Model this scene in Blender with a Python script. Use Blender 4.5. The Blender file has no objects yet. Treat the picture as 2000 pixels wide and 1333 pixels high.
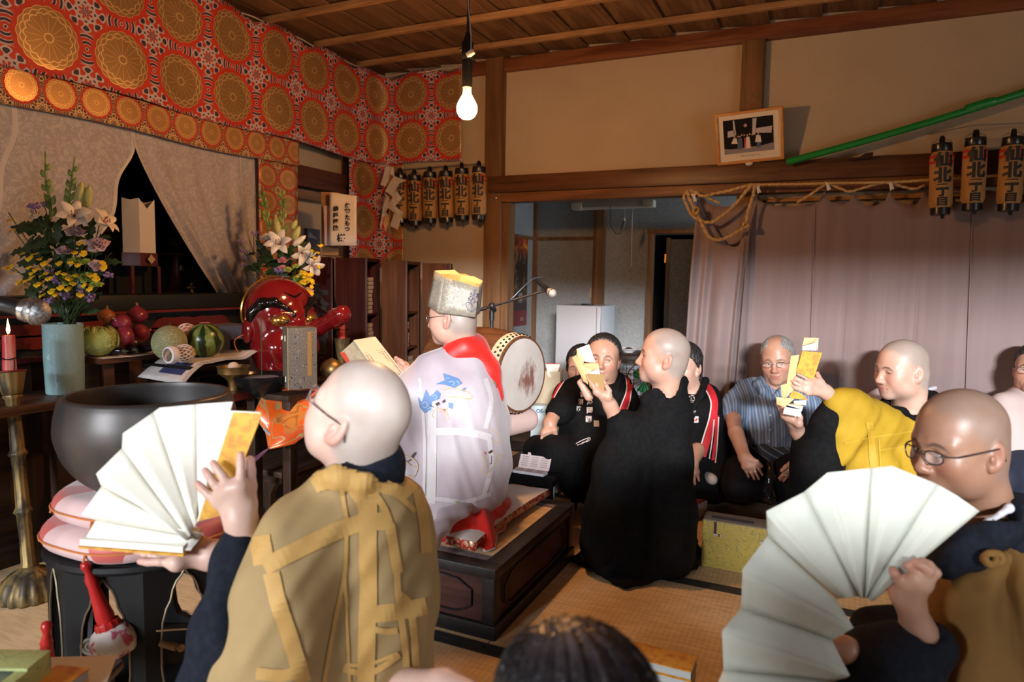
import bpy,bmesh,math,random
import numpy as np
from math import sin,cos,pi,radians,sqrt,atan2,hypot
from mathutils import Vector,Matrix
random.seed(7);np.random.seed(7)
SC=bpy.context.scene
COL=SC.collection
H,FPX,YAW,PITCH,ROLL=1.20,1347.3,0.4303,0.08814,0.01652
def _cam_axes():
 f0=Vector((-sin(YAW),cos(YAW),0));r0=Vector((cos(YAW),sin(YAW),0));u0=Vector((0,0,1))
 f=f0*cos(PITCH)-u0*sin(PITCH);u=u0*cos(PITCH)+f0*sin(PITCH)
 return r0*cos(ROLL)+u*sin(ROLL),u*cos(ROLL)-r0*sin(ROLL),f
CR,CU,CF=_cam_axes()
EYE=Vector((0,0,H))
cam_data=bpy.data.cameras.new('camera')
cam_data.sensor_width=36.0
cam_data.lens=36.0*FPX/2000
cam_data.clip_start=0.05
cam_data.dof.use_dof=True
cam_data.dof.focus_distance=2.8
cam_data.dof.aperture_fstop=3.2
cam=bpy.data.objects.new('camera',cam_data)
cam.matrix_world=Matrix(((CR.x,CU.x,-CF.x,0),(CR.y,CU.y,-CF.y,0),(CR.z,CU.z,-CF.z,H),(0,0,0,1)))
COL.objects.link(cam)
SC.camera=cam
SC.view_settings.view_transform='Standard'
SC.view_settings.look='None'
SC.view_settings.gamma=1.0
SC.view_settings.use_curve_mapping=False
SC.view_settings.exposure=0.0
world=bpy.data.worlds.new('world');SC.world=world
world.use_nodes=True
bg=world.node_tree.nodes['Background']
bg.inputs[0].default_value=(0.62,0.78,1.0,1)
bg.inputs[1].default_value=0.09
def area_light(name,loc,target,sx,sy,watts,color):
 l=bpy.data.lights.new(name,'AREA');l.shape='RECTANGLE';l.size=sx;l.size_y=sy
 l.energy=watts;l.color=color
 o=bpy.data.objects.new(name,l);COL.objects.link(o)
 o.location=loc
 o.rotation_euler=(Vector(target)-Vector(loc)).to_track_quat('-Z','Y').to_euler()
 return o
area_light('garden_daylight',(3.9,-7.7,3.41),(0.1,4.33,0.8),1.8,0.38,2900,(0.95,0.97,1.0))
area_light('veranda_daylight',(-2.0,-6.2,2.6),(-0.8,1.3,0.9),2.6,1.1,950,(0.90,0.95,1.0))
area_light('side_door_daylight',(3.3,0.6,1.15),(0.3,1.6,0.9),1.2,0.9,26,(0.90,0.95,1.0))
BULB_POWER=720.0
def ray(px,py):
 return CR*((px-1000)/FPX)-CU*((py-666.5)/FPX)+CF
def atZ(px,py,z=0.0):
 d=ray(px,py);return EYE+d*((z-H)/d.z)
def atY(px,py,y):
 d=ray(px,py);return EYE+d*(y/d.y)
def atX(px,py,x):
 d=ray(px,py);return EYE+d*(x/d.x)
def atD(px,py,D):
 return EYE+ray(px,py)*D
class V:
 def __init__(s,nt,k):s.nt,s.k=nt,k
 def __add__(a,b):return op(a.nt,'ADD',a,b)
 __radd__=__add__
 def __sub__(a,b):return op(a.nt,'SUBTRACT',a,b)
 def __rsub__(a,b):return op(a.nt,'SUBTRACT',b,a)
 def __mul__(a,b):return op(a.nt,'MULTIPLY',a,b)
 __rmul__=__mul__
 def __truediv__(a,b):return op(a.nt,'DIVIDE',a,b)
 def lt(a,b):return op(a.nt,'LESS_THAN',a,b)
 def gt(a,b):return op(a.nt,'GREATER_THAN',a,b)
 def fn(a,name,*r):return op(a.nt,name,a,*r)
def op(nt,name,*args):
 n=nt.nodes.new('ShaderNodeMath');n.operation=name
 for i,a in enumerate(args):
  if isinstance(a,V):nt.links.new(a.k,n.inputs[i])
  else:n.inputs[i].default_value=a
 return V(nt,n.outputs[0])
def mixc(nt,fac,a,b):
 n=nt.nodes.new('ShaderNodeMix');n.data_type='RGBA'
 for i,x in((0,fac),(6,a),(7,b)):
  if isinstance(x,V):nt.links.new(x.k,n.inputs[i])
  elif i==0:n.inputs[0].default_value=x
  else:n.inputs[i].default_value=(*x[:3],1)
 return V(nt,n.outputs[2])
def smooth(nt,x,lo,hi):
 n=nt.nodes.new('ShaderNodeMapRange');n.interpolation_type='SMOOTHSTEP'
 nt.links.new(x.k,n.inputs[0]);n.inputs[1].default_value=lo;n.inputs[2].default_value=hi
 return V(nt,n.outputs[0])
MATS={}
def new_mat(name,rough=0.6,metallic=0.0,spec=0.5):
 m=bpy.data.materials.new(name);m.use_nodes=True
 nt=m.node_tree;b=nt.nodes['Principled BSDF']
 b.inputs['Roughness'].default_value=rough
 b.inputs['Metallic'].default_value=metallic
 b.inputs['Specular IOR Level'].default_value=spec
 MATS[name]=m
 return m,nt,b
def coords(nt,kind='Object'):
 n=nt.nodes.new('ShaderNodeTexCoord');return n.outputs[kind]
def xyz(nt,sock):
 n=nt.nodes.new('ShaderNodeSeparateXYZ');nt.links.new(sock,n.inputs[0])
 return[V(nt,n.outputs[i])for i in range(3)]
def noise(nt,sock,scale=5.0,detail=3.0,rough=0.5,stretch=None,dist=0.0):
 if stretch:
  mp=nt.nodes.new('ShaderNodeMapping');mp.inputs['Scale'].default_value=stretch
  nt.links.new(sock,mp.inputs[0]);sock=mp.outputs[0]
 n=nt.nodes.new('ShaderNodeTexNoise');nt.links.new(sock,n.inputs['Vector'])
 n.inputs['Scale'].default_value=scale;n.inputs['Detail'].default_value=detail
 n.inputs['Roughness'].default_value=rough;n.inputs['Distortion'].default_value=dist
 return V(nt,n.outputs[0])
def setc(nt,b,v):nt.links.new(v.k,b.inputs['Base Color'])
def bump(nt,b,v,strength=0.3,dist=0.01):
 n=nt.nodes.new('ShaderNodeBump');n.inputs['Strength'].default_value=strength
 n.inputs['Distance'].default_value=dist
 nt.links.new(v.k,n.inputs['Height']);nt.links.new(n.outputs[0],b.inputs['Normal'])
def M(name,col,rough=0.6,metallic=0.0,col2=None,scale=8.0,stretch=None,bumps=0.0,detail=4.0,spec=0.5,lo=0.35,hi=0.65,emit=None,alpha=None,sheen=0.0,coat=0.0,sss=0.0,bd=0.01,trans=0.0):
 """plain or two-tone noise material"""
 if name in MATS:return MATS[name]
 m,nt,b=new_mat(name,rough,metallic,spec)
 b.inputs['Base Color'].default_value=(*col,1)
 c=coords(nt)
 if col2 is not None or bumps:
  n=noise(nt,c,scale,detail,0.55,stretch)
  if col2 is not None:setc(nt,b,mixc(nt,smooth(nt,n,lo,hi),col,col2))
  if bumps:bump(nt,b,n,bumps,bd)
 if emit:
  b.inputs['Emission Color'].default_value=(*emit[0],1);b.inputs['Emission Strength'].default_value=emit[1]
 if alpha is not None:b.inputs['Alpha'].default_value=alpha
 if sheen:b.inputs['Sheen Weight'].default_value=sheen
 if coat:b.inputs['Coat Weight'].default_value=coat
 if sss:b.inputs['Subsurface Weight'].default_value=sss;b.inputs['Subsurface Radius'].default_value=(0.012,0.005,0.003)
 if trans:b.inputs['Transmission Weight'].default_value=trans
 return m
def wood(name,dark,light,axis='Z',scale=3.0,rough=0.45,fine=14.0,bumps=0.15,coat=0.0,spec=0.3):
 if name in MATS:return MATS[name]
 m,nt,b=new_mat(name,rough,0,spec)
 c=coords(nt)
 st={'X':(0.12,1,1),'Y':(1,0.12,1),'Z':(1,1,0.08)}[axis]
 n1=noise(nt,c,scale*4,4,0.6,st,0.6)
 n2=noise(nt,c,fine*5,3,0.6,tuple(x*(0.35 if x<1 else 1)for x in st))
 v=n1*0.7+n2*0.3
 setc(nt,b,mixc(nt,smooth(nt,v,0.36,0.62),dark,light))
 bump(nt,b,n2,bumps,0.004)
 if coat:b.inputs['Coat Weight'].default_value=coat
 return m
class MB:
 def __init__(s):s.v,s.f,s.uv,s.col,s.mi,s.cm=[],[],{},None,[],0
 def add(s,vs,fs,uvs=None):
  o=len(s.v);s.v+=[tuple(p)for p in vs]
  for k,f in enumerate(fs):
   if uvs is not None:s.uv[len(s.f)]=[uvs[i]for i in f]
   s.f.append(tuple(i+o for i in f));s.mi.append(s.cm)
  return s
 def box(s,c,d,R=None):
  x,y,z=d[0]/2,d[1]/2,d[2]/2
  vs=[Vector((i*x,j*y,k*z))for i in(-1,1)for j in(-1,1)for k in(-1,1)]
  if R is not None:vs=[R@v for v in vs]
  vs=[v+Vector(c)for v in vs]
  return s.add(vs,[(0,1,3,2),(4,6,7,5),(0,4,5,1),(2,3,7,6),(0,2,6,4),(1,5,7,3)])
 def span(s,a,b):
  return s.box([(p+q)/2 for p,q in zip(a,b)],[abs(q-p)for p,q in zip(a,b)])
 def bevbox(s,c,d,r=0.005,R=None):
  """box with chamfered edges"""
  bm=bmesh.new();bmesh.ops.create_cube(bm,size=1)
  for v in bm.verts:v.co=Vector((v.co.x*d[0],v.co.y*d[1],v.co.z*d[2]))
  bmesh.ops.bevel(bm,geom=bm.edges[:],offset=r,segments=2,affect='EDGES',profile=0.6)
  vs=[v.co.copy()for v in bm.verts];bm.verts.index_update()
  if R is not None:vs=[R@v for v in vs]
  fs=[[v.index for v in f.verts]for f in bm.faces];bm.free()
  return s.add([v+Vector(c)for v in vs],fs)
 def lathe(s,prof,c=(0,0,0),n=32,R=None,caps=True,wob=None):
  """prof: (radius, z) list"""
  vs=[];c=Vector(c)
  for r,z in prof:
   for i in range(n):
    t=2*pi*i/n;rr=r*(wob(t,z)if wob else 1)
    p=Vector((rr*cos(t),rr*sin(t),z));vs.append((R@p if R is not None else p)+c)
  fs=[]
  for k in range(len(prof)-1):
   for i in range(n):
    j=(i+1)%n;fs.append((k*n+i,k*n+j,(k+1)*n+j,(k+1)*n+i))
  if caps:
   fs.append(tuple(range(n-1,-1,-1)));fs.append(tuple((len(prof)-1)*n+i for i in range(n)))
  return s.add(vs,fs)
 def tube(s,pts,r,n=10,caps=True,flat=1.0,up=None):
  pts=[Vector(p)for p in pts];rs=r if isinstance(r,(list,tuple))else[r]*len(pts)
  vs=[];prev=None
  for i,p in enumerate(pts):
   t=(pts[min(i+1,len(pts)-1)]-pts[max(i-1,0)])
   t=t.normalized()if t.length>1e-9 else Vector((0,0,1))
   if prev is None:
    a=Vector(up)if up is not None else(Vector((0,0,1))if abs(t.z)<0.9 else Vector((1,0,0)))
    u=(a-t*a.dot(t)).normalized()
   else:u=(prev-t*prev.dot(t)).normalized()
   prev=u;w=t.cross(u)
   for k in range(n):
    q=2*pi*k/n;vs.append(p+(u*cos(q)*flat+w*sin(q))*rs[i])
  fs=[]
  for i in range(len(pts)-1):
   for k in range(n):
    j=(k+1)%n;fs.append((i*n+k,i*n+j,(i+1)*n+j,(i+1)*n+k))
  if caps:fs.append(tuple(range(n-1,-1,-1)));fs.append(tuple((len(pts)-1)*n+k for k in range(n)))
  return s.add(vs,fs)
 def prism(s,poly,d):
  """poly: 3-D points of a flat outline, d: extrusion vector"""
  n=len(poly);d=Vector(d);vs=[Vector(p)for p in poly];vs+=[p+d for p in vs]
  fs=[tuple(range(n)),tuple(range(2*n-1,n-1,-1))]
  fs+=[(i,n+i,n+(i+1)%n,(i+1)%n)for i in range(n)]
  return s.add(vs,fs)
 def grid(s,fn,nu,nv,uv=None,wrap=False):
  vs,uvs=[],[]
  for j in range(nv+1):
   for i in range(nu+1):
    u,v=i/nu,j/nv;vs.append(fn(u,v));uvs.append(uv(u,v)if uv else(u,v))
  fs=[(j*(nu+1)+i,j*(nu+1)+i+1,(j+1)*(nu+1)+i+1,(j+1)*(nu+1)+i)for j in range(nv)for i in range(nu)]
  return s.add(vs,fs,uvs)
 def ball(s,c,r,nu=20,nv=12,R=None,fn=None):
  r=(r,r,r)if isinstance(r,(int,float))else r
  vs=[];c=Vector(c)
  for j in range(nv+1):
   ph=pi*j/nv
   for i in range(nu):
    t=2*pi*i/nu;d=Vector((sin(ph)*cos(t),sin(ph)*sin(t),cos(ph)))
    k=fn(d)if fn else 1.0
    p=Vector((d.x*r[0],d.y*r[1],d.z*r[2]))*k
    vs.append((R@p if R is not None else p)+c)
  fs=[]
  for j in range(nv):
   for i in range(nu):
    k=(i+1)%nu;fs.append((j*nu+i,(j+1)*nu+i,(j+1)*nu+k,j*nu+k))
  return s.add(vs,fs)
 def mesh(s,name,off=(0,0,0)):
  me=bpy.data.meshes.new(name)
  a=np.array(s.v,dtype=np.float64).reshape(-1,3)-np.array(off)
  me.from_pydata(a.tolist(),[],s.f)
  if s.uv:
   l=me.uv_layers.new(name='UVMap')
   for fi,uvs in s.uv.items():
    p=me.polygons[fi]
    for k,li in enumerate(p.loop_indices):l.data[li].uv=uvs[k]
  if s.col is not None:
   at=me.color_attributes.new('paint','FLOAT_COLOR','POINT')
   at.data.foreach_set('color',np.asarray(s.col,dtype=np.float32).ravel())
  if any(s.mi):me.polygons.foreach_set('material_index',s.mi)
  me.validate();me.update()
  return me
def finish(me,mats,smooth_deg=40):
 for m in(mats if isinstance(mats,(list,tuple))else[mats]):me.materials.append(m)
 if smooth_deg:
  me.polygons.foreach_set('use_smooth',[True]*len(me.polygons))
  if smooth_deg<180:me.set_sharp_from_angle(angle=radians(smooth_deg))
 me.update()
def tag(o,label=None,cat=None,group=None,kind=None):
 for k,v in(('label',label),('category',cat),('group',group),('kind',kind)):
  if v:o[k]=v
 return o
def thing(name,label,cat,loc=(0,0,0),group=None):
 o=bpy.data.objects.new(name,None);COL.objects.link(o);o.location=loc
 o.empty_display_size=0.05
 return tag(o,label,cat,group)
def origin_of(o):
 p=Vector((0,0,0))
 while o is not None:p+=o.location;o=o.parent
 return p
def part(name,mb,mats,parent,smooth_deg=40,solid=0.0,label=None,kind=None,sub=0):
 me=mb if isinstance(mb,bpy.types.Mesh)else mb.mesh(name,origin_of(parent))
 finish(me,mats,smooth_deg)
 o=bpy.data.objects.new(name,me);COL.objects.link(o);o.parent=parent
 if solid:
  md=o.modifiers.new('thickness','SOLIDIFY');md.thickness=solid;md.offset=0
 if label:o['label']=label
 if kind:o['kind']=kind
 return o
def solo(name,mb,mats,label=None,cat=None,group=None,kind=None,smooth_deg=40,solid=0.0,loc=None):
 a=np.array(mb.v);lo,hi=a.min(0),a.max(0)
 loc=Vector(loc)if loc is not None else Vector(((lo[0]+hi[0])/2,(lo[1]+hi[1])/2,lo[2]))
 me=mb.mesh(name,loc);finish(me,mats,smooth_deg)
 o=bpy.data.objects.new(name,me);COL.objects.link(o);o.location=loc
 if solid:
  md=o.modifiers.new('thickness','SOLIDIFY');md.thickness=solid;md.offset=0
 return tag(o,label,cat,group,kind)
def dup(root,loc=None,rot=None,label=None,group=None,scale=None):
 r=root.copy();COL.objects.link(r)
 if loc is not None:r.location=loc
 if rot is not None:r.rotation_euler=rot
 if scale is not None:r.scale=scale
 if label:r['label']=label
 if group:r['group']=group
 for ch in list(root.children):
  c=ch.copy();COL.objects.link(c);c.parent=r
  for g in ch.children:
   d=g.copy();COL.objects.link(d);d.parent=c
 return r
def structure(name,mb,mats,smooth_deg=30,**k):
 return solo(name,mb,mats,kind='structure',smooth_deg=smooth_deg,loc=(0,0,0),**k)
def spline(pts,n=8):
 """Catmull-Rom through points"""
 P=[Vector(p)for p in pts];P=[P[0]*2-P[1]]+P+[P[-1]*2-P[-2]];out=[]
 for i in range(1,len(P)-2):
  for k in range(n):
   t=k/n;a,b,c,d=P[i-1],P[i],P[i+1],P[i+2]
   out.append(0.5*((2*b)+(c-a)*t+(2*a-5*b+4*c-d)*t*t+(3*b-a-3*c+d)*t**3))
 out.append(P[-2]);return out
def rotz(a):return Matrix.Rotation(a,3,'Z')
def frame(x,y,z=None):
 """rotation whose columns are x, y, x*y (orthonormalised)"""
 y=Vector(y).normalized();x=Vector(x);x=(x-y*x.dot(y)).normalized();z=x.cross(y)
 return Matrix(((x.x,y.x,z.x),(x.y,y.y,z.y),(x.z,y.z,z.z)))
def text_mb(txt,size=0.1,bold=0.0,vertical=False,extr=0.0,cuts=0,lead=1.0,align='CENTER',shear=0.0):
 cu=bpy.data.curves.new('txt','FONT')
 cu.body='\n'.join(txt)if vertical else txt
 cu.size=size;cu.align_x=align;cu.align_y='CENTER';cu.offset=bold;cu.extrude=extr
 cu.space_line=lead;cu.shear=shear;cu.resolution_u=3
 ob=bpy.data.objects.new('txt',cu);COL.objects.link(ob)
 dg=bpy.context.evaluated_depsgraph_get();dg.update()
 me=bpy.data.meshes.new_from_object(ob.evaluated_get(dg))
 bpy.data.objects.remove(ob);bpy.data.curves.remove(cu)
 bm=bmesh.new();bm.from_mesh(me);bpy.data.meshes.remove(me)
 if cuts:
  xs=[v.co.x for v in bm.verts]
  if xs:
   lo,hi=min(xs),max(xs)
   for k in range(1,cuts):
    bmesh.ops.bisect_plane(bm,geom=bm.verts[:]+bm.edges[:]+bm.faces[:],plane_co=(lo+(hi-lo)*k/cuts,0,0),plane_no=(1,0,0))
 bm.verts.index_update()
 vs=[v.co.copy()for v in bm.verts];fs=[[v.index for v in f.verts]for f in bm.faces]
 bm.free()
 return vs,fs
class SDF:
 def __init__(s,lo,hi,h):
  s.lo=np.array(lo,float);s.h=h
  s.n=np.maximum(4,np.ceil((np.array(hi,float)-s.lo)/h).astype(int)+1)
  s.f=np.full(s.n,0.5,dtype=np.float32)
  s.ax=[s.lo[i]+h*np.arange(s.n[i])for i in range(3)]
 def _sub(s,lo,hi,pad):
  a=np.clip(np.floor((np.array(lo)-pad-s.lo)/s.h).astype(int),0,s.n-1)
  b=np.clip(np.ceil((np.array(hi)+pad-s.lo)/s.h).astype(int)+1,1,s.n)
  sl=tuple(slice(a[i],b[i])for i in range(3))
  if any(b[i]<=a[i]for i in range(3)):return None,None
  X,Y,Z=np.meshgrid(*[s.ax[i][sl[i]]for i in range(3)],indexing='ij',sparse=True)
  return sl,(X,Y,Z)
 def _put(s,sl,d,k,sub=False):
  f=s.f[sl]
  if sub:d=-d;hh=np.clip(0.5-0.5*(d-f)/k,0,1);s.f[sl]=d*(1-hh)+f*hh+k*hh*(1-hh)if False else np.maximum(f,d)+np.maximum(k-np.abs(f-d),0)**2/(4*k)
  else:s.f[sl]=np.minimum(f,d)-np.maximum(k-np.abs(f-d),0)**2/(4*k)
 def cone(s,a,b,ra,rb,k=0.02,sub=False):
  a=np.array(a,float);b=np.array(b,float);r=max(ra,rb)
  sl,g=s._sub(np.minimum(a,b)-r,np.maximum(a,b)+r,2*k+2*s.h)
  if sl is None:return s
  ba=b-a;L2=max(float(ba@ba),1e-12)
  px,py,pz=g[0]-a[0],g[1]-a[1],g[2]-a[2]
  t=np.clip((px*ba[0]+py*ba[1]+pz*ba[2])/L2,0,1)
  d=np.sqrt((px-t*ba[0])**2+(py-t*ba[1])**2+(pz-t*ba[2])**2)-(ra+(rb-ra)*t)
  s._put(sl,d,k,sub);return s
 def ell(s,c,r,k=0.02,R=None,sub=False):
  c=np.array(c,float);r=np.array(r,float);m=r.max()if R is not None else r
  sl,g=s._sub(c-m,c+m,2*k+2*s.h)
  if sl is None:return s
  p=[g[i]-c[i]for i in range(3)]
  if R is not None:
   R=np.array(R);p=[p[0]*R[0,i]+p[1]*R[1,i]+p[2]*R[2,i]for i in range(3)]
  k0=np.sqrt((p[0]/r[0])**2+(p[1]/r[1])**2+(p[2]/r[2])**2)
  k1=np.sqrt((p[0]/r[0]**2)**2+(p[1]/r[1]**2)**2+(p[2]/r[2]**2)**2)
  d=k0*(k0-1)/np.maximum(k1,1e-6)
  s._put(sl,d,k,sub);return s
 def box(s,c,hd,rad=0.01,k=0.02,R=None,sub=False):
  c=np.array(c,float);hd=np.array(hd,float);m=np.linalg.norm(hd)if R is not None else hd
  sl,g=s._sub(c-m-rad,c+m+rad,2*k+2*s.h)
  if sl is None:return s
  p=[g[i]-c[i]for i in range(3)]
  if R is not None:
   R=np.array(R);p=[p[0]*R[0,i]+p[1]*R[1,i]+p[2]*R[2,i]for i in range(3)]
  q=[np.abs(p[i])-hd[i]+rad for i in range(3)]
  d=np.sqrt(np.maximum(q[0],0)**2+np.maximum(q[1],0)**2+np.maximum(q[2],0)**2)+np.minimum(np.maximum(np.maximum(q[0],q[1]),q[2]),0)-rad
  s._put(sl,d,k,sub);return s
 def chain(s,pts,rs,k=0.02):
  for i in range(len(pts)-1):s.cone(pts[i],pts[i+1],rs[i],rs[i+1],k)
  return s
 def above(s,z):
  Z=s.ax[2][None,None,:];s.f=np.maximum(s.f,z-Z).astype(np.float32);return s
 def clip(s,point,normal):
  n=np.array(normal,float);n/=np.linalg.norm(n);p=np.array(point,float)
  d=(s.ax[0][:,None,None]-p[0])*n[0]+(s.ax[1][None,:,None]-p[1])*n[1]+(s.ax[2][None,None,:]-p[2])*n[2]
  s.f=np.maximum(s.f,d).astype(np.float32);return s
 def surf(s):
  """surface nets -> (verts, quads)"""
  f=s.f;n=f.shape;ins=f<0
  cnt=np.zeros([k-1 for k in n],np.float32);acc=[np.zeros_like(cnt)for _ in range(3)]
  C=lambda a,o:a[o[0]:n[0]-1+o[0],o[1]:n[1]-1+o[1],o[2]:n[2]-1+o[2]]
  for ax in range(3):
   for o1 in(0,1):
    for o2 in(0,1):
     oa=[0,0,0];oth=[i for i in range(3)if i!=ax];oa[oth[0]]=o1;oa[oth[1]]=o2
     ob=list(oa);ob[ax]=1
     A,B=C(f,oa),C(f,ob);x=C(ins,oa)!=C(ins,ob)
     t=np.where(x,A/np.where(x,A-B,1),0)
     cnt+=x
     for i in range(3):
      acc[i]+=np.where(x,(t if i==ax else oa[i]),0)
  m=cnt>0;idx=np.full(cnt.shape,-1,np.int64);idx[m]=np.arange(int(m.sum()))
  ii=np.nonzero(m)
  vs=np.stack([s.lo[i]+s.h*(ii[i]+acc[i][m]/cnt[m])for i in range(3)],1)
  quads=[]
  for ax in range(3):
   o=[i for i in range(3)if i!=ax]
   sl0=[slice(None)]*3;sl1=[slice(None)]*3
   sl0[ax]=slice(0,n[ax]-1);sl1[ax]=slice(1,n[ax])
   for d in o:sl0[d]=slice(1,n[d]-1);sl1[d]=slice(1,n[d]-1)
   a,b=ins[tuple(sl0)],ins[tuple(sl1)];x=np.nonzero(a!=b)
   if len(x[0])==0:continue
   pos=[x[0].copy(),x[1].copy(),x[2].copy()]
   def cell(d1,d2):
    q=list(pos);q[o[0]]=pos[o[0]]+d1;q[o[1]]=pos[o[1]]+d2
    return idx[q[0],q[1],q[2]]
   q=np.stack([cell(0,0),cell(1,0),cell(1,1),cell(0,1)],1)
   flip=a[x]if ax!=1 else~a[x]
   q[~flip]=q[~flip][:,::-1]
   quads.append(q)
  q=np.concatenate(quads);q=q[(q>=0).all(1)]
  lab=np.arange(len(vs));a=np.concatenate([q[:,0],q[:,1],q[:,2]]);b=np.concatenate([q[:,1],q[:,2],q[:,3]])
  while True:
   l0=lab.copy();m=np.minimum(lab[a],lab[b]);np.minimum.at(lab,a,m);np.minimum.at(lab,b,m);lab=lab[lab]
   if(lab==l0).all():break
  size=np.bincount(lab[q[:,0]],minlength=len(vs));q=q[size[lab[q[:,0]]]>60]
  u,inv=np.unique(q,return_inverse=True)
  return vs[u],inv.reshape(q.shape)
def relax(vs,q,it=2,lam=0.5):
 """Laplacian smoothing over the quad edges"""
 e=np.concatenate([q[:,[0,1]],q[:,[1,2]],q[:,[2,3]],q[:,[3,0]]])
 e=np.concatenate([e,e[:,::-1]])
 for _ in range(it):
  s=np.zeros_like(vs);c=np.zeros(len(vs))
  for i in range(3):s[:,i]=np.bincount(e[:,0],weights=vs[e[:,1],i],minlength=len(vs))
  c=np.bincount(e[:,0],minlength=len(vs)).astype(float);c[c==0]=1
  vs=vs+lam*(s/c[:,None]-vs)
 return vs
def normals(vs,q):
 n=np.cross(vs[q[:,2]]-vs[q[:,0]],vs[q[:,3]]-vs[q[:,1]])
 out=np.zeros_like(vs)
 for k in range(4):
  for i in range(3):out[:,i]+=np.bincount(q[:,k],weights=n[:,i],minlength=len(vs))
 return out/np.maximum(np.linalg.norm(out,axis=1,keepdims=True),1e-12)
def np_mesh(name,vs,q,off=(0,0,0),col=None):
 me=bpy.data.meshes.new(name)
 vs=np.asarray(vs,np.float32)-np.asarray(off,np.float32);q=np.asarray(q,np.int32)
 me.vertices.add(len(vs));me.vertices.foreach_set('co',vs.ravel())
 me.loops.add(q.size);me.loops.foreach_set('vertex_index',q.ravel())
 me.polygons.add(len(q));me.polygons.foreach_set('loop_start',np.arange(0,q.size,4,dtype=np.int32))
 if col is not None:
  at=me.color_attributes.new('paint','FLOAT_COLOR','POINT')
  c=np.ones((len(vs),4),np.float32);c[:,:3]=col
  at.data.foreach_set('color',c.ravel())
 me.update(calc_edges=True);me.validate()
 return me
# SETTING
WX,WY=-3.125,4.43
ZC=2.72
PLASTER=M('plaster',(0.44,0.35,0.245),0.9,col2=(0.39,0.30,0.205),scale=1.6,bumps=0.08,detail=8,lo=0.3,hi=0.75)
GREYWALL=M('grey_wall',(0.30,0.31,0.31),0.95,col2=(0.24,0.25,0.25),scale=90,bumps=0.25,detail=2)
POSTW=wood('post_wood',(0.10,0.045,0.018),(0.20,0.10,0.042),'Z',rough=0.55)
BEAMW=wood('beam_wood',(0.045,0.017,0.008),(0.11,0.045,0.018),'X',rough=0.4)
KAMOIW=wood('kamoi_wood',(0.10,0.038,0.015),(0.20,0.085,0.035),'X',rough=0.45)
MOULDW=wood('moulding_wood',(0.10,0.028,0.012),(0.20,0.07,0.028),'X',rough=0.45)
MOULDY=wood('moulding_wood_long',(0.035,0.014,0.008),(0.08,0.035,0.018),'Y',rough=0.5)
BOARDW=wood('ceiling_board_wood',(0.085,0.040,0.018),(0.19,0.10,0.048),'Y',rough=0.7)
BATTENW=wood('ceiling_batten_wood',(0.20,0.10,0.04),(0.36,0.20,0.09),'X',rough=0.65)
DARKW=wood('dark_wood',(0.018,0.010,0.007),(0.05,0.026,0.017),'Y',rough=0.4)
DARKWZ=wood('dark_wood_upright',(0.018,0.010,0.007),(0.05,0.026,0.017),'Z',rough=0.4)
BLACK=M('black_lacquer',(0.008,0.0075,0.008),0.25,spec=0.35)
BLACKM=M('black_matt',(0.008,0.008,0.009),0.6,spec=0.2)
fl=structure('floor',MB().span((-4.6,-2.2,-0.10),(3.2,6.2,-0.055)),M('underfloor',(0.10,0.08,0.06),0.9))
def tatami_material():
 m,nt,b=new_mat('tatami',0.75,0,0.25)
 c=coords(nt);x,y,z=xyz(nt,c)
 w1=(y*1250.0).fn('SINE');w2=(x*330.0).fn('SINE')
 n=noise(nt,c,3.0,4,0.6);n2=noise(nt,c,60.0,2,0.5,(0.15,1,1))
 f=smooth(nt,n*0.6+n2*0.4+w1*0.03+w2*0.03,0.36,0.64)
 setc(nt,b,mixc(nt,f,(0.52,0.37,0.21),(0.72,0.54,0.33)))
 bump(nt,b,w1*0.4+w2*0.6,0.35,0.0012)
 return m
TATAMI=tatami_material()
HERI=M('mat_border_cloth',(0.016,0.016,0.020),0.75,col2=(0.028,0.027,0.030),scale=200)
TL,TW=1.63,0.815
_m=None
for r in range(-5,3):
 for c in range(-1,4):
  y0=1.926+TW*r;x0=-2.60+TL*(c-0)+(0.0 if r%2==0 else-0.815)
  if x0+TL<-3.3 or x0>3.1:continue
  if _m is None:
   _m=MB().span((0.002,0.002,-0.052),(TL-0.002,TW-0.002,0.0)).mesh('tatami_mat');finish(_m,TATAMI,0)
   _b1=MB().span((0.002,0.002,-0.02),(TL-0.002,0.030,0.0022)).mesh('mat_border');finish(_b1,HERI,0)
   _b2=MB().span((0.002,TW-0.030,-0.02),(TL-0.002,TW-0.002,0.0022)).mesh('mat_border');finish(_b2,HERI,0)
  o=bpy.data.objects.new('tatami_mat',_m);COL.objects.link(o);o.parent=fl;o.location=(x0,y0,0)
  for bm_ in(_b1,_b2):
   q=bpy.data.objects.new('mat_border',bm_);COL.objects.link(q);q.parent=o
structure('floor_back_room',MB().span((-2.6,4.60,-0.054),(1.2,6.2,-0.012)),wood('back_floor',(0.10,0.06,0.035),(0.20,0.13,0.08),'X'))
ce=structure('ceiling',MB().span((-3.5,-2.2,ZC+0.03),(3.2,4.62,ZC+0.06)),M('ceiling_dark',(0.05,0.03,0.02),0.9))
BWID=0.278
_m=MB().add([(0,-2.2,0.016),(BWID+0.02,-2.2,-0.004),(BWID+0.02,4.5,-0.004),(0,4.5,0.016),(0,-2.2,0.026),(BWID+0.02,-2.2,0.006),(BWID+0.02,4.5,0.006),(0,4.5,0.026)],[(0,3,2,1),(4,5,6,7),(0,1,5,4),(1,2,6,5),(2,3,7,6),(3,0,4,7)]).mesh('ceiling_board')
finish(_m,BOARDW,0)
for k in range(23):
 o=bpy.data.objects.new('ceiling_board',_m);COL.objects.link(o);o.parent=ce
 o.location=(-3.20+BWID*k,random.uniform(-0.1,0.0),ZC)
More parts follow.
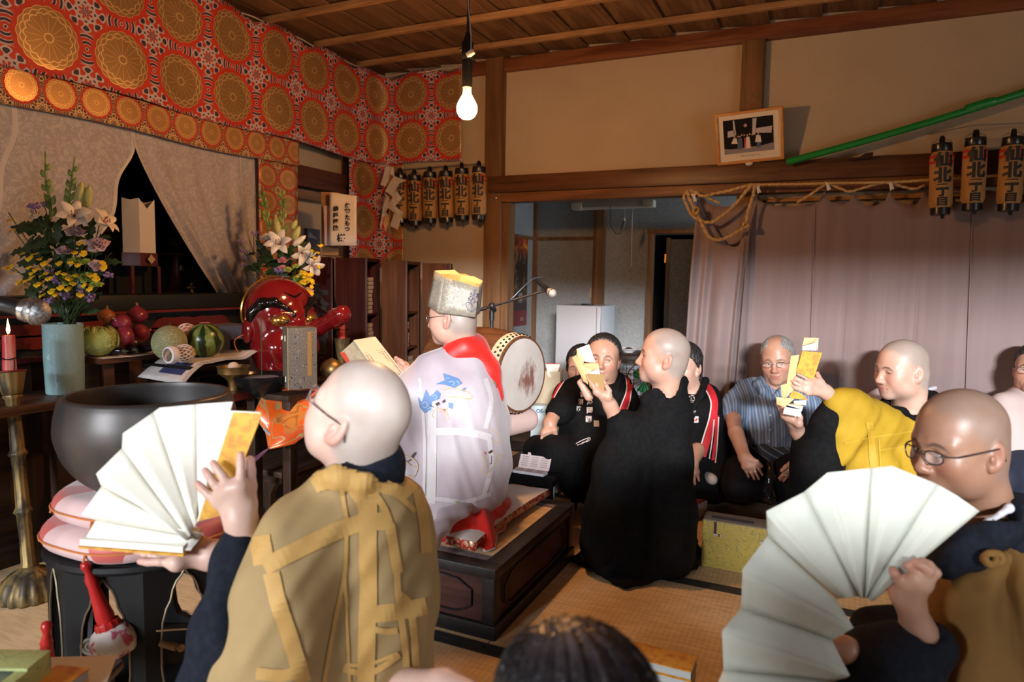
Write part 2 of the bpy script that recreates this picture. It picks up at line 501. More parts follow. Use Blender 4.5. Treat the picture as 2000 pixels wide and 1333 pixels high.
_m=MB().bevbox((0,0,0),(6.4,0.036,0.034),0.006).mesh('ceiling_batten');finish(_m,BATTENW,0)
for k in range(14):
 o=bpy.data.objects.new('ceiling_batten',_m);COL.objects.link(o);o.parent=ce
 o.location=(0.02,4.105-0.4475*k,ZC-0.018)
structure('wall_far',MB().span((-3.35,WY,0),(-2.20,WY+0.09,2.75)).span((-2.20,WY,1.77),(3.1,WY+0.09,2.75)).span((-0.50,WY+0.06,0),(3.1,WY+0.10,1.77)),PLASTER)
structure('trim_1',MB().bevbox((-2.174,WY-0.004,1.36),(0.134,0.11,2.72),0.004),POSTW)
structure('trim_2',MB().bevbox((-0.483,WY-0.004,2.25),(0.128,0.11,0.75),0.004).bevbox((-0.483,WY+0.02,0.9),(0.12,0.11,1.8),0.004),POSTW)
structure('trim_3',MB().bevbox((0.45,WY-0.035,1.857),(5.3,0.10,0.113),0.006),BEAMW)
structure('trim_4',MB().bevbox((0.45,WY-0.008,1.768),(5.12,0.11,0.062),0.003),KAMOIW)
structure('trim_5',MB().bevbox((0.34,WY+0.01,2.668),(5.5,0.10,0.088),0.005),MOULDW)
structure('trim_6',MB().bevbox((WX-0.05,1.2,2.700),(0.12,6.5,0.105),0.005),MOULDY)
structure('trim_7',MB().span((-2.107,WY-0.03,0.0),(-2.062,WY+0.08,1.74)),POSTW)
structure('trim_8',MB().span((-2.10,WY-0.06,-0.05),(0.4,WY+0.16,0.012)),DARKW)
structure('trim_9',MB().span((-0.42,WY+0.005,1.690),(2.6,WY+0.06,1.712)).span((-0.42,WY+0.02,1.56),(2.6,WY+0.05,1.585)).span((-0.40,WY+0.005,1.2),(-0.375,WY+0.06,1.70)),wood('transom_wood',(0.28,0.12,0.03),(0.42,0.20,0.06),'X'))
structure('wall_left',MB().span((-3.40,3.20,0),(-3.30,4.6,2.75)).span((-3.30,4.10,0),(-3.14,4.5,2.75)).span((-3.4,-2.2,1.95),(-3.20,3.3,2.75)).span((-3.4,-2.2,0),(-3.3,0.2,2.0)),PLASTER)
structure('trim_10',MB().bevbox((-3.24,3.78,1.86),(0.12,1.05,0.135),0.004),wood('bay_beam',(0.05,0.018,0.012),(0.10,0.035,0.02),'Y'))
structure('trim_11',MB().bevbox((-3.26,3.78,1.745),(0.09,1.05,0.06),0.004),wood('bay_beam_pale',(0.12,0.075,0.05),(0.20,0.13,0.09),'Y'))
structure('trim_12',MB().bevbox((-3.20,4.085,1.3),(0.06,0.03,1.6),0.003),DARKWZ)
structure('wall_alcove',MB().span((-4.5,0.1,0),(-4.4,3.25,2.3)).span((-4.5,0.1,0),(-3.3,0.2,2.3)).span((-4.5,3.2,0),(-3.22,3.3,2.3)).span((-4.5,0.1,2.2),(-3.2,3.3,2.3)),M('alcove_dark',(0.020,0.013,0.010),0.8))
structure('wall_back_blocker',MB().span((-3.4,-2.0,1.72),(0.6,-1.92,2.8)).span((0.6,-2.0,2.35),(3.1,-1.92,2.8)).span((-3.4,-2.0,0),(-3.0,-1.92,1.72)).span((-0.9,-2.0,0),(3.1,-1.92,1.74)),PLASTER)  # unseen; lower wall and high slot added to keep daylight off front monk
structure('wall_right',MB().span((3.0,1.4,0),(3.1,4.5,2.8)).span((3.0,-2.0,1.72),(3.1,1.4,2.8)).span((3.0,-2.0,0),(3.1,-1.7,1.72)),PLASTER)
structure('ground',MB().span((-12,-14,-0.6),(12,9,-0.5)),M('garden_gravel',(0.30,0.29,0.26),0.95,col2=(0.22,0.22,0.18),scale=3))
BY=5.55
structure('wall_back_room',MB().span((-2.45,BY,0),(-1.335,BY+0.08,2.5)).span((-1.335,BY,1.585),(1.2,BY+0.08,2.5)).span((-0.85,BY,0),(1.2,BY+0.08,1.6)).span((-2.45,WY+0.1,0),(-2.35,BY+0.05,2.5)),GREYWALL)
structure('ceiling_back_room',MB().span((-2.45,WY+0.1,2.1),(1.2,BY+0.8,2.15)),M('back_ceiling',(0.25,0.22,0.2),0.9))
structure('trim_13',MB().bevbox((-1.752,BY-0.02,1.2),(0.088,0.1,2.4),0.004),POSTW)
structure('trim_14',MB().span((-2.35,BY-0.02,1.545),(-1.79,BY+0.02,1.572)).span((-2.352,WY+0.2,1.545),(-2.33,BY,1.572)).span((-2.352,BY-0.035,0),(-2.318,BY+0.01,2.2)),POSTW)
d1=structure('door_1',MB().bevbox((-1.322,BY-0.02,0.80),(0.035,0.1,1.6),0.004).bevbox((-1.05,BY-0.02,1.603),(0.60,0.1,0.036),0.004),POSTW)
part('door_leaf',MB().span((-1.20,BY+0.10,0),(-0.8,BY+0.14,1.55)),M('door_leaf_grey',(0.10,0.095,0.085),0.8,col2=(0.07,0.065,0.06),scale=40),d1)
part('door_stile',MB().span((-1.225,BY+0.085,0),(-1.195,BY+0.15,1.56)),DARKWZ,d1)
part('door_latch',MB().span((-1.235,BY+0.075,1.36),(-1.222,BY+0.085,1.43)),M('brass',(0.55,0.36,0.12),0.35,0.9),d1)
structure('wall_closet',MB().span((-1.34,BY+0.6,0),(-0.7,BY+0.65,1.7)).span((-1.36,BY+0.05,0),(-1.34,BY+0.65,1.7)),M('closet_dark',(0.02,0.015,0.012),0.9))
area_light('back_room_window',(0.9,5.0,1.2),(-1.6,5.1,0.9),0.7,0.9,22,(0.78,0.88,1.0))
# CLOTH, LANTERNS, LAMP AND WHAT HANGS ON THE WALLS
def brocade(name,ground=(0.50,0.030,0.010),lines=(0.50,0.41,0.41),gold=(0.36,0.21,0.08),goldl=(0.74,0.52,0.25),small=False):
 m,nt,b=new_mat(name,0.5)
 u,v,_=xyz(nt,coords(nt,'UV'))
 fx=u.fn('FRACT')-0.5;fy=v.fn('FRACT')-0.5
 r=(fx*fx+fy*fy).fn('SQRT');th=fy.fn('ARCTAN2',fx)
 R0=0.40 if small else 0.39
 sc=(th*8.0).fn('COSINE').fn('ABSOLUTE')
 rim=sc*0.018+R0-0.015
 med=(r-rim).lt(0.0)
 red=(r-((th*10.0).fn('COSINE')*0.006+R0+(0.065 if small else 0.06))).lt(0.0)
 pet=((th*8.0).fn('SINE').fn('ABSOLUTE')*r).lt(0.016)*r.lt(0.29)*r.gt(0.06)
 rim2=((r-(sc*0.03+0.275)).fn('ABSOLUTE')).lt(0.008)
 s2=(th*8.0).fn('SINE').fn('ABSOLUTE')
 rim3=((r-(s2*0.025+0.325)).fn('ABSOLUTE')).lt(0.007)
 rim4=((r-rim).fn('ABSOLUTE')).lt(0.008)
 ctr=((r-0.055).fn('ABSOLUTE')).lt(0.008)
 ln=pet.fn('MAXIMUM',rim2).fn('MAXIMUM',rim3).fn('MAXIMUM',rim4).fn('MAXIMUM',ctr)
 gx=(u+0.5).fn('FRACT')-0.5;gy=(v+0.5).fn('FRACT')-0.5
 r2=(gx*gx+gy*gy).fn('SQRT');t2=gy.fn('ARCTAN2',gx)
 q=(t2*8.0).fn('COSINE')*((r2*38.0).fn('SINE')*0.5+0.62)+(r2*62.0).fn('SINE')*0.45
 ex=fx.fn('ABSOLUTE');ey=fy.fn('ABSOLUTE')
 dx=0.5-ex.fn('MAXIMUM',ey)*1.0;mn=ex.fn('MINIMUM',ey)
 fl=((dx*dx+mn*mn).fn('SQRT')*70.0).fn('COSINE')
 near=r2 .lt(0.30)
 g=q*near+fl*(1.0-near)
 navy=g.gt(0.48);white=g.gt(-0.30)*(1.0-navy)
 base=mixc(nt,white,ground,lines);base=mixc(nt,navy,base,(0.020,0.018,0.045))
 if small:base=mixc(nt,white,(0.20,0.07,0.04),(0.62,0.40,0.17));base=mixc(nt,navy,base,(0.03,0.02,0.035))
 base=mixc(nt,red,base,ground)
 gcol=mixc(nt,ln,gold,goldl)
 setc(nt,b,mixc(nt,med,base,gcol))
 nt.links.new((med*0.5).k,b.inputs['Metallic'])
 nt.links.new((0.62-med*0.22).k,b.inputs['Roughness'])
 n=noise(nt,coords(nt),300,1)
 bump(nt,b,n*0.5+ln*1.2+pet*0.6,0.25,0.002)
 return m
BROC=brocade('brocade_large')
BROCS=brocade('brocade_small',gold=(0.50,0.27,0.10),goldl=(0.85,0.58,0.24),small=True)
LINING=M('cloth_lining',(0.25,0.05,0.03),0.9)
CRN=0.13
def path_wall(s,off=0.0):
 """s metres along the altar wall (s = Y there), round the corner and along the far wall"""
 y1=WY-0.045-CRN
 if s<y1:return Vector((WX+off,s,0))
 a=(s-y1)/CRN
 if a<pi/2:
  return Vector((WX+CRN-(CRN-off)*cos(a),y1+(CRN-off)*sin(a),0))
 return Vector((WX+CRN+(s-y1-CRN*pi/2),WY-0.045-off,0))
SEND=WY-0.045-CRN+CRN*pi/2+(-2.425-(WX+CRN))
def valance(name,s0,s1,zb,zt,cell,u0,v0,m,label,off,sag,hooks,n=260,wav=0.010,nz=14):
 def f(a,b):
  s=s0+(s1-s0)*a;z=zb+(zt-zb)*b
  p=path_wall(s,off+wav*(sin(s*6.1+1.5*b)*(1.15-b)+0.5*sin(s*13.7+2.2*b)+0.7*sin(s*2.3)))
  sg=sag*(1-abs(cos((s-hooks)*pi/0.46)))*b**3+0.008*sin(s*5)*(1-b)
  return(p.x,p.y,z-sg)
 def uv(a,b):
  s=s0+(s1-s0)*a;z=zb+(zt-zb)*b
  return((s-u0)/cell+0.5,(z-v0)/cell+0.5)
 return solo(name,MB().grid(f,n,nz,uv),m,label,'hanging',smooth_deg=180,solid=0.004)
o=valance('brocade_valance',0.4,SEND,2.04,2.70,0.334,1.942,2.20,BROC,'wide red and gold brocade valance with two rows of large chrysanthemum medallions',0.03,0.05,3.78)
part('hanging_cord',MB().tube([path_wall(s,0.02)+Vector((0,0,2.69-0.012*sin(s*9)**2))for s in np.linspace(0.5,SEND-0.02,90)],0.004,6),M('cord_white',(0.5,0.45,0.4),0.8),o)
valance('narrow_valance',0.4,3.50,1.893,2.052,0.163,2.163,1.983,BROCS,'narrow gold brocade strip with one row of small medallions under the wide valance',0.0,0.0,0,wav=0.004)
def f(a,b):return(WX-0.01-0.012*sin(a*pi),3.165+0.335*a+0.01*(1-b)*sin(a*5),1.0+0.93*b)
solo('narrow_pillar_cloth',MB().grid(f,10,14,lambda a,b:((3.165+0.335*a-3.244)/0.181+0.5,(1.0+0.93*b-1.652)/0.155+0.5)),BROCS,'narrow brocade pillar covering with small gold medallions beside the altar curtain','hanging',smooth_deg=180,solid=0.004)
S0,S1=4.015,WY-0.045-CRN+CRN*pi/2+(-2.925-(WX+CRN))
def f(a,b):
 p=path_wall(S0+(S1-S0)*a,-0.005+0.006*sin(a*14));return(p.x,p.y,1.30+0.80*b)
solo('wide_pillar_cloth',MB().grid(f,60,12,lambda a,b:((S0+(S1-S0)*a-4.18)/0.315+0.5,(1.30+0.80*b-1.918)/0.31+0.5)),BROC,'red brocade pillar covering with large gold medallions in the corner behind the paper streamer','hanging',smooth_deg=180,solid=0.004)
def damask():
 m,nt,b=new_mat('altar_curtain_damask',0.75,0,0.3)
 c=coords(nt)
 n1=noise(nt,c,9,2,0.5,None,2.2);n2=noise(nt,c,26,2,0.5,None,1.6)
 g=((n1*34.0).fn('SINE')*0.5+(n2*20.0).fn('SINE')*0.5)
 setc(nt,b,mixc(nt,smooth(nt,g,-0.1,0.25),(0.38,0.36,0.38),(0.47,0.45,0.46)))
 nt.links.new((0.8-smooth(nt,g,-0.1,0.25)*0.25).k,b.inputs['Roughness'])
 return m
DAM=damask();SEAM=M('curtain_seam',(0.56,0.53,0.52),0.7)
def swept(name,L,E,n,label,amp,flip,seam_u):
 """L, E: lists of (y, z) for the hanging edge and the swept edge"""
 Ls=spline([Vector((0,*p))for p in L],10);Es=spline([Vector((0,*p))for p in E],10)
 pick=lambda A,v:A[min(int(v*(len(A)-1)),len(A)-2)].lerp(A[min(int(v*(len(A)-1)),len(A)-2)+1],v*(len(A)-1)-min(int(v*(len(A)-1)),len(A)-2))
 def g(u,v):
  p=pick(Ls,v).lerp(pick(Es,v),u)
  d=amp*(v**0.8)*(sin(u*n*2*pi)+0.5*sin(u*n*3.3*pi+1))
  return Vector((WX-0.055+d+0.02*v,p.y,p.z))
 o=solo(name,MB().grid(g,120,50),DAM,label,'curtain',smooth_deg=180,solid=0.003)
 w=0.012
 for su in seam_u:
  part('seam',MB().grid(lambda a,b:g(su+(a-0.5)*w,b)+Vector((0.003,0,0)),2,40),SEAM,o,180)
 part('hem',MB().grid(lambda a,b:g(1-a*0.010,b)+Vector((0.003,0,0)),3,40),SEAM,o,180)
swept('altar_curtain',[(0.5,1.93),(0.5,1.5),(0.5,1.0),(0.5,0.5)],[(2.392,1.93),(2.385,1.80),(2.30,1.656),(2.255,1.46),(2.05,1.235),(1.83,1.05),(1.60,0.88),(1.45,0.72)],7,'pale grey damask altar curtain drawn to the left behind the tall flower vase',0.018,1,[0.60,0.705])
swept('altar_curtain',[(3.27,1.93),(3.26,1.5),(3.25,1.2),(3.18,0.85)],[(2.375,1.93),(2.40,1.80),(2.535,1.559),(2.75,1.249),(2.98,0.957),(3.05,0.85)],5,'pale grey damask altar curtain swept to the right of the dark opening',0.022,-1,[0.225])
MAUVE=M('mauve_cloth',(0.225,0.163,0.157),0.85,col2=(0.20,0.142,0.135),scale=14,stretch=(1,1,0.05),bumps=0.25,sheen=0.2,bd=0.006)
def hang(topx,yb,zbot,fold,n):
 """topx: list of pixel points of the top edge, on the plane Y = yb"""
 T=[atY(px,py,yb)for px,py in topx];T=spline(T,10)
 def g(u,v):
  k=u*(len(T)-1);i=min(int(k),len(T)-2);p=T[i].lerp(T[i+1],k-i)
  z=p.z+(zbot-p.z)*v
  d,sh=fold(u,v)
  return Vector((p.x+sh,yb+d,z))
 return MB().grid(g,n,46)
tops=[(1366,386),(1371,384),(1385,397),(1405,403),(1440,403),(1463,393),(1473,378),(1482,392),(1520,403),(1575,400),(1600,392),(1610,374),(1620,392),(1645,399),(1660,391),(1667,378),(1676,390),(1700,403),(1728,392),(1738,373),(1748,390),(1785,400),(1800,385),(1806,368),(1815,385),(1870,396),(1930,372),(1990,396),(2060,370),(2130,396),(2200,370),(2300,390)]
def fold1(u,v):
 d=0.010*v*sin(u*41+0.6*v)+0.006*v*sin(u*97+2*v)+0.012*sin(u*9)*v+0.010*v*v*max(0,sin(u*63+1.1))**3
 return(-abs(d)*1.0+0.0,0.0)
mc=solo('mauve_curtain',hang(tops,4.345,0.03,fold1,260),MAUVE,'plain mauve cloth curtain covering the far wall behind the seated people','curtain',smooth_deg=180,solid=0.003)
for px in(1592,1900):
 a=atY(px,402,4.33);b2=atY(px-18,960,4.29)
 part('seam',MB().tube([(a.x,4.338,a.z),((a.x+b2 .x)/2,4.325,(a.z+b2 .z)/2),(b2 .x,4.318,0.1)],0.0022,5),M('mauve_seam',(0.28,0.19,0.18),0.9),mc)
topl=[(1362,384),(1368,400),(1377,420),(1385,433),(1392,438),(1402,455),(1420,478),(1438,482),(1448,470),(1455,445),(1461,420),(1470,388)]
def fold2(u,v):
 k=min(1,v*3.5)
 d=-0.045*k*(0.5+0.5*sin(u*25.0+0.8*sin(v*3)))-0.03*k*(0.5+0.5*sin(u*11+1))
 return(d,-0.045*v*(1-u)+0.0*v-0.06*v*u)
lc=solo('mauve_curtain',hang(topl,4.30,0.03,fold2,110),MAUVE,'gathered left end of the mauve curtain, drooping in deep folds from the rope','curtain',smooth_deg=180,solid=0.003)
tie=M('white_tie',(0.7,0.66,0.6),0.8)
for px,py in((1355,383),(1480,366),(1616,360),(1739,359)):
 a=atY(px,py,4.25)
 part('tie',MB().tube([a+Vector((-0.012,0,0.012)),a+Vector((0.0,-0.008,0)),a+Vector((0.016,0,-0.03))],[0.006,0.009,0.005],7).tube([a+Vector((0.012,0,0.012)),a+Vector((0.0,-0.008,-0.002)),a+Vector((0.004,0,-0.035))],[0.005,0.008,0.004],7),tie,mc)
def rope_mb(mb,pts,r=0.0085,pitch=0.035):
 P=spline(pts,7);L=0;prev=None;n=9;rings=[]
 for i,p in enumerate(P):
  t=(P[min(i+1,len(P)-1)]-P[max(i-1,0)]).normalized()
  if i:L+=(p-P[i-1]).length
  u=(Vector((0,-1,0))-t*t.dot(Vector((0,-1,0)))).normalized()if prev is None else(prev-t*prev.dot(t)).normalized()
  prev=u;w=t.cross(u);rg=[]
  for k in range(n):
   q=2*pi*k/n;rr=r*(1+0.22*cos(3*q+2*pi*L/pitch));rg.append(p+(u*cos(q)+w*sin(q))*rr)
  rings.append(rg)
 vs=[v for rg in rings for v in rg]
 fs=[(i*n+k,i*n+(k+1)%n,(i+1)*n+(k+1)%n,(i+1)*n+k)for i in range(len(P)-1)for k in range(n)]
 return mb.add(vs,fs)
rp=MB();RY=4.245
def R_(pts,yy=RY):return[atY(px,py,yy)for px,py in pts]
def dense(pts,n=5):return spline(pts,n)
rope_mb(rp,dense(R_([(1343,372),(1336,385),(1342,402),(1352,420),(1368,431),(1386,435),(1398,430),(1425,410),(1448,385),(1464,366),(1474,361)])))
rope_mb(rp,dense(R_([(1474,361),(1470,385),(1460,415),(1456,440),(1440,452),(1420,464),(1400,469),(1384,462),(1374,445),(1364,422),(1352,400),(1345,385),(1343,372)],RY-0.014)))
rope_mb(rp,dense(R_([(1343,372),(1358,376),(1372,383),(1398,378),(1430,371),(1458,363),(1474,360)],RY+0.004)))
rope_mb(rp,dense(R_([(1474,361),(1540,360),(1620,358),(1740,356),(1806,352),(1900,346),(2060,336)])),0.007)
rope_mb(rp,dense(R_([(1372,382),(1385,388),(1405,397)],RY+0.02)),0.007)
rope_mb(rp,dense(R_([(1556,396),(1580,382),(1614,361),(1640,368),(1660,374),(1690,366),(1728,357),(1760,364),(1785,369),(1806,362)],RY+0.02)),0.0065)
rp.tube([atY(1456,440,RY-0.03)+Vector((0.012*cos(t),0.008*sin(2*t),0.012*sin(t)))for t in np.linspace(0,6,14)],0.008,7)
rp.tube([atY(1359,412,RY-0.03)+Vector((0.014*cos(t),0.01*sin(2*t),0.02*sin(t)))for t in np.linspace(0,6,14)],0.008,7)
solo('rope',rp,M('hemp_rope',(0.42,0.27,0.10),0.85,col2=(0.55,0.37,0.16),scale=120),'tan hemp rope looped and strung along the beam above the mauve curtain','rope',smooth_deg=60)
PAPER=M('lantern_paper',(0.44,0.25,0.085),0.8,col2=(0.36,0.19,0.06),scale=12,detail=5,stretch=(1,1,0.4))
INK=M('ink',(0.012,0.010,0.010),0.6)
RED=M('lantern_red',(0.48,0.02,0.02),0.7)
CAP=M('lantern_cap_black',(0.010,0.010,0.012),0.25)
LR,LH=0.054,0.285
def wrap(mb,ch,zc,w,h,rad,bold=0.03,cuts=8):
 vs,fs=text_mb(ch,1.0,bold,cuts=cuts)
 if not vs:return
 x0,x1=min(v.x for v in vs),max(v.x for v in vs);y0,y1=min(v.y for v in vs),max(v.y for v in vs)
 out=[]
 for v in vs:
  x=((v.x-x0)/(x1-x0)-0.5)*w;z=zc+((v.y-y0)/max(y1-y0,1e-6)-0.5)*h;a=x/rad-pi/2
  out.append((rad*cos(a),rad*sin(a),z))
 mb.add(out,fs)
def lantern():
 t=thing('paper_lantern','x','lantern')
 prof=[(LR-0.010,-LH/2)];n=32
 for k in range(n):
  z=-LH/2+LH*(k+0.5)/n;e=min(k+0.5,n-k-0.5)/n
  rr=LR-0.010*max(0,1-e*12)
  prof+=[(rr-0.0012,z-LH/n*0.45),(rr,z)]
 prof.append((LR-0.010,LH/2))
 part('shade',MB().lathe(prof,n=28),PAPER,t,60)
 part('top_cap',MB().lathe([(LR-0.013,LH/2-0.004),(LR-0.008,LH/2),(LR-0.006,LH/2+0.004),(LR-0.008,LH/2+0.04),(LR-0.012,LH/2+0.042),(LR-0.016,LH/2+0.02)],n=28),CAP,t)
 part('bottom_cap',MB().lathe([(LR-0.02,-LH/2-0.036),(LR-0.012,-LH/2-0.037),(LR-0.009,-LH/2-0.034),(LR-0.008,-LH/2-0.002),(LR-0.013,-LH/2+0.003)],n=28).box((0.008,-0.01,-LH/2-0.045),(0.016,0.02,0.022)),CAP,t)
 arch=[(0.0,-(LR-0.012)*cos(a),LH/2+0.03+0.052*sin(a))for a in np.linspace(0,pi,12)]
 part('handle',MB().tube(arch,0.009,6,flat=0.25,up=(0,1,0)),CAP,t)
 part('wire',MB().tube([((LR-0.008)*cos(a),0,LH/2+0.036+0.03*sin(a))for a in np.linspace(0,pi,14)],0.0012,5),CAP,t)
 ch=MB();rd=LR+0.0006
 top=LH/2
 for c_,z,w,h in(('仙',top-0.045,0.094,0.076),('北',top-0.123,0.092,0.078),('二',top-0.180,0.062,0.024),('丁',top-0.212,0.060,0.040),('目',top-0.257,0.048,0.044)):
  wrap(ch,c_,z,w,h,rd,0.05)
 part('lettering',ch,INK,t,0)
 for z0 in(top-0.034,top-0.062):
  for a0,a1 in((-pi*0.42,0.25),(-pi-0.25,-pi*0.70)):
   part('red_band',MB().grid(lambda a,b:((LR+0.0002)*cos(a0+(a1-a0)*a),(LR+0.0002)*sin(a0+(a1-a0)*a),z0+0.014*b),12,1),RED,t,0)
 return t
lt=lantern()
spots=[]
for k,px in enumerate((783,811,841,872,903,936)):
 p=atY(px,390,WY-0.11);spots.append((p.x,WY-0.11-0.004*(k%3),(1.778,1.760,1.775,1.777,1.790,1.792)[k],0.30+0.10*((k*37)%5-2)/4,('first in the corner row, half hidden behind the white paper streamer','second in the corner row, just clear of the paper streamer','third in the corner row of six','fourth in the corner row of six','fifth in the corner row, next to last before the post','last in the corner row, hanging against the corner post')[k],'lanterns in the corner row'))
for k,(px,py)in enumerate(((1838,352),(1902,342),(1974,342))):
 p=atY(px,py,4.21);spots.append((p.x,4.21,p.z,(0.02,0.05,-0.05)[k],('leftmost of three over the mauve curtain','middle of three over the mauve curtain','rightmost of three over the mauve curtain')[k],'lanterns over the mauve curtain'))
for k,(x,y,z,a,lab,grp)in enumerate(spots):
 o=lt if k==0 else dup(lt)
 o.location=(x,y,z);o.rotation_euler=(0.012*((k*5)%3-1),0.015*((k*7)%3-1)-0.02,a)
 o['label']='tan paper lantern, '+lab
 o['group']=grp
hb=MB().tube([(-3.05,WY-0.06,2.00),(-2.3,WY-0.06,2.01)],0.004,6)
solo('hanging_wire',hb,M('wire_grey',(0.25,0.25,0.25),0.5,0.6),'thin wire carrying the row of lanterns in the corner','wire')
hb=MB().tube([atY(1815,262,WY-0.02),atY(1900,245,4.25),atY(2010,240,4.25)],0.003,6)
solo('hanging_wire',hb,MATS['wire_grey'],'thin grey wire carrying the three lanterns over the mauve curtain','wire')
solo('wire_nail',MB().tube([atY(955,392,WY-0.05),atY(968,388,WY-0.075)],0.003,6).ball(atY(969,387,WY-0.078),0.005,8,6),M('steel',(0.6,0.58,0.55),0.3,0.9),'bright nail head driven into the corner post beside the lanterns','nail')
WPAPER=M('white_paper',(0.62,0.57,0.52),0.8)
t=thing('paper_streamer','white zigzag folded paper streamer on a thin stick in front of the corner lanterns','streamer',atY(762,400,4.22))
Z5=lambda x,y,d=0.0:atY(570+x/5.552,280+y/5.552,4.22+d)
mb=MB()
for q in([(1062,252),(1100,250),(1112,365),(1062,330)],[(1105,355),(1170,432),(1088,572),(1008,520)],[(1080,572,.004),(1135,515),(1192,600),(1140,655)],[(1140,650),(1090,590),(1030,690),(1105,720)],[(1035,690),(1095,668),(1205,748),(1160,802)],[(1108,768),(1202,752),(1148,938),(1064,896)],[(1102,352),(1238,408),(1168,434)]):
 mb.prism([Z5(p[0],p[1],-0.012*(i%2))for i,p in enumerate(q)],(0,0.0012,0))
part('right_streamer',mb,WPAPER,t,0)
mb=MB()
for q in([(1014,250),(1060,250),(1060,345),(996,330)],[(1000,320),(1060,345),(1010,470),(958,450)],[(1006,530),(1054,590),(1050,690),(1020,600)],[(1020,590),(1045,700),(1000,770),(988,690)],[(985,690),(1060,800),(1010,790),(975,800)],[(975,780),(1000,800),(962,935),(955,880)]):
 mb.prism([Z5(p[0],p[1],0.006-0.012*(i%2))for i,p in enumerate(q)],(0,0.0012,0))
part('left_streamer',mb,WPAPER,t,0)
part('stick',MB().tube([Z5(1058,235,0.01),Z5(1062,1270,0.02)],0.004,6),M('thin_stick',(0.35,0.2,0.09),0.7),t)
B0=atD(912,213,2.85)
t=thing('pendant_bulb','glowing clear bulb hanging bare from a black cord in the middle of the room','lamp',B0)
Bm,bnt,bb=new_mat('bulb_glow',0.2)
bb.inputs['Emission Color'].default_value=(1.0,0.47,0.16,1);bb.inputs['Emission Strength'].default_value=BULB_POWER
bb.inputs['Base Color'].default_value=(1,0.9,0.7,1)
prof=[(0.002,-0.042),(0.018,-0.040),(0.032,-0.030),(0.041,-0.012),(0.0425,0.002),(0.040,0.016),(0.033,0.032),(0.025,0.045),(0.019,0.056)]
part('bulb_glass',MB().lathe(prof,B0,28),Bm,t,180)
part('bulb_neck',MB().lathe([(0.019,0.056),(0.0175,0.068),(0.017,0.088)],B0,24,caps=False),M('neck_glass',(1.0,0.75,0.45),0.1,emit=((1.0,0.55,0.22),1.6)),t,180)
part('socket',MB().lathe([(0.021,0.086),(0.021,0.13),(0.0215,0.150),(0.022,0.19),(0.019,0.192)],B0,24),BLACKM,t)
part('upper_socket',MB().lathe([(0.020,0.192),(0.024,0.20),(0.0245,0.262),(0.016,0.275),(0.009,0.30),(0.006,0.305)],B0,24).tube([B0+Vector((-0.022,0,0.245)),B0+Vector((-0.036,0,0.243))],0.006,8),BLACKM,t)
part('cord',MB().tube([B0+Vector((0,0,0.30)),B0+Vector((0.002,0,0.42)),(B0 .x,B0 .y,ZC+0.02)],0.0055,8),M('black_cord',(0.03,0.016,0.012),0.6),t)
part('pull_wire',MB().tube([B0+Vector((0.003,-0.006,0.66)),B0+Vector((0.006,-0.008,0.40)),B0+Vector((0.022,-0.012,0.29)),B0+Vector((0.024,-0.014,0.225))],0.0028,6),M('grey_wire',(0.35,0.33,0.32),0.5),t)
part('pull_switch',MB().bevbox(B0+Vector((0.022,-0.016,0.215)),(0.034,0.018,0.020),0.004,Matrix.Rotation(-0.5,3,'Y')),M('ivory_plastic',(0.7,0.62,0.48),0.4),t)
fTL,fTR,fBR,fBL=atY(1396,221,4.235),atY(1529,210,4.235),atY(1532,313,4.335),atY(1402,321,4.335)
FX=(fTR-fTL);fw_=((fTR-fTL).length+(fBR-fBL).length)/2;fh_=((fTL-fBL).length+(fTR-fBR).length)/2
FR=frame(FX,(fTL-fBL));FC=(fTL+fTR+fBR+fBL)/4
t=thing('framed_photo','light wood framed group photograph leaning out from the beam on a thin wire','picture',FC-Vector((0,0,0.15)))
L_=lambda x,y,z=0.0:FC+FR@Vector((x*fw_,y*fh_,z))
FW=wood('frame_wood',(0.42,0.17,0.035),(0.56,0.27,0.07),'X',rough=0.4)
for(x0,x1,y0,y1)in((-0.5,0.5,0.5-0.052,0.5),(-0.5,0.5,-0.5,-0.5+0.052)):part('frame_rail',MB().bevbox(L_((x0+x1)/2,(y0+y1)/2),((x1-x0)*fw_,(y1-y0)*fh_,0.022),0.003,FR),FW,t)
for x in(-0.48,0.48):part('frame_stile',MB().bevbox(L_(x,0,0),(0.04*fw_,fh_*0.9,0.021),0.003,FR),FW,t)
part('mat_board',MB().box(L_(0,0,-0.004),(fw_*0.94,fh_*0.94,0.004),FR),M('mat_cream',(0.62,0.55,0.46),0.8),t)
def flat(mb,pts,z):mb.prism([L_(x,y,z)for x,y in pts],FR@Vector((0,0,0.0003)))
PH=lambda x,y:(-0.385+0.74*x,-0.30+0.655*y)
ph=part('photo_print',MB().box(L_(-0.015,0.03,0.0),(fw_*0.74,fh_*0.655,0.001),FR),M('photo_dark',(0.010,0.009,0.011),0.7,spec=0.1),t)
def pp(name,col,polys,z=0.0008):
 for q in polys:
  mb=MB();flat(mb,[PH(*p)for p in q],z);part(name,mb,M('photo_'+name,col,0.4),ph,0)
def oval(cx,cy,rx,ry,n=8):return[(cx+rx*cos(2*pi*k/n),cy+ry*sin(2*pi*k/n))for k in range(n)]
pp('ground',(0.20,0.18,0.20),[[(0,0),(1,0),(1,0.22),(0.75,0.16),(0.1,0.14),(0,0.18)]])
pp('banner',(0.42,0.38,0.42),[[(0.20,0.55),(0.26,0.55),(0.23,0.98),(0.205,0.98)],[(0.58,0.5),(0.64,0.5),(0.68,0.97),(0.60,0.97)],[(0.08,0.5),(0.24,0.52),(0.24,0.70),(0.09,0.68)],[(0.65,0.55),(0.96,0.5),(0.98,0.7),(0.66,0.68)]],0.0009)
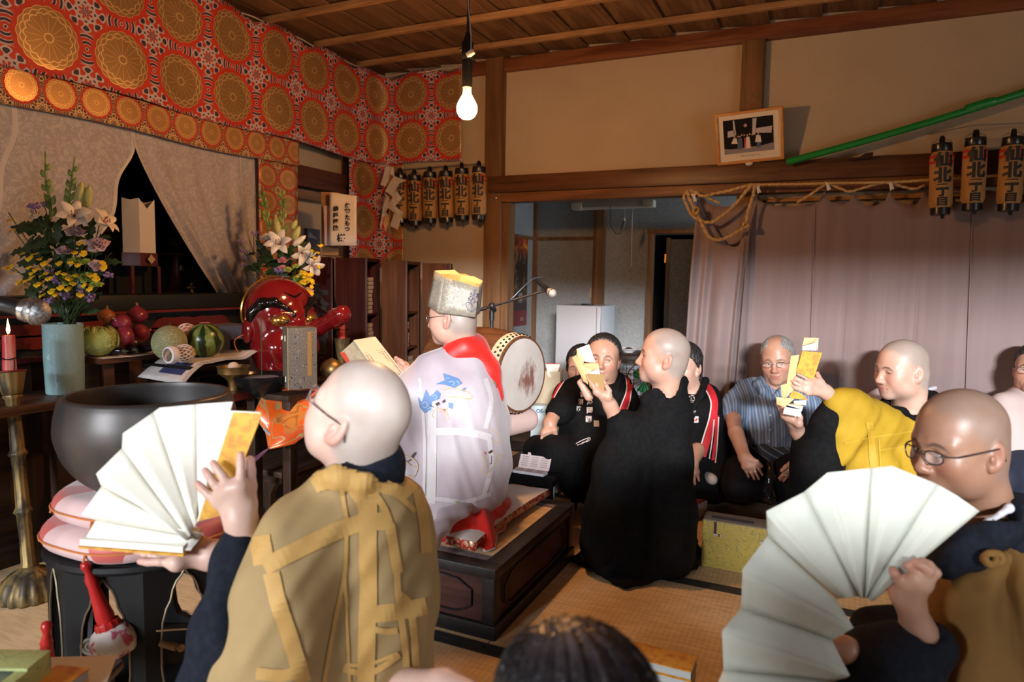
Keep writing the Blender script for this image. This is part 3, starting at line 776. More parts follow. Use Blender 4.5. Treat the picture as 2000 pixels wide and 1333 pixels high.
pp('white_robe',(0.62,0.55,0.50),[[(0.15,0.3),(0.2,0.46),(0.26,0.46),(0.28,0.28)],[(0.43,0.12),(0.46,0.46),(0.52,0.46),(0.55,0.12)],[(0.63,0.28),(0.66,0.48),(0.74,0.46),(0.76,0.26)]],0.0011)
pp('blue_robe',(0.05,0.08,0.16),[[(0.27,0.12),(0.29,0.44),(0.37,0.44),(0.38,0.12)],[(0.66,0.12),(0.67,0.28),(0.74,0.28),(0.74,0.12)]],0.0010)
pp('red_robe',(0.40,0.03,0.02),[[(0.405,0.14),(0.42,0.44),(0.46,0.44),(0.44,0.14)],[(0.53,0.14),(0.53,0.3),(0.56,0.14)]],0.0012)
pp('face',(0.45,0.26,0.18),[oval(x,y,0.018,0.028)for x,y in((0.22,0.50),(0.33,0.49),(0.37,0.53),(0.42,0.52),(0.48,0.51),(0.53,0.53),(0.58,0.51),(0.70,0.51),(0.29,0.50))],0.0012)
pp('lantern_spot',(0.5,0.25,0.22),[oval(0.45,0.8,0.035,0.05)],0.0012)
vs,fs=text_mb('平成八年のまつり日',0.012,0.0)
part('caption',MB().add([L_(0,-0.365,0.0)+FR@Vector((v.x,v.y,0.0008))for v in vs],fs),INK,t,0)
pk=atY(1470,187,WY-0.055)
part('hanger_wire',MB().tube([L_(-0.14,0.45,-0.01),pk,L_(0.28,0.45,-0.01)],0.0015,5).tube([pk,pk+Vector((0,-0.012,0.008))],0.004,6),MATS['wire_grey'],t)
part('corner_pad',MB().ball(L_(-0.02,-0.52,0.006),(0.022,0.012,0.012),10,8),M('pad_white',(0.6,0.55,0.5),0.8),t)
GA,GB=atY(1536,317,4.285),atY(2040,168,4.33)
dirg=(GB-GA)
t=thing('green_pole','long bright green pole leaning along the wall above the lanterns','pole',GA)
part('pole',MB().tube([GA+dirg*(k/30)+Vector((0,0,-0.012*sin(pi*k/30)))for k in range(46)],0.0195,14),M('green_plastic',(0.010,0.22,0.035),0.35),t)
part('tape_wrap',MB().tube([GA+dirg*(0.72+0.012*k)for k in range(10)],[0.0205,0.023,0.0215,0.0245,0.022,0.024,0.0225,0.0245,0.022,0.0205],14),MATS['green_plastic'],t)
solo('wood_wedge',MB().prism([atY(1664,312,4.30),atY(1704,309,4.30),atY(1706,297,4.30),atY(1690,299,4.30),atY(1680,306,4.30)],(0,0.07,0)),DARKW,'small dark wedge of wood lying on the beam under the green pole','wood block')
# ALTAR SIDE
LACR=M('red_lacquer',(0.085,0.010,0.008),0.35,col2=(0.065,0.008,0.007),scale=20)
LACRB=M('red_lacquer_bright',(0.16,0.018,0.012),0.35)
GREENBLK=M('green_black_lacquer',(0.014,0.018,0.016),0.4)
BRASS=M('old_brass',(0.34,0.22,0.085),0.42,0.85,col2=(0.20,0.13,0.05),scale=30)
GOLDL=M('worn_gilt',(0.26,0.175,0.065),0.55,0.6,col2=(0.055,0.045,0.032),scale=22,stretch=(1,1,0.3),lo=0.4,hi=0.62)
BROWNW=wood('brown_panel',(0.030,0.013,0.007),(0.075,0.034,0.017),'Y')
t=thing('altar','dark lacquered stepped altar with red carved panels behind the offerings','altar',(-3.3,1.9,0))
part('upper_shelf',MB().bevbox((-3.68,1.75,1.062),(1.34,2.84,0.075),0.006),GREENBLK,t)
part('red_line',MB().span((-3.035,0.33,1.012),(-3.0,3.17,1.024)),LACRB,t)
part('panel_back',MB().span((-3.20,0.33,0.84),(-3.07,3.17,1.015)),GREENBLK,t)
for y in(0.9,1.55,2.20,2.245,3.0):part('stile',MB().span((-3.072,y-0.008,0.84),(-3.045,y+0.008,1.015)),LACR,t)
def cloudpanel(y0,y1,z0,z1,x):
 n=14;up=[];dn=[]
 for k in range(n+1):
  u=k/n;e=min(u,1-u);w=0.012*abs(sin(u*pi*4))
  up.append((x,y0+(y1-y0)*u,z1-(0.05*(1-min(1,e*7))**2)-0.02+w));dn.append((x,y0+(y1-y0)*u,z0+(0.05*(1-min(1,e*7))**2)+0.018-w))
 return MB().prism(up+dn[::-1],(0.014,0,0))
for y0,y1 in((0.95,1.50),(1.6,2.17),(2.36,2.86)):part('carved_panel',cloudpanel(y0,y1,0.865,0.995,-3.07),LACRB,t)
part('lower_ledge',MB().bevbox((-3.10,1.75,0.832),(0.16,2.84,0.022),0.003),LACR,t)
part('lower_front',MB().span((-3.3,0.33,0.05),(-3.06,3.17,0.825)),BROWNW,t)
for y in(0.6,1.2,1.75,2.4,3.0):part('front_post',MB().span((-3.06,y-0.025,0.05),(-3.04,y+0.025,0.82)),DARKWZ,t)
part('step',MB().bevbox((-2.80,2.55,0.545),(0.52,1.35,0.035),0.004),DARKW,t)
part('step_front',MB().span((-2.60,1.90,0.04),(-2.57,3.2,0.53)),DARKW,t)
part('plinth',MB().span((-3.1,0.33,0),(-2.98,1.9,0.06)),DARKW,t)
t=thing('side_table','dark low table with a worn edge carrying the blue vase','table',(-2.84,1.3,0))
ZV=atX(128,768,-2.84).z
part('tabletop',MB().bevbox((-2.84,1.22,ZV-0.016),(0.32,1.30,0.032),0.004),wood('table_worn',(0.02,0.012,0.010),(0.10,0.045,0.022),'Y'),t)
for x in(-2.94,-2.74):
 for y in(0.68,1.70):part('leg',MB().bevbox((x,y,(ZV-0.03)/2),(0.05,0.07,ZV-0.034),0.004),DARKWZ,t)
pz=1.10
p=atX(272,495,-3.22)
t=thing('paper_column','tall folded white paper with a notched top on a red lacquered box','altar ornament',(-3.22,p.y,pz))
rc=[(0.07,-0.085),(-0.10,-0.085),(-0.10,0.085),(0.07,0.085)]
z0,z1=atX(272,494,-3.14).z,atX(272,386,-3.14).z
px_,py_=-3.22,p.y
hexp=[(px_+0.075*cos(a),py_+0.088*sin(a))for a in(pi/6,pi/2,5*pi/6,7*pi/6,3*pi/2,11*pi/6)]
mb=MB()
for k in range(6):
 a,b=Vector(hexp[k]),Vector(hexp[(k+1)%6]);m=(a+b)/2
 dz=-0.05
 mb.add([(a.x,a.y,z0),(b.x,b.y,z0),(b.x,b.y,z1),(m.x,m.y,z1+dz if k in(5,)else z1-0.01),(a.x,a.y,z1)],[(0,1,2,3,4)])
part('paper',mb,M('cream_paper',(0.60,0.56,0.50),0.8),t,0,solid=0.002)
part('red_box',MB().prism([(px_+(x-px_)*1.12,py_+(y-py_)*1.12,z0-0.065)for x,y in hexp],(0,0,0.066)),LACR,t,0)
part('crest',MB().prism([(px_+0.087,py_+0.022*cos(a),z0-0.03+0.024*sin(a))for a in np.linspace(0,2*pi,5)[:-1]],(0.003,0,0)),M('gilt',(0.55,0.42,0.2),0.4,0.6),t,0)
for s in(-0.075,0.075):part('leg',MB().bevbox((px_+0.04,py_+s,(z0-0.065+pz)/2),(0.02,0.016,z0-0.065-pz),0.002),LACR,t)
part('back_board',MB().span((px_-0.08,py_-0.12,pz),(px_-0.07,py_+0.12,z0-0.065)),BLACKM,t)
def lacq_stand(px,X,lab):
 y=atX(px,500,X).y;H0=pz
 t=thing('lacquer_stand',lab,'candlestick',(X,y,H0))
 part('stem',MB().lathe([(0.075,0),(0.07,0.012),(0.045,0.05),(0.034,0.11),(0.030,0.19),(0.032,0.205)],(X,y,H0),24),LACR,t)
 part('dish',MB().lathe([(0.03,0.205),(0.095,0.212),(0.10,0.222),(0.04,0.226)],(X,y,H0),28),LACR,t)
 part('cup',MB().lathe([(0.035,0.226),(0.045,0.238),(0.040,0.25),(0.06,0.27),(0.062,0.305),(0.055,0.315),(0.045,0.30)],(X,y,H0),24),LACR,t)
 part('crest',MB().ball((X+0.036,y+0.006,H0+0.14),(0.006,0.014,0.018),10,8),MATS['gilt'],t)
lacq_stand(344,-3.50,'red lacquer candle stand with a flared foot beside the paper column')
lacq_stand(212,-3.50,'red lacquer candle stand half hidden behind the flowers')
y=atX(250,540,-3.50).y;z=atX(250,545,-3.5).z
t=thing('oval_plaque','dark upright tablet with an oval gold window and black script on the altar shelf','tablet',(-3.48,y,pz))
part('board',MB().bevbox((-3.49,y,pz+0.08),(0.02,0.12,0.16),0.004),BLACKM,t)
part('oval',MB().prism([(-3.479,y+0.034*cos(a),z+0.058*sin(a))for a in np.linspace(0,2*pi,25)[:-1]],(0.003,0,0)),M('plaque_gold',(0.36,0.26,0.13),0.5,0.3),t,0)
def face_text(txt,c,right,up,size,bold=0.0,vertical=False,lead=1.0,off=0.001,align='CENTER'):
 vs,fs=text_mb(txt,size,bold,vertical,lead=lead,align=align)
 r=Vector(right).normalized();u=Vector(up).normalized();n=r.cross(u)
 return MB().add([Vector(c)+r*v.x+u*v.y+n*off for v in vs],fs)
part('script',face_text('大天',(-3.476,y,z),(0,1,0.3),(0,-0.3,1),0.03,0.0,True),INK,t,0)
y2=atX(233,545,-3.42).y
t=thing('paper_tag','tan paper tag with black script leaning on the altar shelf behind the flowers','tag',(-3.42,y2,pz))
part('tag',MB().prism([(-3.42,y2-0.05,pz+0.10),(-3.42,y2-0.03,pz),(-3.42,y2+0.045,pz),(-3.42,y2+0.045,pz+0.10)],(0.003,0,0)),M('tan_paper',(0.34,0.22,0.11),0.8),t,0)
part('script',face_text('守',(-3.415,y2+0.005,pz+0.06),(0,1,0),(0,0,1),0.045),INK,t,0)
y=atX(214,420,-3.75).y
solo('gilt_pillar',MB().lathe([(0.04,1.10),(0.045,1.2),(0.035,1.3),(0.045,1.4),(0.035,1.5),(0.045,1.6),(0.035,1.7),(0.04,1.8)],(-3.75,y,0),18,wob=lambda a,z:1+0.12*sin(4*a+z*60)),M('dark_gilt',(0.16,0.09,0.03),0.4,0.8),'dark gilt carved pillar glimpsed at the left curtain edge','pillar')
y=atX(375,570,-3.3).y
t=thing('brass_figure','tiny brass flower ornament on the altar shelf near the right curtain','altar ornament',(-3.3,y,pz))
part('foot',MB().lathe([(0.014,0),(0.006,0.012),(0.004,0.02)],(-3.3,y,pz),12),BRASS,t)
part('petals',MB().ball((-3.3,y,pz+0.045),(0.006,0.009,0.014),8,6).ball((-3.3,y-0.02,pz+0.028),(0.006,0.016,0.007),8,6).ball((-3.3,y+0.02,pz+0.028),(0.006,0.016,0.007),8,6),BRASS,t)
LEAF=M('dark_leaf',(0.014,0.035,0.010),0.45,col2=(0.022,0.055,0.015),scale=30)
STEM=M('stem_green',(0.030,0.065,0.015),0.5)
BUDG=M('bud_green',(0.13,0.23,0.045),0.5,col2=(0.28,0.36,0.10),scale=14)
LILYW=M('lily_white',(0.72,0.66,0.58),0.5,sss=0.15)
LILYB=M('lily_bud',(0.40,0.42,0.13),0.5,col2=(0.52,0.52,0.26),scale=20,stretch=(1,1,0.2))
YEL=M('orchid_yellow',(0.88,0.56,0.015),0.5)
MAUV=M('statice_mauve',(0.26,0.17,0.38),0.8)
PINKW=M('carnation_pink_white',(0.66,0.48,0.50),0.7,col2=(0.50,0.22,0.30),scale=60,lo=0.45,hi=0.7)
PINK=M('carnation_pink',(0.66,0.26,0.27),0.7)
LIME=M('lime_flower',(0.36,0.46,0.08),0.7)
RUST=M('anther',(0.28,0.06,0.015),0.7)
def axes(d):
 d=Vector(d).normalized();a=Vector((0,0,1))if abs(d.z)<0.9 else Vector((1,0,0))
 x=a.cross(d).normalized();return x,d.cross(x),d
def petal(mb,c,d,out,L,w,curl,n=6,ph=0.0):
 """petal leaving c along `out`, curling back towards -d"""
 x,y,z=axes(d);o=(x*cos(out)+y*sin(out));s=z.cross(o)
 rows=[]
 for i in range(n+1):
  u=i/n;ang=curl[0]+(curl[1]-curl[0])*u
  p=Vector(c)+(o*sin(ang)+z*cos(ang))*L*u if i==0 else rows[-1][3]+(o*sin(ang)+z*cos(ang))*(L/n)
  wd=w*sin(pi*min(1,(u*0.92+0.08)))**0.7
  up=(z*sin(ang)-o*cos(ang))
  rows.append((p-s*wd+up*wd*0.35,p,p+s*wd+up*wd*0.35,p))
 vs=[q for r in rows for q in r[:3]]
 fs=[(i*3+k,i*3+k+1,(i+1)*3+k+1,(i+1)*3+k)for i in range(n)for k in range(2)]
 mb.add(vs,fs)
def blossom(name,kind,c,d,s,m,par):
 mb=MB();c=Vector(c)
 if kind=='lily':
  for k in range(6):petal(mb,c,d,k*pi/3+0.2,s*1.15,s*0.26,(0.35,1.55+0.25*(k%2)))
 elif kind=='mum':
  for r_,(n_,L,a)in enumerate(((14,1.0,1.35),(12,0.85,1.0),(9,0.65,0.6),(5,0.4,0.25))):
   for k in range(n_):petal(mb,c,d,2*pi*k/n_+r_,s*L,s*0.13,(a,a-0.5),4)
 elif kind=='carn':
  x,y,z=axes(d)
  for r_ in range(5):
   R_0=s*(0.95-0.18*r_);n_=20;ring=[]
   for k in range(n_):
    a=2*pi*k/n_;wv=1+0.16*sin(a*5+r_*1.7)
    ring.append((c+z*(-0.2*s),c+(x*cos(a)+y*sin(a))*R_0*0.7*wv+z*(0.12*s+0.10*s*r_),c+(x*cos(a)+y*sin(a))*R_0*wv+z*(0.18*s+0.13*s*r_+0.10*s*sin(a*7+r_))))
   vs=[q for t_ in ring for q in t_]
   fs=[(k*3+i,k*3+i+1,((k+1)%n_)*3+i+1,((k+1)%n_)*3+i)for k in range(n_)for i in range(2)]
   mb.add(vs,fs)
 elif kind=='orchid':
  x,y,z=axes(d)
  for a,L,w in((-pi/2,1.0,0.62),(pi/2,0.5,0.2),(0.5,0.55,0.24),(pi-0.5,0.55,0.24),(-0.6,0.5,0.3),(pi+0.6,0.5,0.3)):
   petal(mb,c,d,a,s*L,s*w,(1.2,1.7),3)
 elif kind=='puff':
  for k in range(16):
   q=Vector((random.gauss(0,1),random.gauss(0,1),random.gauss(0,0.6)))*s*0.42
   mb.ball(c+q,s*0.26,6,4)
 part(name,mb,m,par,60,solid=0.0006 if kind!='puff' else 0)
def leaf(mb,a,d,L,w,lobes=False):
 a=Vector(a);d=Vector(d).normalized();sd=d.cross(Vector((0.3,-0.8,0.5))).normalized();up=sd.cross(d);n=6;vs=[]
 for i in range(n+1):
  u=i/n;wd=w*sin(pi*(u*0.9+0.06))*(1+(0.35*(-1)**i if lobes else 0));p=a+d*L*u+up*(-0.25*L*u*u)
  vs+=[p-sd*wd,p+up*wd*0.12,p+sd*wd]
 mb.add(vs,[(i*3+k,i*3+k+1,(i+1)*3+k+1,(i+1)*3+k)for i in range(n)for k in range(2)])
def spike(par,pts,s):
 mb=MB();P=spline(pts,5);mb.tube(P,[s*0.22*(1-0.6*i/len(P))for i in range(len(P))],6)
 part('gladiolus_stem',mb,BUDG,par,60)
 n=9
 for k in range(n):
  i=int((0.12+0.86*k/n)*(len(P)-2));d=(P[i+1]-P[i]).normalized();sd=d.cross(CF).normalized()*(1 if k%2 else-1)
  c=P[i]+sd*s*0.25;q=(d+sd*0.32).normalized();L=s*(1.45-0.06*k)
  part('gladiolus_bud',MB().tube([c+q*L*u for u in(0,0.2,0.5,0.8,1.0)],[s*0.16,s*0.30,s*0.34,s*0.18,s*0.02],7),BUDG,par,60)
def budl(par,a,b,r,m):
 a,b=Vector(a),Vector(b)
 part('lily_bud',MB().tube([a.lerp(b,u)for u in(0,0.1,0.3,0.6,0.85,1)],[r*0.35,r*0.75,r,r*0.9,r*0.55,r*0.12],10),m,par,60)
def bouquet(label,vbase,vr,vh,D0,items,vm,twigs,neck_px,leafpx,seed):
 random.seed(seed)
 t=thing('flower_vase',label,'flowers',vbase)
 if vr:
  part('vase',MB().lathe([(vr*0.90,0),(vr*0.95,0.004),(vr*1.0,vh*0.5),(vr*1.0,vh*0.95),(vr*1.02,vh),(vr*0.94,vh),(vr*0.92,vh*0.9)],vbase,36),vm,t)
 nk=atD(*neck_px,D0)
 sm=MB();fw=-CF*0.6+Vector((0,0,0.35))
 for it in items:
  kind,px,py,spx=it[:4];d=it[4]if len(it)>4 else None;dd=it[5]if len(it)>5 else random.uniform(-0.11,-0.04)if kind=='orchid' else random.uniform(-0.07,0.0)
  c=atD(px,py,D0+dd);s=spx*D0/FPX*{'orchid':1.35,'lily':1.35,'mum':1.1}.get(kind,1.1)
  dv=d if d is not None else(c-nk).normalized()*0.5+fw+Vector((random.uniform(-.3,.3),random.uniform(-.3,.3),random.uniform(-.2,.4)))
  nm,mt=dict(lily=('lily',LILYW),mum=('chrysanthemum',LILYW),cpw=('carnation',PINKW),cpk=('carnation',PINK),lime=('carnation',LIME),orchid=('oncidium_orchid',YEL),puff=('statice',MAUV))[kind]
  blossom(nm,{'cpw':'carn','cpk':'carn','lime':'carn'}.get(kind,kind),c,dv,s,mt,t)
  if kind=='lily':
   st=MB();x,y,z=axes(dv)
   for k in range(5):
    e=c+z*s*0.55+(x*cos(k*1.26)+y*sin(k*1.26))*s*0.16;st.tube([c,e],s*0.012,4);st.ball(e,(s*0.03,s*0.03,s*0.07),6,4)
   part('stamens',st,RUST,t)
  if kind!='orchid' or random.random()<0.3:sm.tube([nk+Vector((random.uniform(-.02,.02),random.uniform(-.02,.02),0))+CF*0.03,nk.lerp(c,0.5)+Vector((0,0,0.02))+CF*0.04,c-Vector(dv).normalized()*s*0.1],0.0019,5)
 for pts in twigs:sm.tube(spline([atD(x,y,D0+0.02)for x,y in pts],5),0.002,5)
 o=part('stems',sm,STEM,t,60);o['kind']='stuff'
 for px,py,L,ang in leafpx:
  a=atD(px,py,D0+random.uniform(-0.03,0.06));d=CR*cos(ang)+CU*sin(ang)-CF*random.uniform(-0.2,0.4)
  mb=MB();leaf(mb,a,d,L*D0/FPX,L*D0/FPX*0.23,True);part('leaf',mb,LEAF,t,60)
 return t
VB=atX(128,768,-2.84);VD=(VB-EYE).dot(CF)
def celadon():
 m,nt,b=new_mat('celadon_glaze',0.22,0,0.6)
 c=coords(nt);n=noise(nt,c,30,1.5,0.5,(1,1,0.7),2.5)
 rel=smooth(nt,(n-0.5).fn('ABSOLUTE'),0.0,0.03)
 setc(nt,b,mixc(nt,rel,(0.30,0.46,0.48),(0.235,0.375,0.395)));bump(nt,b,rel,0.35,0.004);return m
L4=lambda x,y:(x/3.508,270+y/3.508)
it=[]
for kind,x,y,s in(('lily',505,540,24),('lily',690,590,24),('mum',255,550,15),('mum',640,785,14),('cpw',515,650,17),('cpw',675,735,19),('cpw',440,780,15),('cpw',665,880,14),('lime',515,850,13),('lime',590,855,11),('lime',480,980,16),('lime',600,965,16),('lime',660,1010,12),('puff',230,465,11),('puff',300,450,9),('puff',375,970,10),('puff',450,1080,14),('puff',615,1090,12),('puff',340,1110,9),('puff',735,935,9),('puff',425,1000,8),('puff',345,910,8),('puff',550,1050,9)):
 it.append((kind,*L4(x,y),s))
it[0]=(*it[0][:4],-CF*0.8+CR*0.55+CU*0.3,-0.06);it[1]=(*it[1][:4],CR*0.85+CU*0.5-CF*0.1,-0.04)
for x,y in((95,630),(80,560),(40,885),(80,880),(105,920),(140,980),(160,795),(210,820),(250,795),(205,885),(275,835),(310,855),(235,920),(260,900),(320,925),(230,950),(295,940),(195,975),(345,960),(405,920),(265,1000),(290,995),(360,1045),(385,1070),(300,1075),(420,1020),(475,1030),(495,995),(490,860),(515,785),(575,785),(410,855),(540,870),(560,720),(610,940),(650,935),(660,960),(625,1005),(580,1005),(545,1070),(620,1030),(715,880),(440,930),(520,940),(470,960),(700,850)):
 it.append(('orchid',*L4(x,y),random.choice((6.5,7.5,8.5))))
lv=[]
random.seed(5)
for k in range(95):
 x=random.gauss(420,140);y=random.uniform(590,1090)
 lv.append((*L4(min(700,max(170,x)),y),random.uniform(22,44),random.uniform(-0.6,3.7)))
lv+=[(*L4(x,y),L,a)for x,y,L,a in((300,640,60,2.9),(260,600,45,3.0),(330,700,65,3.3),(250,780,50,3.1),(230,870,40,2.9),(260,1080,40,2.2),(410,1230,34,1.4),(440,1240,44,1.6),(500,1235,40,1.5),(580,1200,30,0.3),(380,1200,30,1.9),(540,1220,38,1.2))]
fv=bouquet('tall pale blue celadon vase packed with white lilies, yellow orchids and mauve statice',VB,0.0700*VD/2.75,atX(125,632,-2.84).z-VB.z,VD,it,celadon(),[[L4(700,850),L4(735,815),L4(765,785)],[L4(300,860),L4(130,620),L4(60,510)],[L4(350,1150),L4(240,980),L4(40,885)]],(126,636),lv,3)
spike(fv,[atD(*L4(x,y),VD)for x,y in((345,560),(345,430),(315,300),(310,90))],0.030)
spike(fv,[atD(*L4(x,y),VD-0.02)for x,y in((468,520),(475,400),(490,290),(515,125))],0.028)
budl(fv,atD(*L4(540,475),VD),atD(*L4(560,300),VD-0.02),0.023,LILYB);budl(fv,atD(*L4(590,475),VD),atD(*L4(613,322),VD-0.01),0.019,LILYB)
D2=3.75
Q4=lambda x,y:(440+x/5.33,330+y/5.33)
it=[('mum',*Q4(445,740),16),('lily',*Q4(575,790),22,-CF*0.9+CU*0.2,-0.05),('lily',*Q4(790,870),20,CR*0.6-CU*0.4-CF*0.6,-0.03),('lily',*Q4(890,1000),19,CR*0.7-CU*0.35-CF*0.5,-0.03),('cpk',*Q4(600,960),10),('cpk',*Q4(600,1040),9),('lime',*Q4(655,1055),8),('lime',*Q4(740,1020),7),('lime',*Q4(770,1150),12),('lime',*Q4(790,1190),10),('puff',*Q4(610,1160),7),('puff',*Q4(720,1200),10),('puff',*Q4(300,670),6),('puff',*Q4(150,760),6),('puff',*Q4(180,850),6),('puff',*Q4(200,920),6),('puff',*Q4(190,1000),5),('cpk',*Q4(860,1290),10),('puff',*Q4(560,1060),8)]
random.seed(11)
for x,y in((900,850),(970,800),(1000,795),(960,870),(930,920)):it.append(('orchid',*Q4(x,y),5))
for k in range(34):it.append(('orchid',*Q4(random.gauss(870,55),random.gauss(1150,65)),random.choice((5,6))))
lv=[]
for k in range(40):lv.append((*Q4(random.gauss(520,110),random.uniform(820,1130)),random.uniform(16,34),random.uniform(-0.4,3.6)))
b2=atD(545,640,D2);b2 .z=0.85
fv2=bouquet('second flower arrangement of lilies and yellow orchids rising behind the red mask',b2,0,0,D2,it,None,[[Q4(390,1110),Q4(250,960),Q4(150,770)],[Q4(380,1000),Q4(300,880),Q4(250,730)],[Q4(300,880),Q4(295,690)],[Q4(340,1190),Q4(260,1080),Q4(190,1010)]],(545,600),lv,9)
part('vase',MB().lathe([(0.06,0.545),(0.062,0.7),(0.065,0.86),(0.055,0.86)],(b2 .x,b2 .y,0),24),MATS['celadon_glaze'],fv2)
spike(fv2,[atD(*Q4(x,y),D2)for x,y in((460,640),(425,480),(395,330),(370,210))],0.030)
spike(fv2,[atD(*Q4(x,y),D2)for x,y in((610,700),(600,480),(595,330),(583,190))],0.030)
for a,b_,r,m in(((555,690),(520,475),0.021,LILYB),((695,630),(745,530),0.017,LILYB),((710,740),(775,595),0.021,LILYB),((700,805),(840,695),0.019,LILYW)):budl(fv2,atD(*Q4(*a),D2),atD(*Q4(*b_),D2),r,m)
XO=-2.86
zt=atX(232,692,XO).z;yo=atX(232,690,XO).y
t=thing('offering_table','small brown wooden offering table holding the cabbage and onions','table',(XO,yo,0.56))
part('tabletop',MB().bevbox((XO-0.02,yo,zt-0.012),(0.26,0.32,0.024),0.005),wood('offer_wood',(0.06,0.022,0.012),(0.13,0.05,0.026),'Y'),t)
for s in(-0.10,0.10):part('leg',MB().bevbox((XO+0.06,yo+s,(zt-0.024+0.5625)/2),(0.03,0.05,zt-0.024-0.5625),0.003),BROWNW,t)
part('back_leg',MB().bevbox((XO-0.10,yo,(zt-0.024+0.5625)/2),(0.03,0.22,zt-0.024-0.5625),0.003),BROWNW,t)
solo('offering_paper',MB().prism([(XO-0.10,yo-0.14,zt),(XO+0.11,yo-0.15,zt),(XO+0.14,yo-0.02,zt),(XO+0.10,yo+0.16,zt),(XO-0.1,yo+0.15,zt)],(0,0,0.002)),WPAPER,'white sheet of paper under the cabbage and onions','paper')
zt+=0.003
def cabb():
 m,nt,b=new_mat('cabbage_leaf',0.5,0,0.4)
 c=coords(nt);n=noise(nt,c,10,3,0.6,None,2.0);v=smooth(nt,((n*40.0).fn('SINE')),0.55,1.0)
 setc(nt,b,mixc(nt,v,mixc(nt,smooth(nt,noise(nt,c,6,2),0.4,0.65),(0.20,0.27,0.055),(0.36,0.42,0.13)),(0.52,0.56,0.26)));bump(nt,b,v,0.4,0.004);return m
CAB=cabb()
cc=atX(192,659,XO+0.02);r0=0.075;cc.z=zt+r0*0.86
t=thing('cabbage','pale green cabbage on the offering table','vegetable',(cc.x,cc.y,zt))
part('heart',MB().ball(cc,(r0*0.92,r0*0.95,r0*0.82),24,16,fn=lambda d:1+0.03*sin(5*atan2(d.y,d.x)+3*d.z)),CAB,t,180)
for k in range(6):
 a=k*1.05+0.3
 def lf(u,v):
  th=a+(u-0.5)*1.9*(0.5+0.5*sin(pi*min(1,v*1.1)));ph=2.75-2.2*v;rr=r0*(1.0+0.03*k%0.05+0.07*v*v*sin(u*9+k)+0.05*v**6)
  return cc+Vector((rr*sin(ph)*cos(th)*1.04,rr*sin(ph)*sin(th)*1.04,rr*cos(ph)*0.86))
 part('outer_leaf',MB().grid(lf,12,10),CAB,t,180,solid=0.0015)
ON_R=M('red_onion_skin',(0.16,0.012,0.030),0.28,col2=(0.26,0.03,0.055),scale=10,stretch=(3,3,0.3))
ON_B=M('brown_onion_skin',(0.30,0.085,0.020),0.3,col2=(0.40,0.13,0.04),scale=10,stretch=(3,3,0.3))
EGG=M('eggplant_skin',(0.010,0.006,0.014),0.12)
def onion(c,r,d,m,lab,cat='vegetable'):
 R=frame((1,0.2,0.1),d)@Matrix.Rotation(-pi/2,3,'X')
 t=thing('onion',lab,cat,c-Vector((0,0,r)),'onions heaped on the offering table')
 part('bulb',MB().lathe([(0.001,-0.80*r),(0.3*r,-0.76*r),(0.75*r,-0.5*r),(0.98*r,-0.05*r),(0.93*r,0.3*r),(0.6*r,0.68*r),(0.28*r,0.88*r),(0.14*r,1.02*r)],c,24,R),m,t,180)
 part('neck',MB().lathe([(0.14*r,1.0*r),(0.10*r,1.12*r),(0.15*r,1.25*r),(0.03*r,1.3*r)],c,8,R),M('onion_tip',(0.36,0.2,0.11),0.7),t)
k=3.0/FPX
for px,py,rr,dx,d,m,lab in((208,619,17,-0.05,(0,0.1,1),ON_B,'brown onion at the back of the heap, above the cabbage'),(237,632,20,0.0,(0.2,-0.7,0.4),ON_R,'red onion in the middle of the heap, over the front one'),(268,617,21,-0.04,(0,0,1),ON_R,'red onion on top with its point upward'),(240,657,22,0.05,(0.3,0.8,-0.5),ON_R,'large red onion lying in front beside the cabbage'),(274,651,20,0.0,(0,0.9,0.2),ON_R,'red onion at the right end of the heap')):
 onion(atX(px,py,XO+dx),rr*k,Vector(d),m,lab)
for px,py,a,lab in((225,682,0.3,'eggplant at the left below the front onion'),(256,677,-0.2,'eggplant in the middle under the onions'),(283,679,0.5,'eggplant at the right end of the paper')):
 c=atX(px,py,XO+0.07);c.z=zt+0.0215
 t=thing('eggplant','glossy black '+lab,'vegetable',(c.x,c.y,zt),'eggplants under the onions')
 Rr=Matrix.Rotation(a,3,'Z')@Matrix.Rotation(pi/2,3,'Y')
 part('fruit',MB().lathe([(0.001,-0.04),(0.014,-0.037),(0.0215,-0.02),(0.020,0.005),(0.014,0.03),(0.010,0.04)],c,18,Rr),EGG,t,180)
 part('cap',MB().lathe([(0.0115,0.036),(0.009,0.044),(0.004,0.05),(0.003,0.06)],c,10,Rr),M('eggplant_cap',(0.03,0.05,0.02),0.6),t)
XF=-2.62
zf=atX(370,703,XF).z;yf=atX(385,703,XF).y
t=thing('fruit_stand','black lacquered footed tray under the melons','tray',(XF,yf,0.5625))
part('tray',MB().bevbox((XF,yf,zf-0.022),(0.30,0.34,0.022),0.004),BLACK,t)
part('apron',MB().bevbox((XF,yf,zf-0.05),(0.24,0.28,0.04),0.004),BLACK,t)
for s in(-0.09,0.09):part('foot',MB().bevbox((XF,yf+s,(zf-0.07+0.5625)/2),(0.2,0.03,max(0.02,zf-0.07-0.5625)),0.003),BLACK,t)
NEWS=M('newsprint',(0.52,0.50,0.50),0.85,col2=(0.46,0.44,0.45),scale=60)
pts=[atX(x,y,XF+d)for x,y,d in((240,722,0.10),(300,700,0.0),(478,690,0.0),(420,703,0.13),(318,706,0.15),(262,738,0.17))]
t=thing('newspaper','folded newspaper spilling off the edge of the fruit tray','paper',(XF,yf-0.1,zf))
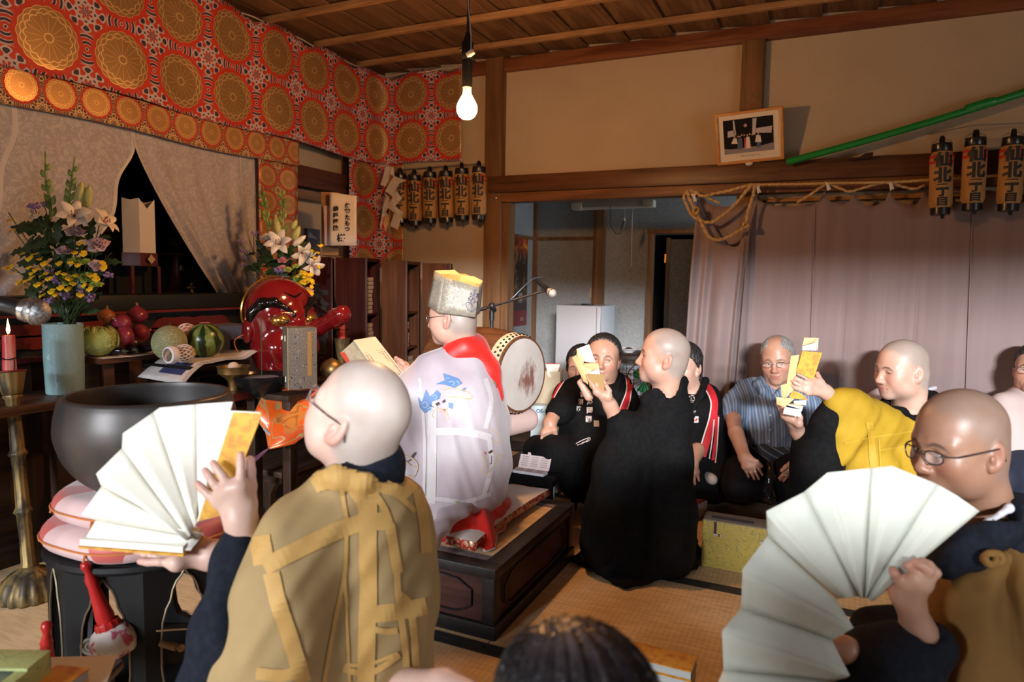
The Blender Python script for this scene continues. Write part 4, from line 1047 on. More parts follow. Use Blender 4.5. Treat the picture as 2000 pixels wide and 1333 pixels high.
def nw(u,v,o=0.0):
 y=yf-0.235+0.45*u;x=XF-0.12+0.28*v;z=zf+0.003+o
 if u<0.3:z-=(0.3-u)**1.2*0.26*(1+0.2*v)
 if u>0.82:z+=(u-0.82)*0.10*(0.4+v)
 return Vector((x+0.10*(0.3-u if u<0.3 else 0),y,z+0.003*sin(u*14)*v))
for k in range(4):part('sheet',MB().grid(lambda u,v:nw(u,v*(1-0.04*k)+0.02*k,-0.0035+0.0025*k),24,6),NEWS,t,60,solid=0.0009)
part('printed_panel',MB().grid(lambda u,v:nw(0.07+u*0.18,0.35+v*0.5,0.0055),8,4),M('navy_print',(0.03,0.035,0.12),0.7),t,60)
def melonm():
 m,nt,b=new_mat('net_melon',0.7)
 n=nt.nodes.new('ShaderNodeTexVoronoi');n.feature='DISTANCE_TO_EDGE';n.inputs['Scale'].default_value=95
 nt.links.new(coords(nt),n.inputs['Vector']);e=smooth(nt,V(nt,n.outputs['Distance']),0.04,0.16)
 setc(nt,b,mixc(nt,e,(0.34,0.33,0.20),(0.20,0.22,0.10)));bump(nt,b,1.0-e,0.5,0.002);return m
def watm():
 m,nt,b=new_mat('watermelon_rind',0.28)
 c=coords(nt);x,y,z=xyz(nt,c);th=y.fn('ARCTAN2',x)
 n=noise(nt,c,28,3,0.6);s=((th*7.0+n*2.6).fn('SINE'))
 setc(nt,b,mixc(nt,smooth(nt,s,-0.05,0.25),mixc(nt,smooth(nt,n,0.4,0.6),(0.10,0.16,0.035),(0.19,0.25,0.06)),(0.012,0.03,0.010)));return m
kk=3.05/FPX
c=atX(331,668,XF-0.02);c.z=zf+0.005+0.076
t=thing('melon','pale netted melon on the fruit tray','fruit',(c.x,c.y,zf+0.005))
part('rind',MB().ball(c,(0.074,0.074,0.078),32,20),melonm(),t,180);part('stalk',MB().tube([c+Vector((0,0,0.076)),c+Vector((0.01,0,0.09))],0.004,6),STEM,t)
c=atX(401,668,XF+0.02);c.z=zf+0.005+0.080
t=thing('watermelon','small striped watermelon on the fruit tray','fruit',(c.x,c.y,zf+0.005))
o=part('rind',MB().ball((0,0,0),(0.081,0.081,0.080),40,24),watm(),t,180);o.data.transform(Matrix.Translation(Vector((c.x,c.y,zf+0.005))*1.0))if False else None
o.location=c-t.location;o.data.transform(Matrix.Translation(origin_of(t)));o.rotation_euler=(0.25,0.2,0)
part('sticker',MB().ball(c+Vector((0,0,0.0795)),(0.026,0.026,0.003),16,6),M('red_sticker',(0.55,0.04,0.05),0.5,col2=(0.6,0.5,0.48),scale=80),t)
c=atX(365,648,XF-0.10);c.z=zf+0.11
t=thing('peach','pink peach half hidden between the melons','fruit',(c.x,c.y,zf+0.06))
part('flesh',MB().ball(c,(0.045,0.045,0.042),20,14,fn=lambda d:1-0.06*max(0,1-abs(d.y)*6)),M('peach_skin',(0.55,0.20,0.11),0.6,col2=(0.48,0.12,0.08),scale=18),t,180)
def net(par,c,r,th0,th1,n=13,rows=7):
 mb=MB()
 for sgn in(-1,1):
  for k in range(n):
   P=[]
   for j in range(rows*2+1):
    u=j/(rows*2);ph=th0+(th1-th0)*u;a=2*pi*k/n+sgn*u*pi*rows/n*0.9
    P.append(c+Vector((r[0]*sin(ph)*cos(a),r[1]*cos(ph),r[2]*sin(ph)*sin(a)))*1.04)
   mb.tube(P,0.0022,4,caps=False)
 o=part('foam_net',mb,M('foam_white',(0.70,0.66,0.70),0.8),par);o['kind']='stuff'
net(t,c,(0.045,0.045,0.045),0.3,2.6,11,5)
c=atX(362,690,XF+0.10);c.z=zf+0.008+0.036
t=thing('pear','yellow-brown pear in a white foam net in front of the melons','fruit',(c.x,c.y,zf+0.008))
part('flesh',MB().ball(c,(0.036,0.046,0.036),22,14),M('pear_skin',(0.46,0.26,0.035),0.35,col2=(0.40,0.21,0.03),scale=50),t,180)
net(t,c-Vector((0,0.004,0)),(0.037,0.05,0.037),1.2,3.0,13,7)
part('net_collar',MB().lathe([(0.034,0),(0.038,0.012),(0.034,0.03),(0.028,0.034)],c-Vector((0,0.055,0)),20,Matrix.Rotation(-pi/2,3,'X')@Matrix.Rotation(pi,3,'X'),caps=False),MATS['foam_white'],t,solid=0.003)
c=atX(366,735,XF+0.05)
solo('small_white_jar',MB().lathe([(0.018,0),(0.022,0.004),(0.022,0.02),(0.02,0.022),(0.002,0.023)],(c.x+0.01,c.y,0.5625),20),WPAPER,'small round white lid just over the rim of the bronze bell','jar')
a,b_=atX(430,640,-2.72),atX(498,700,-2.72)
t=thing('white_carton','pale lilac carton with black initials beside the red mask','box',(-2.8,(a.y+b_.y)/2,0.5625))
CART=M('lilac_card',(0.42,0.41,0.52),0.6)
part('carton',MB().bevbox((-2.83,(a.y+b_.y)/2,(0.5625+a.z)/2),(0.22,b_.y-a.y+0.1,a.z-0.5625),0.003),CART,t)
part('initials',face_text('K  W  K',(-2.719,(a.y+b_.y)/2+0.05,a.z-0.105),(0,1,0),(0,0,1),0.05,0.02),INK,t,0)
part('initials',face_text('W.K.',(-2.719,(a.y+b_.y)/2+0.10,a.z-0.045),(0,0,-1),(0,1,0),0.03,0.01),INK,t,0)
CB=atZ(62,1165)
CD=(CB-EYE).dot(CF)
t=thing('candlestick','tall gilt bamboo-stem candlestick on a lotus foot, its red candle lit','candlestick',CB)
ax0=Vector((0,0,1))
tilt=(atD(20,728,CD)-CB);hgt=tilt.length
Rt=frame((1,0,0),tilt)@Matrix.Rotation(-pi/2,3,'X')
U=lambda h:CB+tilt*(h/hgt)
fl_=lambda a,z:1+0.09*abs(cos(a*8))-0.04
part('lotus_foot',MB().lathe([(0.100,0.0),(0.104,0.01),(0.100,0.035),(0.088,0.068),(0.062,0.095),(0.035,0.108),(0.030,0.115)],CB,64,wob=lambda a,z:1+0.10*abs(cos(a*8))*(1 if z<0.1 else 0.2)-0.05),GOLDL,t,70)
flut=lambda a,z:1+0.10*abs(cos(a*5))
seg=[0.11,0.11+(hgt-0.19)*0.33,0.11+(hgt-0.19)*0.66,hgt-0.085]
for k in range(3):
 z0_,z1_=seg[k],seg[k+1]
 part('stem_segment',MB().lathe([(0.028,z0_),(0.022,z0_+0.012),(0.020,(z0_+z1_)/2),(0.022,z1_-0.016),(0.030,z1_-0.006),(0.028,z1_)],CB,40,Rt,wob=flut),GOLDL,t,70)
part('cup',MB().lathe([(0.022,hgt-0.085),(0.030,hgt-0.08),(0.036,hgt-0.05),(0.044,hgt-0.006),(0.046,hgt)],CB,40,Rt,wob=flut),GOLDL,t,70)
part('drip_plate',MB().lathe([(0.02,hgt),(0.050,hgt+0.002),(0.052,hgt+0.007),(0.015,hgt+0.006)],CB,32,Rt),M('red_wax_plate',(0.22,0.02,0.02),0.4),t)
top=U(hgt+0.005)
WAXM,wnt,wb=new_mat('red_wax',0.45)
c_=coords(wnt);x_,y_,z_=xyz(wnt,c_)
setc(wnt,wb,mixc(wnt,smooth(wnt,noise(wnt,c_,30,3,0.6,(1,1,0.15)),0.4,0.65),(0.50,0.045,0.05),(0.62,0.24,0.20)))
wb.inputs['Subsurface Weight'].default_value=0.4;wb.inputs['Subsurface Radius'].default_value=(0.02,0.006,0.003)
part('candle',MB().lathe([(0.021,0),(0.023,0.01),(0.021,0.05),(0.020,0.095),(0.0205,0.128),(0.019,0.134),(0.012,0.129),(0.003,0.128)],top,28,wob=lambda a,z:1+0.05*sin(3*a+40*z)+0.04*sin(5*a)),WAXM,t,70)
part('wire_ring',MB().tube([top+Vector((0.029*cos(a),0.029*sin(a),0.05+0.004*sin(a*2)))for a in np.linspace(0,6.4,22)],0.002,5).tube([top+Vector((-0.02,-0.018,0.0)),top+Vector((-0.024,-0.02,0.05))],0.002,5).tube([top+Vector((0.026,0,0.0)),top+Vector((0.029,0,0.05))],0.002,5),BLACKM,t)
FLM=M('flame',(1,0.6,0.2),0.5,emit=((1.0,0.50,0.14),14.0))
part('wick',MB().tube([top+Vector((0,0,0.128)),top+Vector((0.002,0,0.142))],0.0015,5),BLACKM,t)
part('candle_flame',MB().lathe([(0.0005,0.136),(0.0055,0.146),(0.0065,0.155),(0.004,0.172),(0.0015,0.188),(0.0002,0.196)],top,14),FLM,t,180)
c2=atD(668,700,3.55)
t=thing('candlestick','small dark candlestick with an unlit red candle under the tip of the mask nose','candlestick',(c2 .x,c2 .y,0.5625))
zc2=atD(668,661,3.55).z
part('stem',MB().lathe([(0.04,0.5625),(0.02,0.60),(0.016,zc2-0.11),(0.022,zc2-0.10),(0.034,zc2-0.02),(0.038,zc2)],(c2 .x,c2 .y,0),30,wob=flut),GOLDL,t,70)
part('candle',MB().lathe([(0.017,zc2),(0.016,zc2+0.095),(0.003,zc2+0.096)],(c2 .x,c2 .y,0),20),WAXM,t)
part('wire_ring',MB().tube([(c2 .x+0.032*cos(a),c2 .y+0.032*sin(a),zc2+0.045)for a in np.linspace(0,6.4,20)],0.002,5).tube([(c2 .x-0.03,c2 .y,zc2),(c2 .x-0.04,c2 .y,zc2+0.02),(c2 .x-0.032,c2 .y,zc2+0.045)],0.002,5).tube([(c2 .x+0.03,c2 .y,zc2),(c2 .x+0.04,c2 .y,zc2+0.02),(c2 .x+0.032,c2 .y,zc2+0.045)],0.002,5),BLACKM,t)
BC=atD(290,768,1.95);BZ=BC.z
zb=atD(290,950,1.95).z
t=thing('bronze_bell','large dark bronze bowl bell resting on pink cushions beside the fanned book','bell',(BC.x,BC.y,zb))
BRZ=M('bronze_dark',(0.040,0.037,0.038),0.40,0.3,col2=(0.075,0.062,0.058),scale=5,detail=6,lo=0.35,hi=0.7,bumps=0.05)
k=1.95/FPX;h=BZ-zb
part('bowl',MB().lathe([(p.x,p.z)for p in spline([(0.001,0,-0.01),(80*k,0,0.0),(120*k,0,h*0.14),(146*k,0,h*0.34),(159*k,0,h*0.56),(160*k,0,h*0.72),(154*k,0,h*0.90),(149*k,0,h*0.985)],5)]+[(146*k,h),(137*k,h),(135*k,h*0.95),(146*k,h*0.6),(120*k,h*0.2),(60*k,h*0.06),(0.001,h*0.05)],(BC.x,BC.y,zb),72),BRZ,t,50)
def cushion_mat():
 m,nt,b=new_mat('bell_cushion_cloth',0.5,0,0.4)
 c=coords(nt);x,y,z=xyz(nt,c);th=y.fn('ARCTAN2',x)
 w=((th*3.0).fn('SINE')).fn('ABSOLUTE');k_=smooth(nt,w-z*4.0,0.30,0.34)
 setc(nt,b,mixc(nt,k_,(0.50,0.09,0.08),(0.62,0.42,0.42)));b.inputs['Sheen Weight'].default_value=0.3;return m
CUSM=cushion_mat()
def cush(z0,z1,r,lab):
 zm=(z0+z1)/2;hh=(z1-z0)/2;prof=[]
 for a in np.linspace(-pi/2,pi/2,13):prof.append((r-hh*1.0+hh*1.0*cos(a),zm+hh*sin(a)))
 prof=[(0.02,z0+0.004)]+prof+[(0.02,z1-0.004)]
 tt=thing('bell_cushion',lab,'cushion',(BC.x,BC.y,z0))
 part('pad',MB().lathe(prof,(BC.x,BC.y,0),60,wob=lambda a,z:1+0.025*cos(6*a)),CUSM,tt,180)
 part('seam_cord',MB().tube([(BC.x+(r+0.002)*(1+0.025*cos(6*a))*cos(a),BC.y+(r+0.002)*(1+0.025*cos(6*a))*sin(a),zm)for a in np.linspace(0,2*pi,60)],0.003,6),M('orange_cord',(0.5,0.16,0.04),0.7),tt)
 for a in(pi*0.93,pi*1.27,pi*1.6,pi*0.6):
  part('tassel',MB().tube([(BC.x+(r+0.003)*cos(a),BC.y+(r+0.003)*sin(a),zm),(BC.x+(r+0.012)*cos(a),BC.y+(r+0.012)*sin(a),zm-0.03)],0.003,5),MATS['orange_cord'],tt)
ZS=atD(290,1052,1.93).z
zc1=(zb+0.015+ZS)/2
cush(ZS+0.001,zc1-0.002,0.262,'lower pink and red round cushion directly on the black bell stand')
cush(zc1,zb+0.012,0.234,'upper pink and red round cushion directly under the bronze bell')
t=thing('bell_stand','black openwork eight-sided stand with ogee windows under the bronze bell','stand',(BC.x,BC.y,0))
V0=atD(272,1075,1.69);V1=atD(135,1078,1.80)
ang0=atan2(V0 .y-BC.y,V0 .x-BC.x);RS=0.262
NS=8
ogee=[(0.0,1.0),(0.10,0.955),(0.24,0.92),(0.35,0.86),(0.42,0.78),(0.55,0.72),(0.66,0.62),(0.72,0.45),(0.72,0.25),(0.66,0.12),(0.52,0.04),(0.30,0.03),(0.15,0.0)]
ogee=ogee+[(-x,y)for x,y in ogee[::-1][:-1]]
EDG=M('stand_gilt_edge',(0.17,0.13,0.08),0.5,0.5)
for k_ in range(NS):
 a0=ang0+2*pi*k_/NS;a1=a0+2*pi/NS
 A=Vector((BC.x+RS*cos(a0),BC.y+RS*sin(a0),0));B=Vector((BC.x+RS*cos(a1),BC.y+RS*sin(a1),0))
 mid=(A+B)/2;ux=(B-A)/2;nrm=Vector((mid.x-BC.x,mid.y-BC.y,0)).normalized();zl,zh=0.09,ZS-0.035
 inner=[(x*0.86,zl+(zh-zl)*y)for x,y in ogee]
 outer=[]
 for x,z in inner:
  dx,dz=x,(z-(zl+zh)/2)/((zh-zl)/2);m_=max(abs(dx)/1.0,abs(dz)/1.22,1e-6)
  outer.append((dx/m_ if abs(dx)/m_<=1 else(1 if dx>0 else-1),(zl+zh)/2+dz/m_*((zh-zl)/2)))
 outer=[(max(-1,min(1,x)),max(0.0,min(ZS,z)))for x,z in outer]
 for cx,cz in((1,ZS),(-1,ZS),(1,0.0),(-1,0.0)):
  j=min(range(len(outer)),key=lambda q:hypot(outer[q][0]-cx,(outer[q][1]-cz)*4));outer[j]=(cx,cz)
 mb=MB();n_=len(inner)
 for th in(0.0,-0.022):
  vs=[mid+ux*x+nrm*th+Vector((0,0,z))for x,z in inner]+[mid+ux*x+nrm*th+Vector((0,0,z))for x,z in outer]
  mb.add(vs,[(i,(i+1)%n_,n_+(i+1)%n_,n_+i)for i in range(n_)])
 vs=[mid+ux*x+Vector((0,0,z))for x,z in inner]+[mid+ux*x-nrm*0.022+Vector((0,0,z))for x,z in inner]
 mb.add(vs,[(i,(i+1)%n_,n_+(i+1)%n_,n_+i)for i in range(n_)])
 part('side_panel',mb,BLACKM,t,30)
 part('window_edge',MB().tube([mid+ux*x+nrm*0.002+Vector((0,0,z))for x,z in inner+inner[:1]],0.0028,5,caps=False),EDG,t)
part('stand_top',MB().lathe([(0.02,ZS-0.022),(RS*0.99,ZS-0.022),(RS*1.02,ZS-0.012),(RS*1.0,ZS-0.001),(0.02,ZS-0.001)],(BC.x,BC.y,0),40),BLACKM,t)
part('stand_floor',MB().lathe([(0.02,0.06),(RS*0.9,0.06),(RS*0.9,0.075),(0.02,0.075)],(BC.x,BC.y,0),8),BLACKM,t)
part('scroll',MB().tube([atD(178+22*cos(a)*(1-a/16),1262+18*sin(a)*(1-a/16),1.765)for a in np.linspace(0,11,40)],0.005,6).tube([atD(212+20*cos(a)*(1-a/16),1270+18*sin(a)*(1-a/16),1.755)for a in np.linspace(3,14,40)],0.005,6),M('scroll_grey',(0.16,0.14,0.12),0.6),t)
REDL=M('mallet_red',(0.36,0.012,0.012),0.3)
def mallet(a,b,r,lab,head=True):
 a,b=Vector(a),Vector(b);d=b-a;L=d.length
 R=frame((1,0.3,0),d)@Matrix.Rotation(-pi/2,3,'X')
 t=thing('bell_mallet',lab,'mallet',b)
 part('handle',MB().lathe([(0.001,-0.01),(r*0.9,-0.006),(r*1.1,0.004),(r*0.8,0.014),(r*0.7,0.02),(r*1.25,0.04),(r*1.1,L*0.35),(r*1.6,L*0.7),(r*1.9,L*0.85),(r*1.6,L)],a,20,R),REDL,t,60)
 if head:
  hm=M('mallet_cloth',(0.55,0.50,0.48),0.8,col2=(0.42,0.07,0.12),scale=28,lo=0.52,hi=0.58)
  part('head',MB().lathe([(0.012,L),(0.040,L+0.008),(0.052,L+0.03),(0.054,L+0.05),(0.046,L+0.075),(0.02,L+0.085)],a,28,R,wob=lambda q,z:1+0.04*cos(8*q)),hm,t,180)
  part('collar',MB().lathe([(0.026,L-0.012),(0.030,L),(0.027,L+0.016)],a,24,R,wob=lambda q,z:1+0.05*cos(12*q)),REDL,t)
mallet(atD(167,1104,1.72),atD(211,1222,1.74),0.0115,'red-handled mallet with a white and crimson padded head leaning in the stand window')
mallet(atD(91,1222,1.55),atD(91,1330,1.55),0.011,'short upright red mallet handle beside the green books',False)
mb=MB().tube([atD(306,1233,1.77),atD(385,1228,1.84)],0.0025,6)
solo('thin_stick',mb,M('pale_stick',(0.40,0.28,0.15),0.7),'thin pale stick lying across the right window of the bell stand','stick')
c=atD(335,1262,1.79)
t=thing('wooden_striker','small turned wooden striker lying in the right window of the bell stand','striker',c)
part('handle',MB().tube([c+CR*-0.03+CU*0.006,c+CR*0.012-CU*0.004],[0.008,0.010],10),M('striker_wood',(0.24,0.14,0.06),0.6),t)
part('knob',MB().ball(c+CR*0.024-CU*0.006,0.010,12,8),MATS['striker_wood'],t)
TM=atD(552,648,3.42)
def tengu():
 zx=Vector((0.0,0,1));fwd=Vector((0.97,-0.19,0.0)).normalized();lat=Vector((-fwd.y,fwd.x,0))
 Rm=Matrix(((lat.x,fwd.x,0),(lat.y,fwd.y,0),(lat.z,fwd.z,1)))
 W=lambda vs:(np.array(vs)@np.array(Rm).T)+np.array(TM)
 t=thing('tengu_mask','large glossy red long-nosed goblin mask with gold eyes and black brows','mask',(TM.x,TM.y,TM.z-0.28))
 S=SDF((-0.24,-0.16,-0.32),(0.24,0.52,0.30),0.006)
 S.ell((0,-0.02,0.10),(0.185,0.135,0.165),0.05)
 S.ell((0,0.0,-0.06),(0.165,0.125,0.20),0.06)
 S.ell((0,0.04,-0.17),(0.10,0.085,0.09),0.05)
 for s in(-1,1):
  S.ell((s*0.085,0.085,-0.075),(0.060,0.05,0.065),0.04)
  S.ell((s*0.065,0.105,0.085),(0.06,0.03,0.022),0.03)
  S.ell((s*0.086,0.135,0.066),(0.042,0.03,0.025),0.02,sub=True)
  S.cone((s*0.055,0.10,-0.02),(s*0.11,0.07,-0.15),0.010,0.012,0.02,sub=True)
  S.cone((s*0.045,0.13,-0.185),(s*0.10,0.085,-0.15),0.016,0.012,0.02)
  S.ell((s*0.185,-0.02,0.01),(0.018,0.035,0.06),0.012)
 S.ell((0,0.10,0.07),(0.04,0.04,0.06),0.04)
 S.chain([(0,0.10,0.01),(0,0.17,0.005),(0,0.28,0.035),(0,0.40,0.085),(0,0.435,0.10)],[0.056,0.042,0.036,0.038,0.040],0.03)
 S.ell((0,0.448,0.104),(0.043,0.030,0.043),0.008)
 S.ell((0,0.128,-0.205),(0.075,0.05,0.022),0.02,sub=True)
 S.cone((-0.06,0.11,-0.225),(0.06,0.11,-0.225),0.018,0.018,0.025)
 S.ell((0,0.10,-0.265),(0.05,0.045,0.035),0.03)
 S.clip((0,-0.06,0),(0,-1,0))
 vs,q=S.surf();vs=relax(vs,q,2)
 MR=M('mask_red_lacquer',(0.17,0.006,0.008),0.13,coat=0.6,spec=0.6)
 me=np_mesh('face',W(vs),q,t.location);part('face',me,MR,t,180)
 BL=M('mask_black_lacquer',(0.006,0.005,0.005),0.14)
 S=SDF((-0.24,-0.1,-0.02),(0.24,0.22,0.24),0.0055)
 for s in(-1,1):
  S.chain([(s*0.032,0.128,0.094),(s*0.060,0.112,0.120),(s*0.105,0.084,0.150),(s*0.143,0.044,0.142),(s*0.168,0.002,0.095),(s*0.176,-0.02,0.02)],[0.012,0.013,0.022,0.028,0.028,0.012],0.015)
  S.ell((s*0.031,0.133,0.086),(0.015,0.012,0.015),0.006)
 vs,q=S.surf();vs=relax(vs,q,1);me=np_mesh('eyebrow',W(vs),q,t.location);part('eyebrow',me,BL,t,180)
 GE=M('mask_gold',(0.62,0.36,0.09),0.22,0.9)
 for s in(-1,1):
  c=W([(s*0.086,0.104,0.064)])[0];part('eye',MB().ball(c,(0.048,0.036,0.032),20,12,R=Rm@Matrix.Rotation(-s*0.35,3,'Z')),GE,t,180)
  c=W([(s*0.074,0.141,0.058)])[0];part('pupil',MB().ball(c,0.0085,10,8),BL,t,180)
 for k,(z,w)in enumerate(((0.232,0.040),(0.206,0.050),(0.178,0.054))):
  yy=(0.036,0.066,0.092)[k]
  part('wrinkle',MB().tube(W([(-w,yy-0.012,z+0.018),(-w*0.45,yy+0.001,z+0.004),(0,yy+0.006,z-0.006),(w*0.45,yy+0.001,z+0.004),(w,yy-0.012,z+0.018)]),[0.003,0.006,0.007,0.006,0.003],7),BL,t)
 rim=[(0.188*cos(a),-0.058,0.10+0.168*sin(a))for a in np.linspace(-0.3,pi+0.3,40)]
 part('gold_rim',MB().tube(W(rim),0.006,6),GE,t)
 part('orange_cord',MB().tube(spline(W([(-0.185,-0.02,0.0),(-0.235,-0.04,-0.03),(-0.225,-0.04,-0.08),(-0.17,-0.06,-0.12)]),5),0.003,6),MATS['orange_cord'],t)
 part('beard_flap',MB().ball(W([(0.125,0.06,-0.16)])[0],(0.02,0.02,0.05),12,10,R=Rm).ball(W([(0.12,0.07,-0.23)])[0],(0.022,0.02,0.04),12,10,R=Rm),MR,t,180)
tengu()
DT=3.02
pT=atD(590,762,DT);ZT=pT.z-0.004
c0=atD(560,775,DT+0.02)
t=thing('altar_desk','black desk under the orange brocade cloth','table',(c0 .x,c0 .y,0))
tx0,tx1,ty0,ty1=c0 .x-0.16,c0 .x+0.12,c0 .y-0.12,c0 .y+0.62
part('tabletop',MB().bevbox(((tx0+tx1)/2,(ty0+ty1)/2,ZT-0.014),(tx1-tx0,ty1-ty0,0.026),0.004),DARKW,t)
for x in(tx0+0.04,tx1-0.04):
 for y in(ty0+0.05,ty1-0.05):part('leg',MB().bevbox((x,y,(ZT-0.028)/2),(0.045,0.045,ZT-0.028),0.004),DARKWZ,t)
part('apron',MB().span((tx1-0.045,ty0+0.05,ZT-0.12),(tx1-0.025,ty1-0.05,ZT-0.027)),DARKW,t)
def orange():
 m,nt,b=new_mat('orange_brocade',0.32,0,0.5)
 u,v,_=xyz(nt,coords(nt,'UV'))
 n=noise(nt,coords(nt,'UV'),3.0,1.0,0.4,None,1.2)
 g=((n*30.0).fn('SINE'));k=smooth(nt,g,0.72,0.82)
 rr=((u-0.55)*(u-0.55)+(v-0.55)*(v-0.55)).fn('SQRT');th=(v-0.55).fn('ARCTAN2',u-0.55)
 star=(rr-((th*4.0).fn('COSINE')*0.07+0.17)).lt(0.0)
 base=mixc(nt,star,(0.85,0.12,0.010),(0.62,0.20,0.035))
 setc(nt,b,mixc(nt,k*(1.0-star),base,(0.66,0.42,0.16)))
 nt.links.new((k*0.4).k,b.inputs['Metallic']);b.inputs['Sheen Weight'].default_value=0.2
 return m
OB=orange()
e0,e1=atD(497,802,DT-0.12),atD(668,790,DT-0.02);tip=atD(522,879,DT-0.16);bk0,bk1=atD(540,752,DT+0.05),atD(655,762,DT+0.04)
def oc(u,v):
 a=bk0 .lerp(bk1,u)
 front=[atD(497,812,DT-0.10),atD(516,845,DT-0.14),atD(526,878,DT-0.16),atD(575,868,DT-0.16),atD(610,842,DT-0.13),atD(650,808,DT-0.06)]
 k=u*5;i=min(int(k),4);f=front[i].lerp(front[i+1],k-i)
 p=a.lerp(f,v);bulge=0.035*sin(pi*min(1,v*1.3))*(1-v*0.6)
 return p+Vector((0,0,1))*bulge*0.45-CF*(0.05*sin(pi*v)+0.012*sin(u*13+v*2)*v)
solo('orange_cloth',MB().grid(oc,40,30),OB,'bright orange and gold brocade cloth hanging cornerwise from the desk','cloth',smooth_deg=180,solid=0.003)
part('lining_edge',MB().tube([atD(516,838,DT-0.13),atD(540,862,DT-0.15)],0.006,6),M('lining_grey',(0.35,0.36,0.42),0.7),bpy.data.objects['orange_cloth'])
def seigaiha():
 m,nt,b=new_mat('box_brocade',0.6)
 n=nt.nodes.new('ShaderNodeTexVoronoi');n.inputs['Scale'].default_value=34;nt.links.new(coords(nt),n.inputs['Vector'])
 d=V(nt,n.outputs['Distance']);g=(d*42.0).fn('SINE')
 setc(nt,b,mixc(nt,smooth(nt,g,0.1,0.5),(0.20,0.155,0.105),(0.045,0.045,0.055)))
 return m
q=atD(586,757,DT-0.03)
bw,bd,bh=0.115,0.085,(atD(586,638,DT-0.03).z-q.z)
Rb=rotz(-0.62)
t=thing('sutra_box','tall upright brocade-covered box with a tan title strip in front of the mask','box',(q.x,q.y,ZT))
cb=Vector((q.x,q.y,q.z+bh/2))
part('case',MB().bevbox(cb,(bw,bw*1.05,bh),0.003,Rb),seigaiha(),t)
part('title_strip',MB().box(cb+Rb@Vector((bw/2+0.001,0.028,0.02)),(0.002,0.018,bh*0.72),Rb),M('tan_strip',(0.30,0.15,0.035),0.7),t)
part('edge_cord',MB().tube([cb+Rb@Vector((bw/2+0.001,-bw*0.525-0.001,z))for z in np.linspace(-bh/2,bh/2,8)],0.0022,6),MATS['gilt'],t)
for z in(bh*0.32,-bh*0.34):part('toggle',MB().tube([cb+Rb@Vector((bw*0.18,-bw*0.525-0.004,z+0.012)),cb+Rb@Vector((bw*0.18,-bw*0.525-0.004,z-0.012))],0.003,6),WPAPER,t)
q=atD(512,775,3.0);rz=atD(512,731,3.0).z
t=thing('incense_burner','black footed incense bowl with a single green stick burning','incense burner',(q.x,q.y,0.5625))
hb_=rz-0.5625
part('bowl',MB().lathe([(0.07,0),(0.075,0.008),(0.03,0.03),(0.028,hb_-0.10),(0.075,hb_-0.085),(0.112,hb_-0.03),(0.126,hb_-0.004),(0.126,hb_),(0.116,hb_),(0.108,hb_-0.012)],(q.x,q.y,0.5625),40),BLACK,t)
part('ash',MB().lathe([(0.001,0.003),(0.107,0.0)],(q.x,q.y,rz-0.013),30,caps=False),M('ash',(0.34,0.28,0.26),0.95),t)
part('incense_stick',MB().tube([(q.x,q.y,rz-0.012),(q.x,q.y,atD(512,618,3.0).z)],0.0022,6),M('incense_green',(0.045,0.06,0.02),0.9),t)
def goblet(px,py0,py1,D,lab,r=0.05):
 a,b_=atD(px,py1,D),atD(px,py0,D);z0_=max(a.z,0.5625);hh=b_.z-z0_
 t=thing('brass_goblet',lab,'goblet',(a.x,a.y,z0_))
 part('goblet',MB().lathe([(r*0.85,0),(r*0.9,0.008),(r*0.6,0.02),(r*0.62,0.026),(r*0.30,0.035),(r*0.33,hh*0.5),(r*0.38,hh*0.55),(r*0.5,hh*0.62),(r*0.95,hh*0.78),(r,hh*0.97),(r*1.05,hh),(r*0.92,hh),(r*0.85,hh*0.9)],(a.x,a.y,z0_),30),BRASS,t)
 return t,a,z0_+hh
g,a,zz=goblet(457,715,778,2.95,'brass goblet with a pale lump of rice beside the fruit tray',0.065)
part('rice_lump',MB().ball((a.x,a.y,zz),(0.02,0.026,0.018),10,8),M('rice',(0.55,0.42,0.32),0.9),g)
q=atD(648,722,3.25)
t=thing('brass_censer','small round brass censer beyond the monk\'s forehead','censer',(q.x,q.y,0.5625))
zz=q.z-0.5625
part('censer_body',MB().lathe([(0.045,0),(0.02,0.02),(0.018,zz-0.05),(0.045,zz-0.03),(0.055,zz),(0.045,zz+0.03),(0.03,zz+0.042),(0.012,zz+0.05),(0.002,zz+0.055)],(q.x,q.y,0.5625),26),BRASS,t)
q=atD(675,722,3.3)
t=thing('brass_handbell','small brass handbell with a ring handle beside the censer','bell',(q.x,q.y,0.5625))
zz=q.z-0.5625
part('bell_cup',MB().lathe([(0.042,0),(0.04,zz*0.5),(0.036,zz),(0.028,zz+0.025),(0.008,zz+0.03)],(q.x,q.y,0.5625),24),BRASS,t)
part('ring_handle',MB().tube([(q.x,q.y+0.012*cos(a),0.5625+zz+0.055+0.025*sin(a))for a in np.linspace(0,2*pi,18)],0.004,6),BRASS,t)
q0,q1=atD(400,765,2.9),atD(505,790,2.8)
solo('red_sill',MB().bevbox((q0+q1)/2,(0.05,0.30,0.03),0.004,rotz(0.1)),LACR,'dark red lacquered bar on the step in front of the burner','bar')
zd=0.315
d0=atZ(505,880,zd);d1=atZ(632,915,zd)
t=thing('carved_desk','low dark wooden desk with carved legs behind the monk in tan','table',(d0 .x+0.1,d0 .y+0.1,0))
cx,cy=-2.12,2.48
cxy=atZ(575,888,zd)
cx,cy=cxy.x,cxy.y
part('tabletop',MB().bevbox((cx,cy,zd-0.014),(0.36,0.56,0.028),0.006),wood('desk_top',(0.025,0.014,0.010),(0.075,0.04,0.026),'Y'),t)
part('apron',MB().bevbox((cx,cy,zd-0.05),(0.28,0.48,0.045),0.004),DARKW,t)
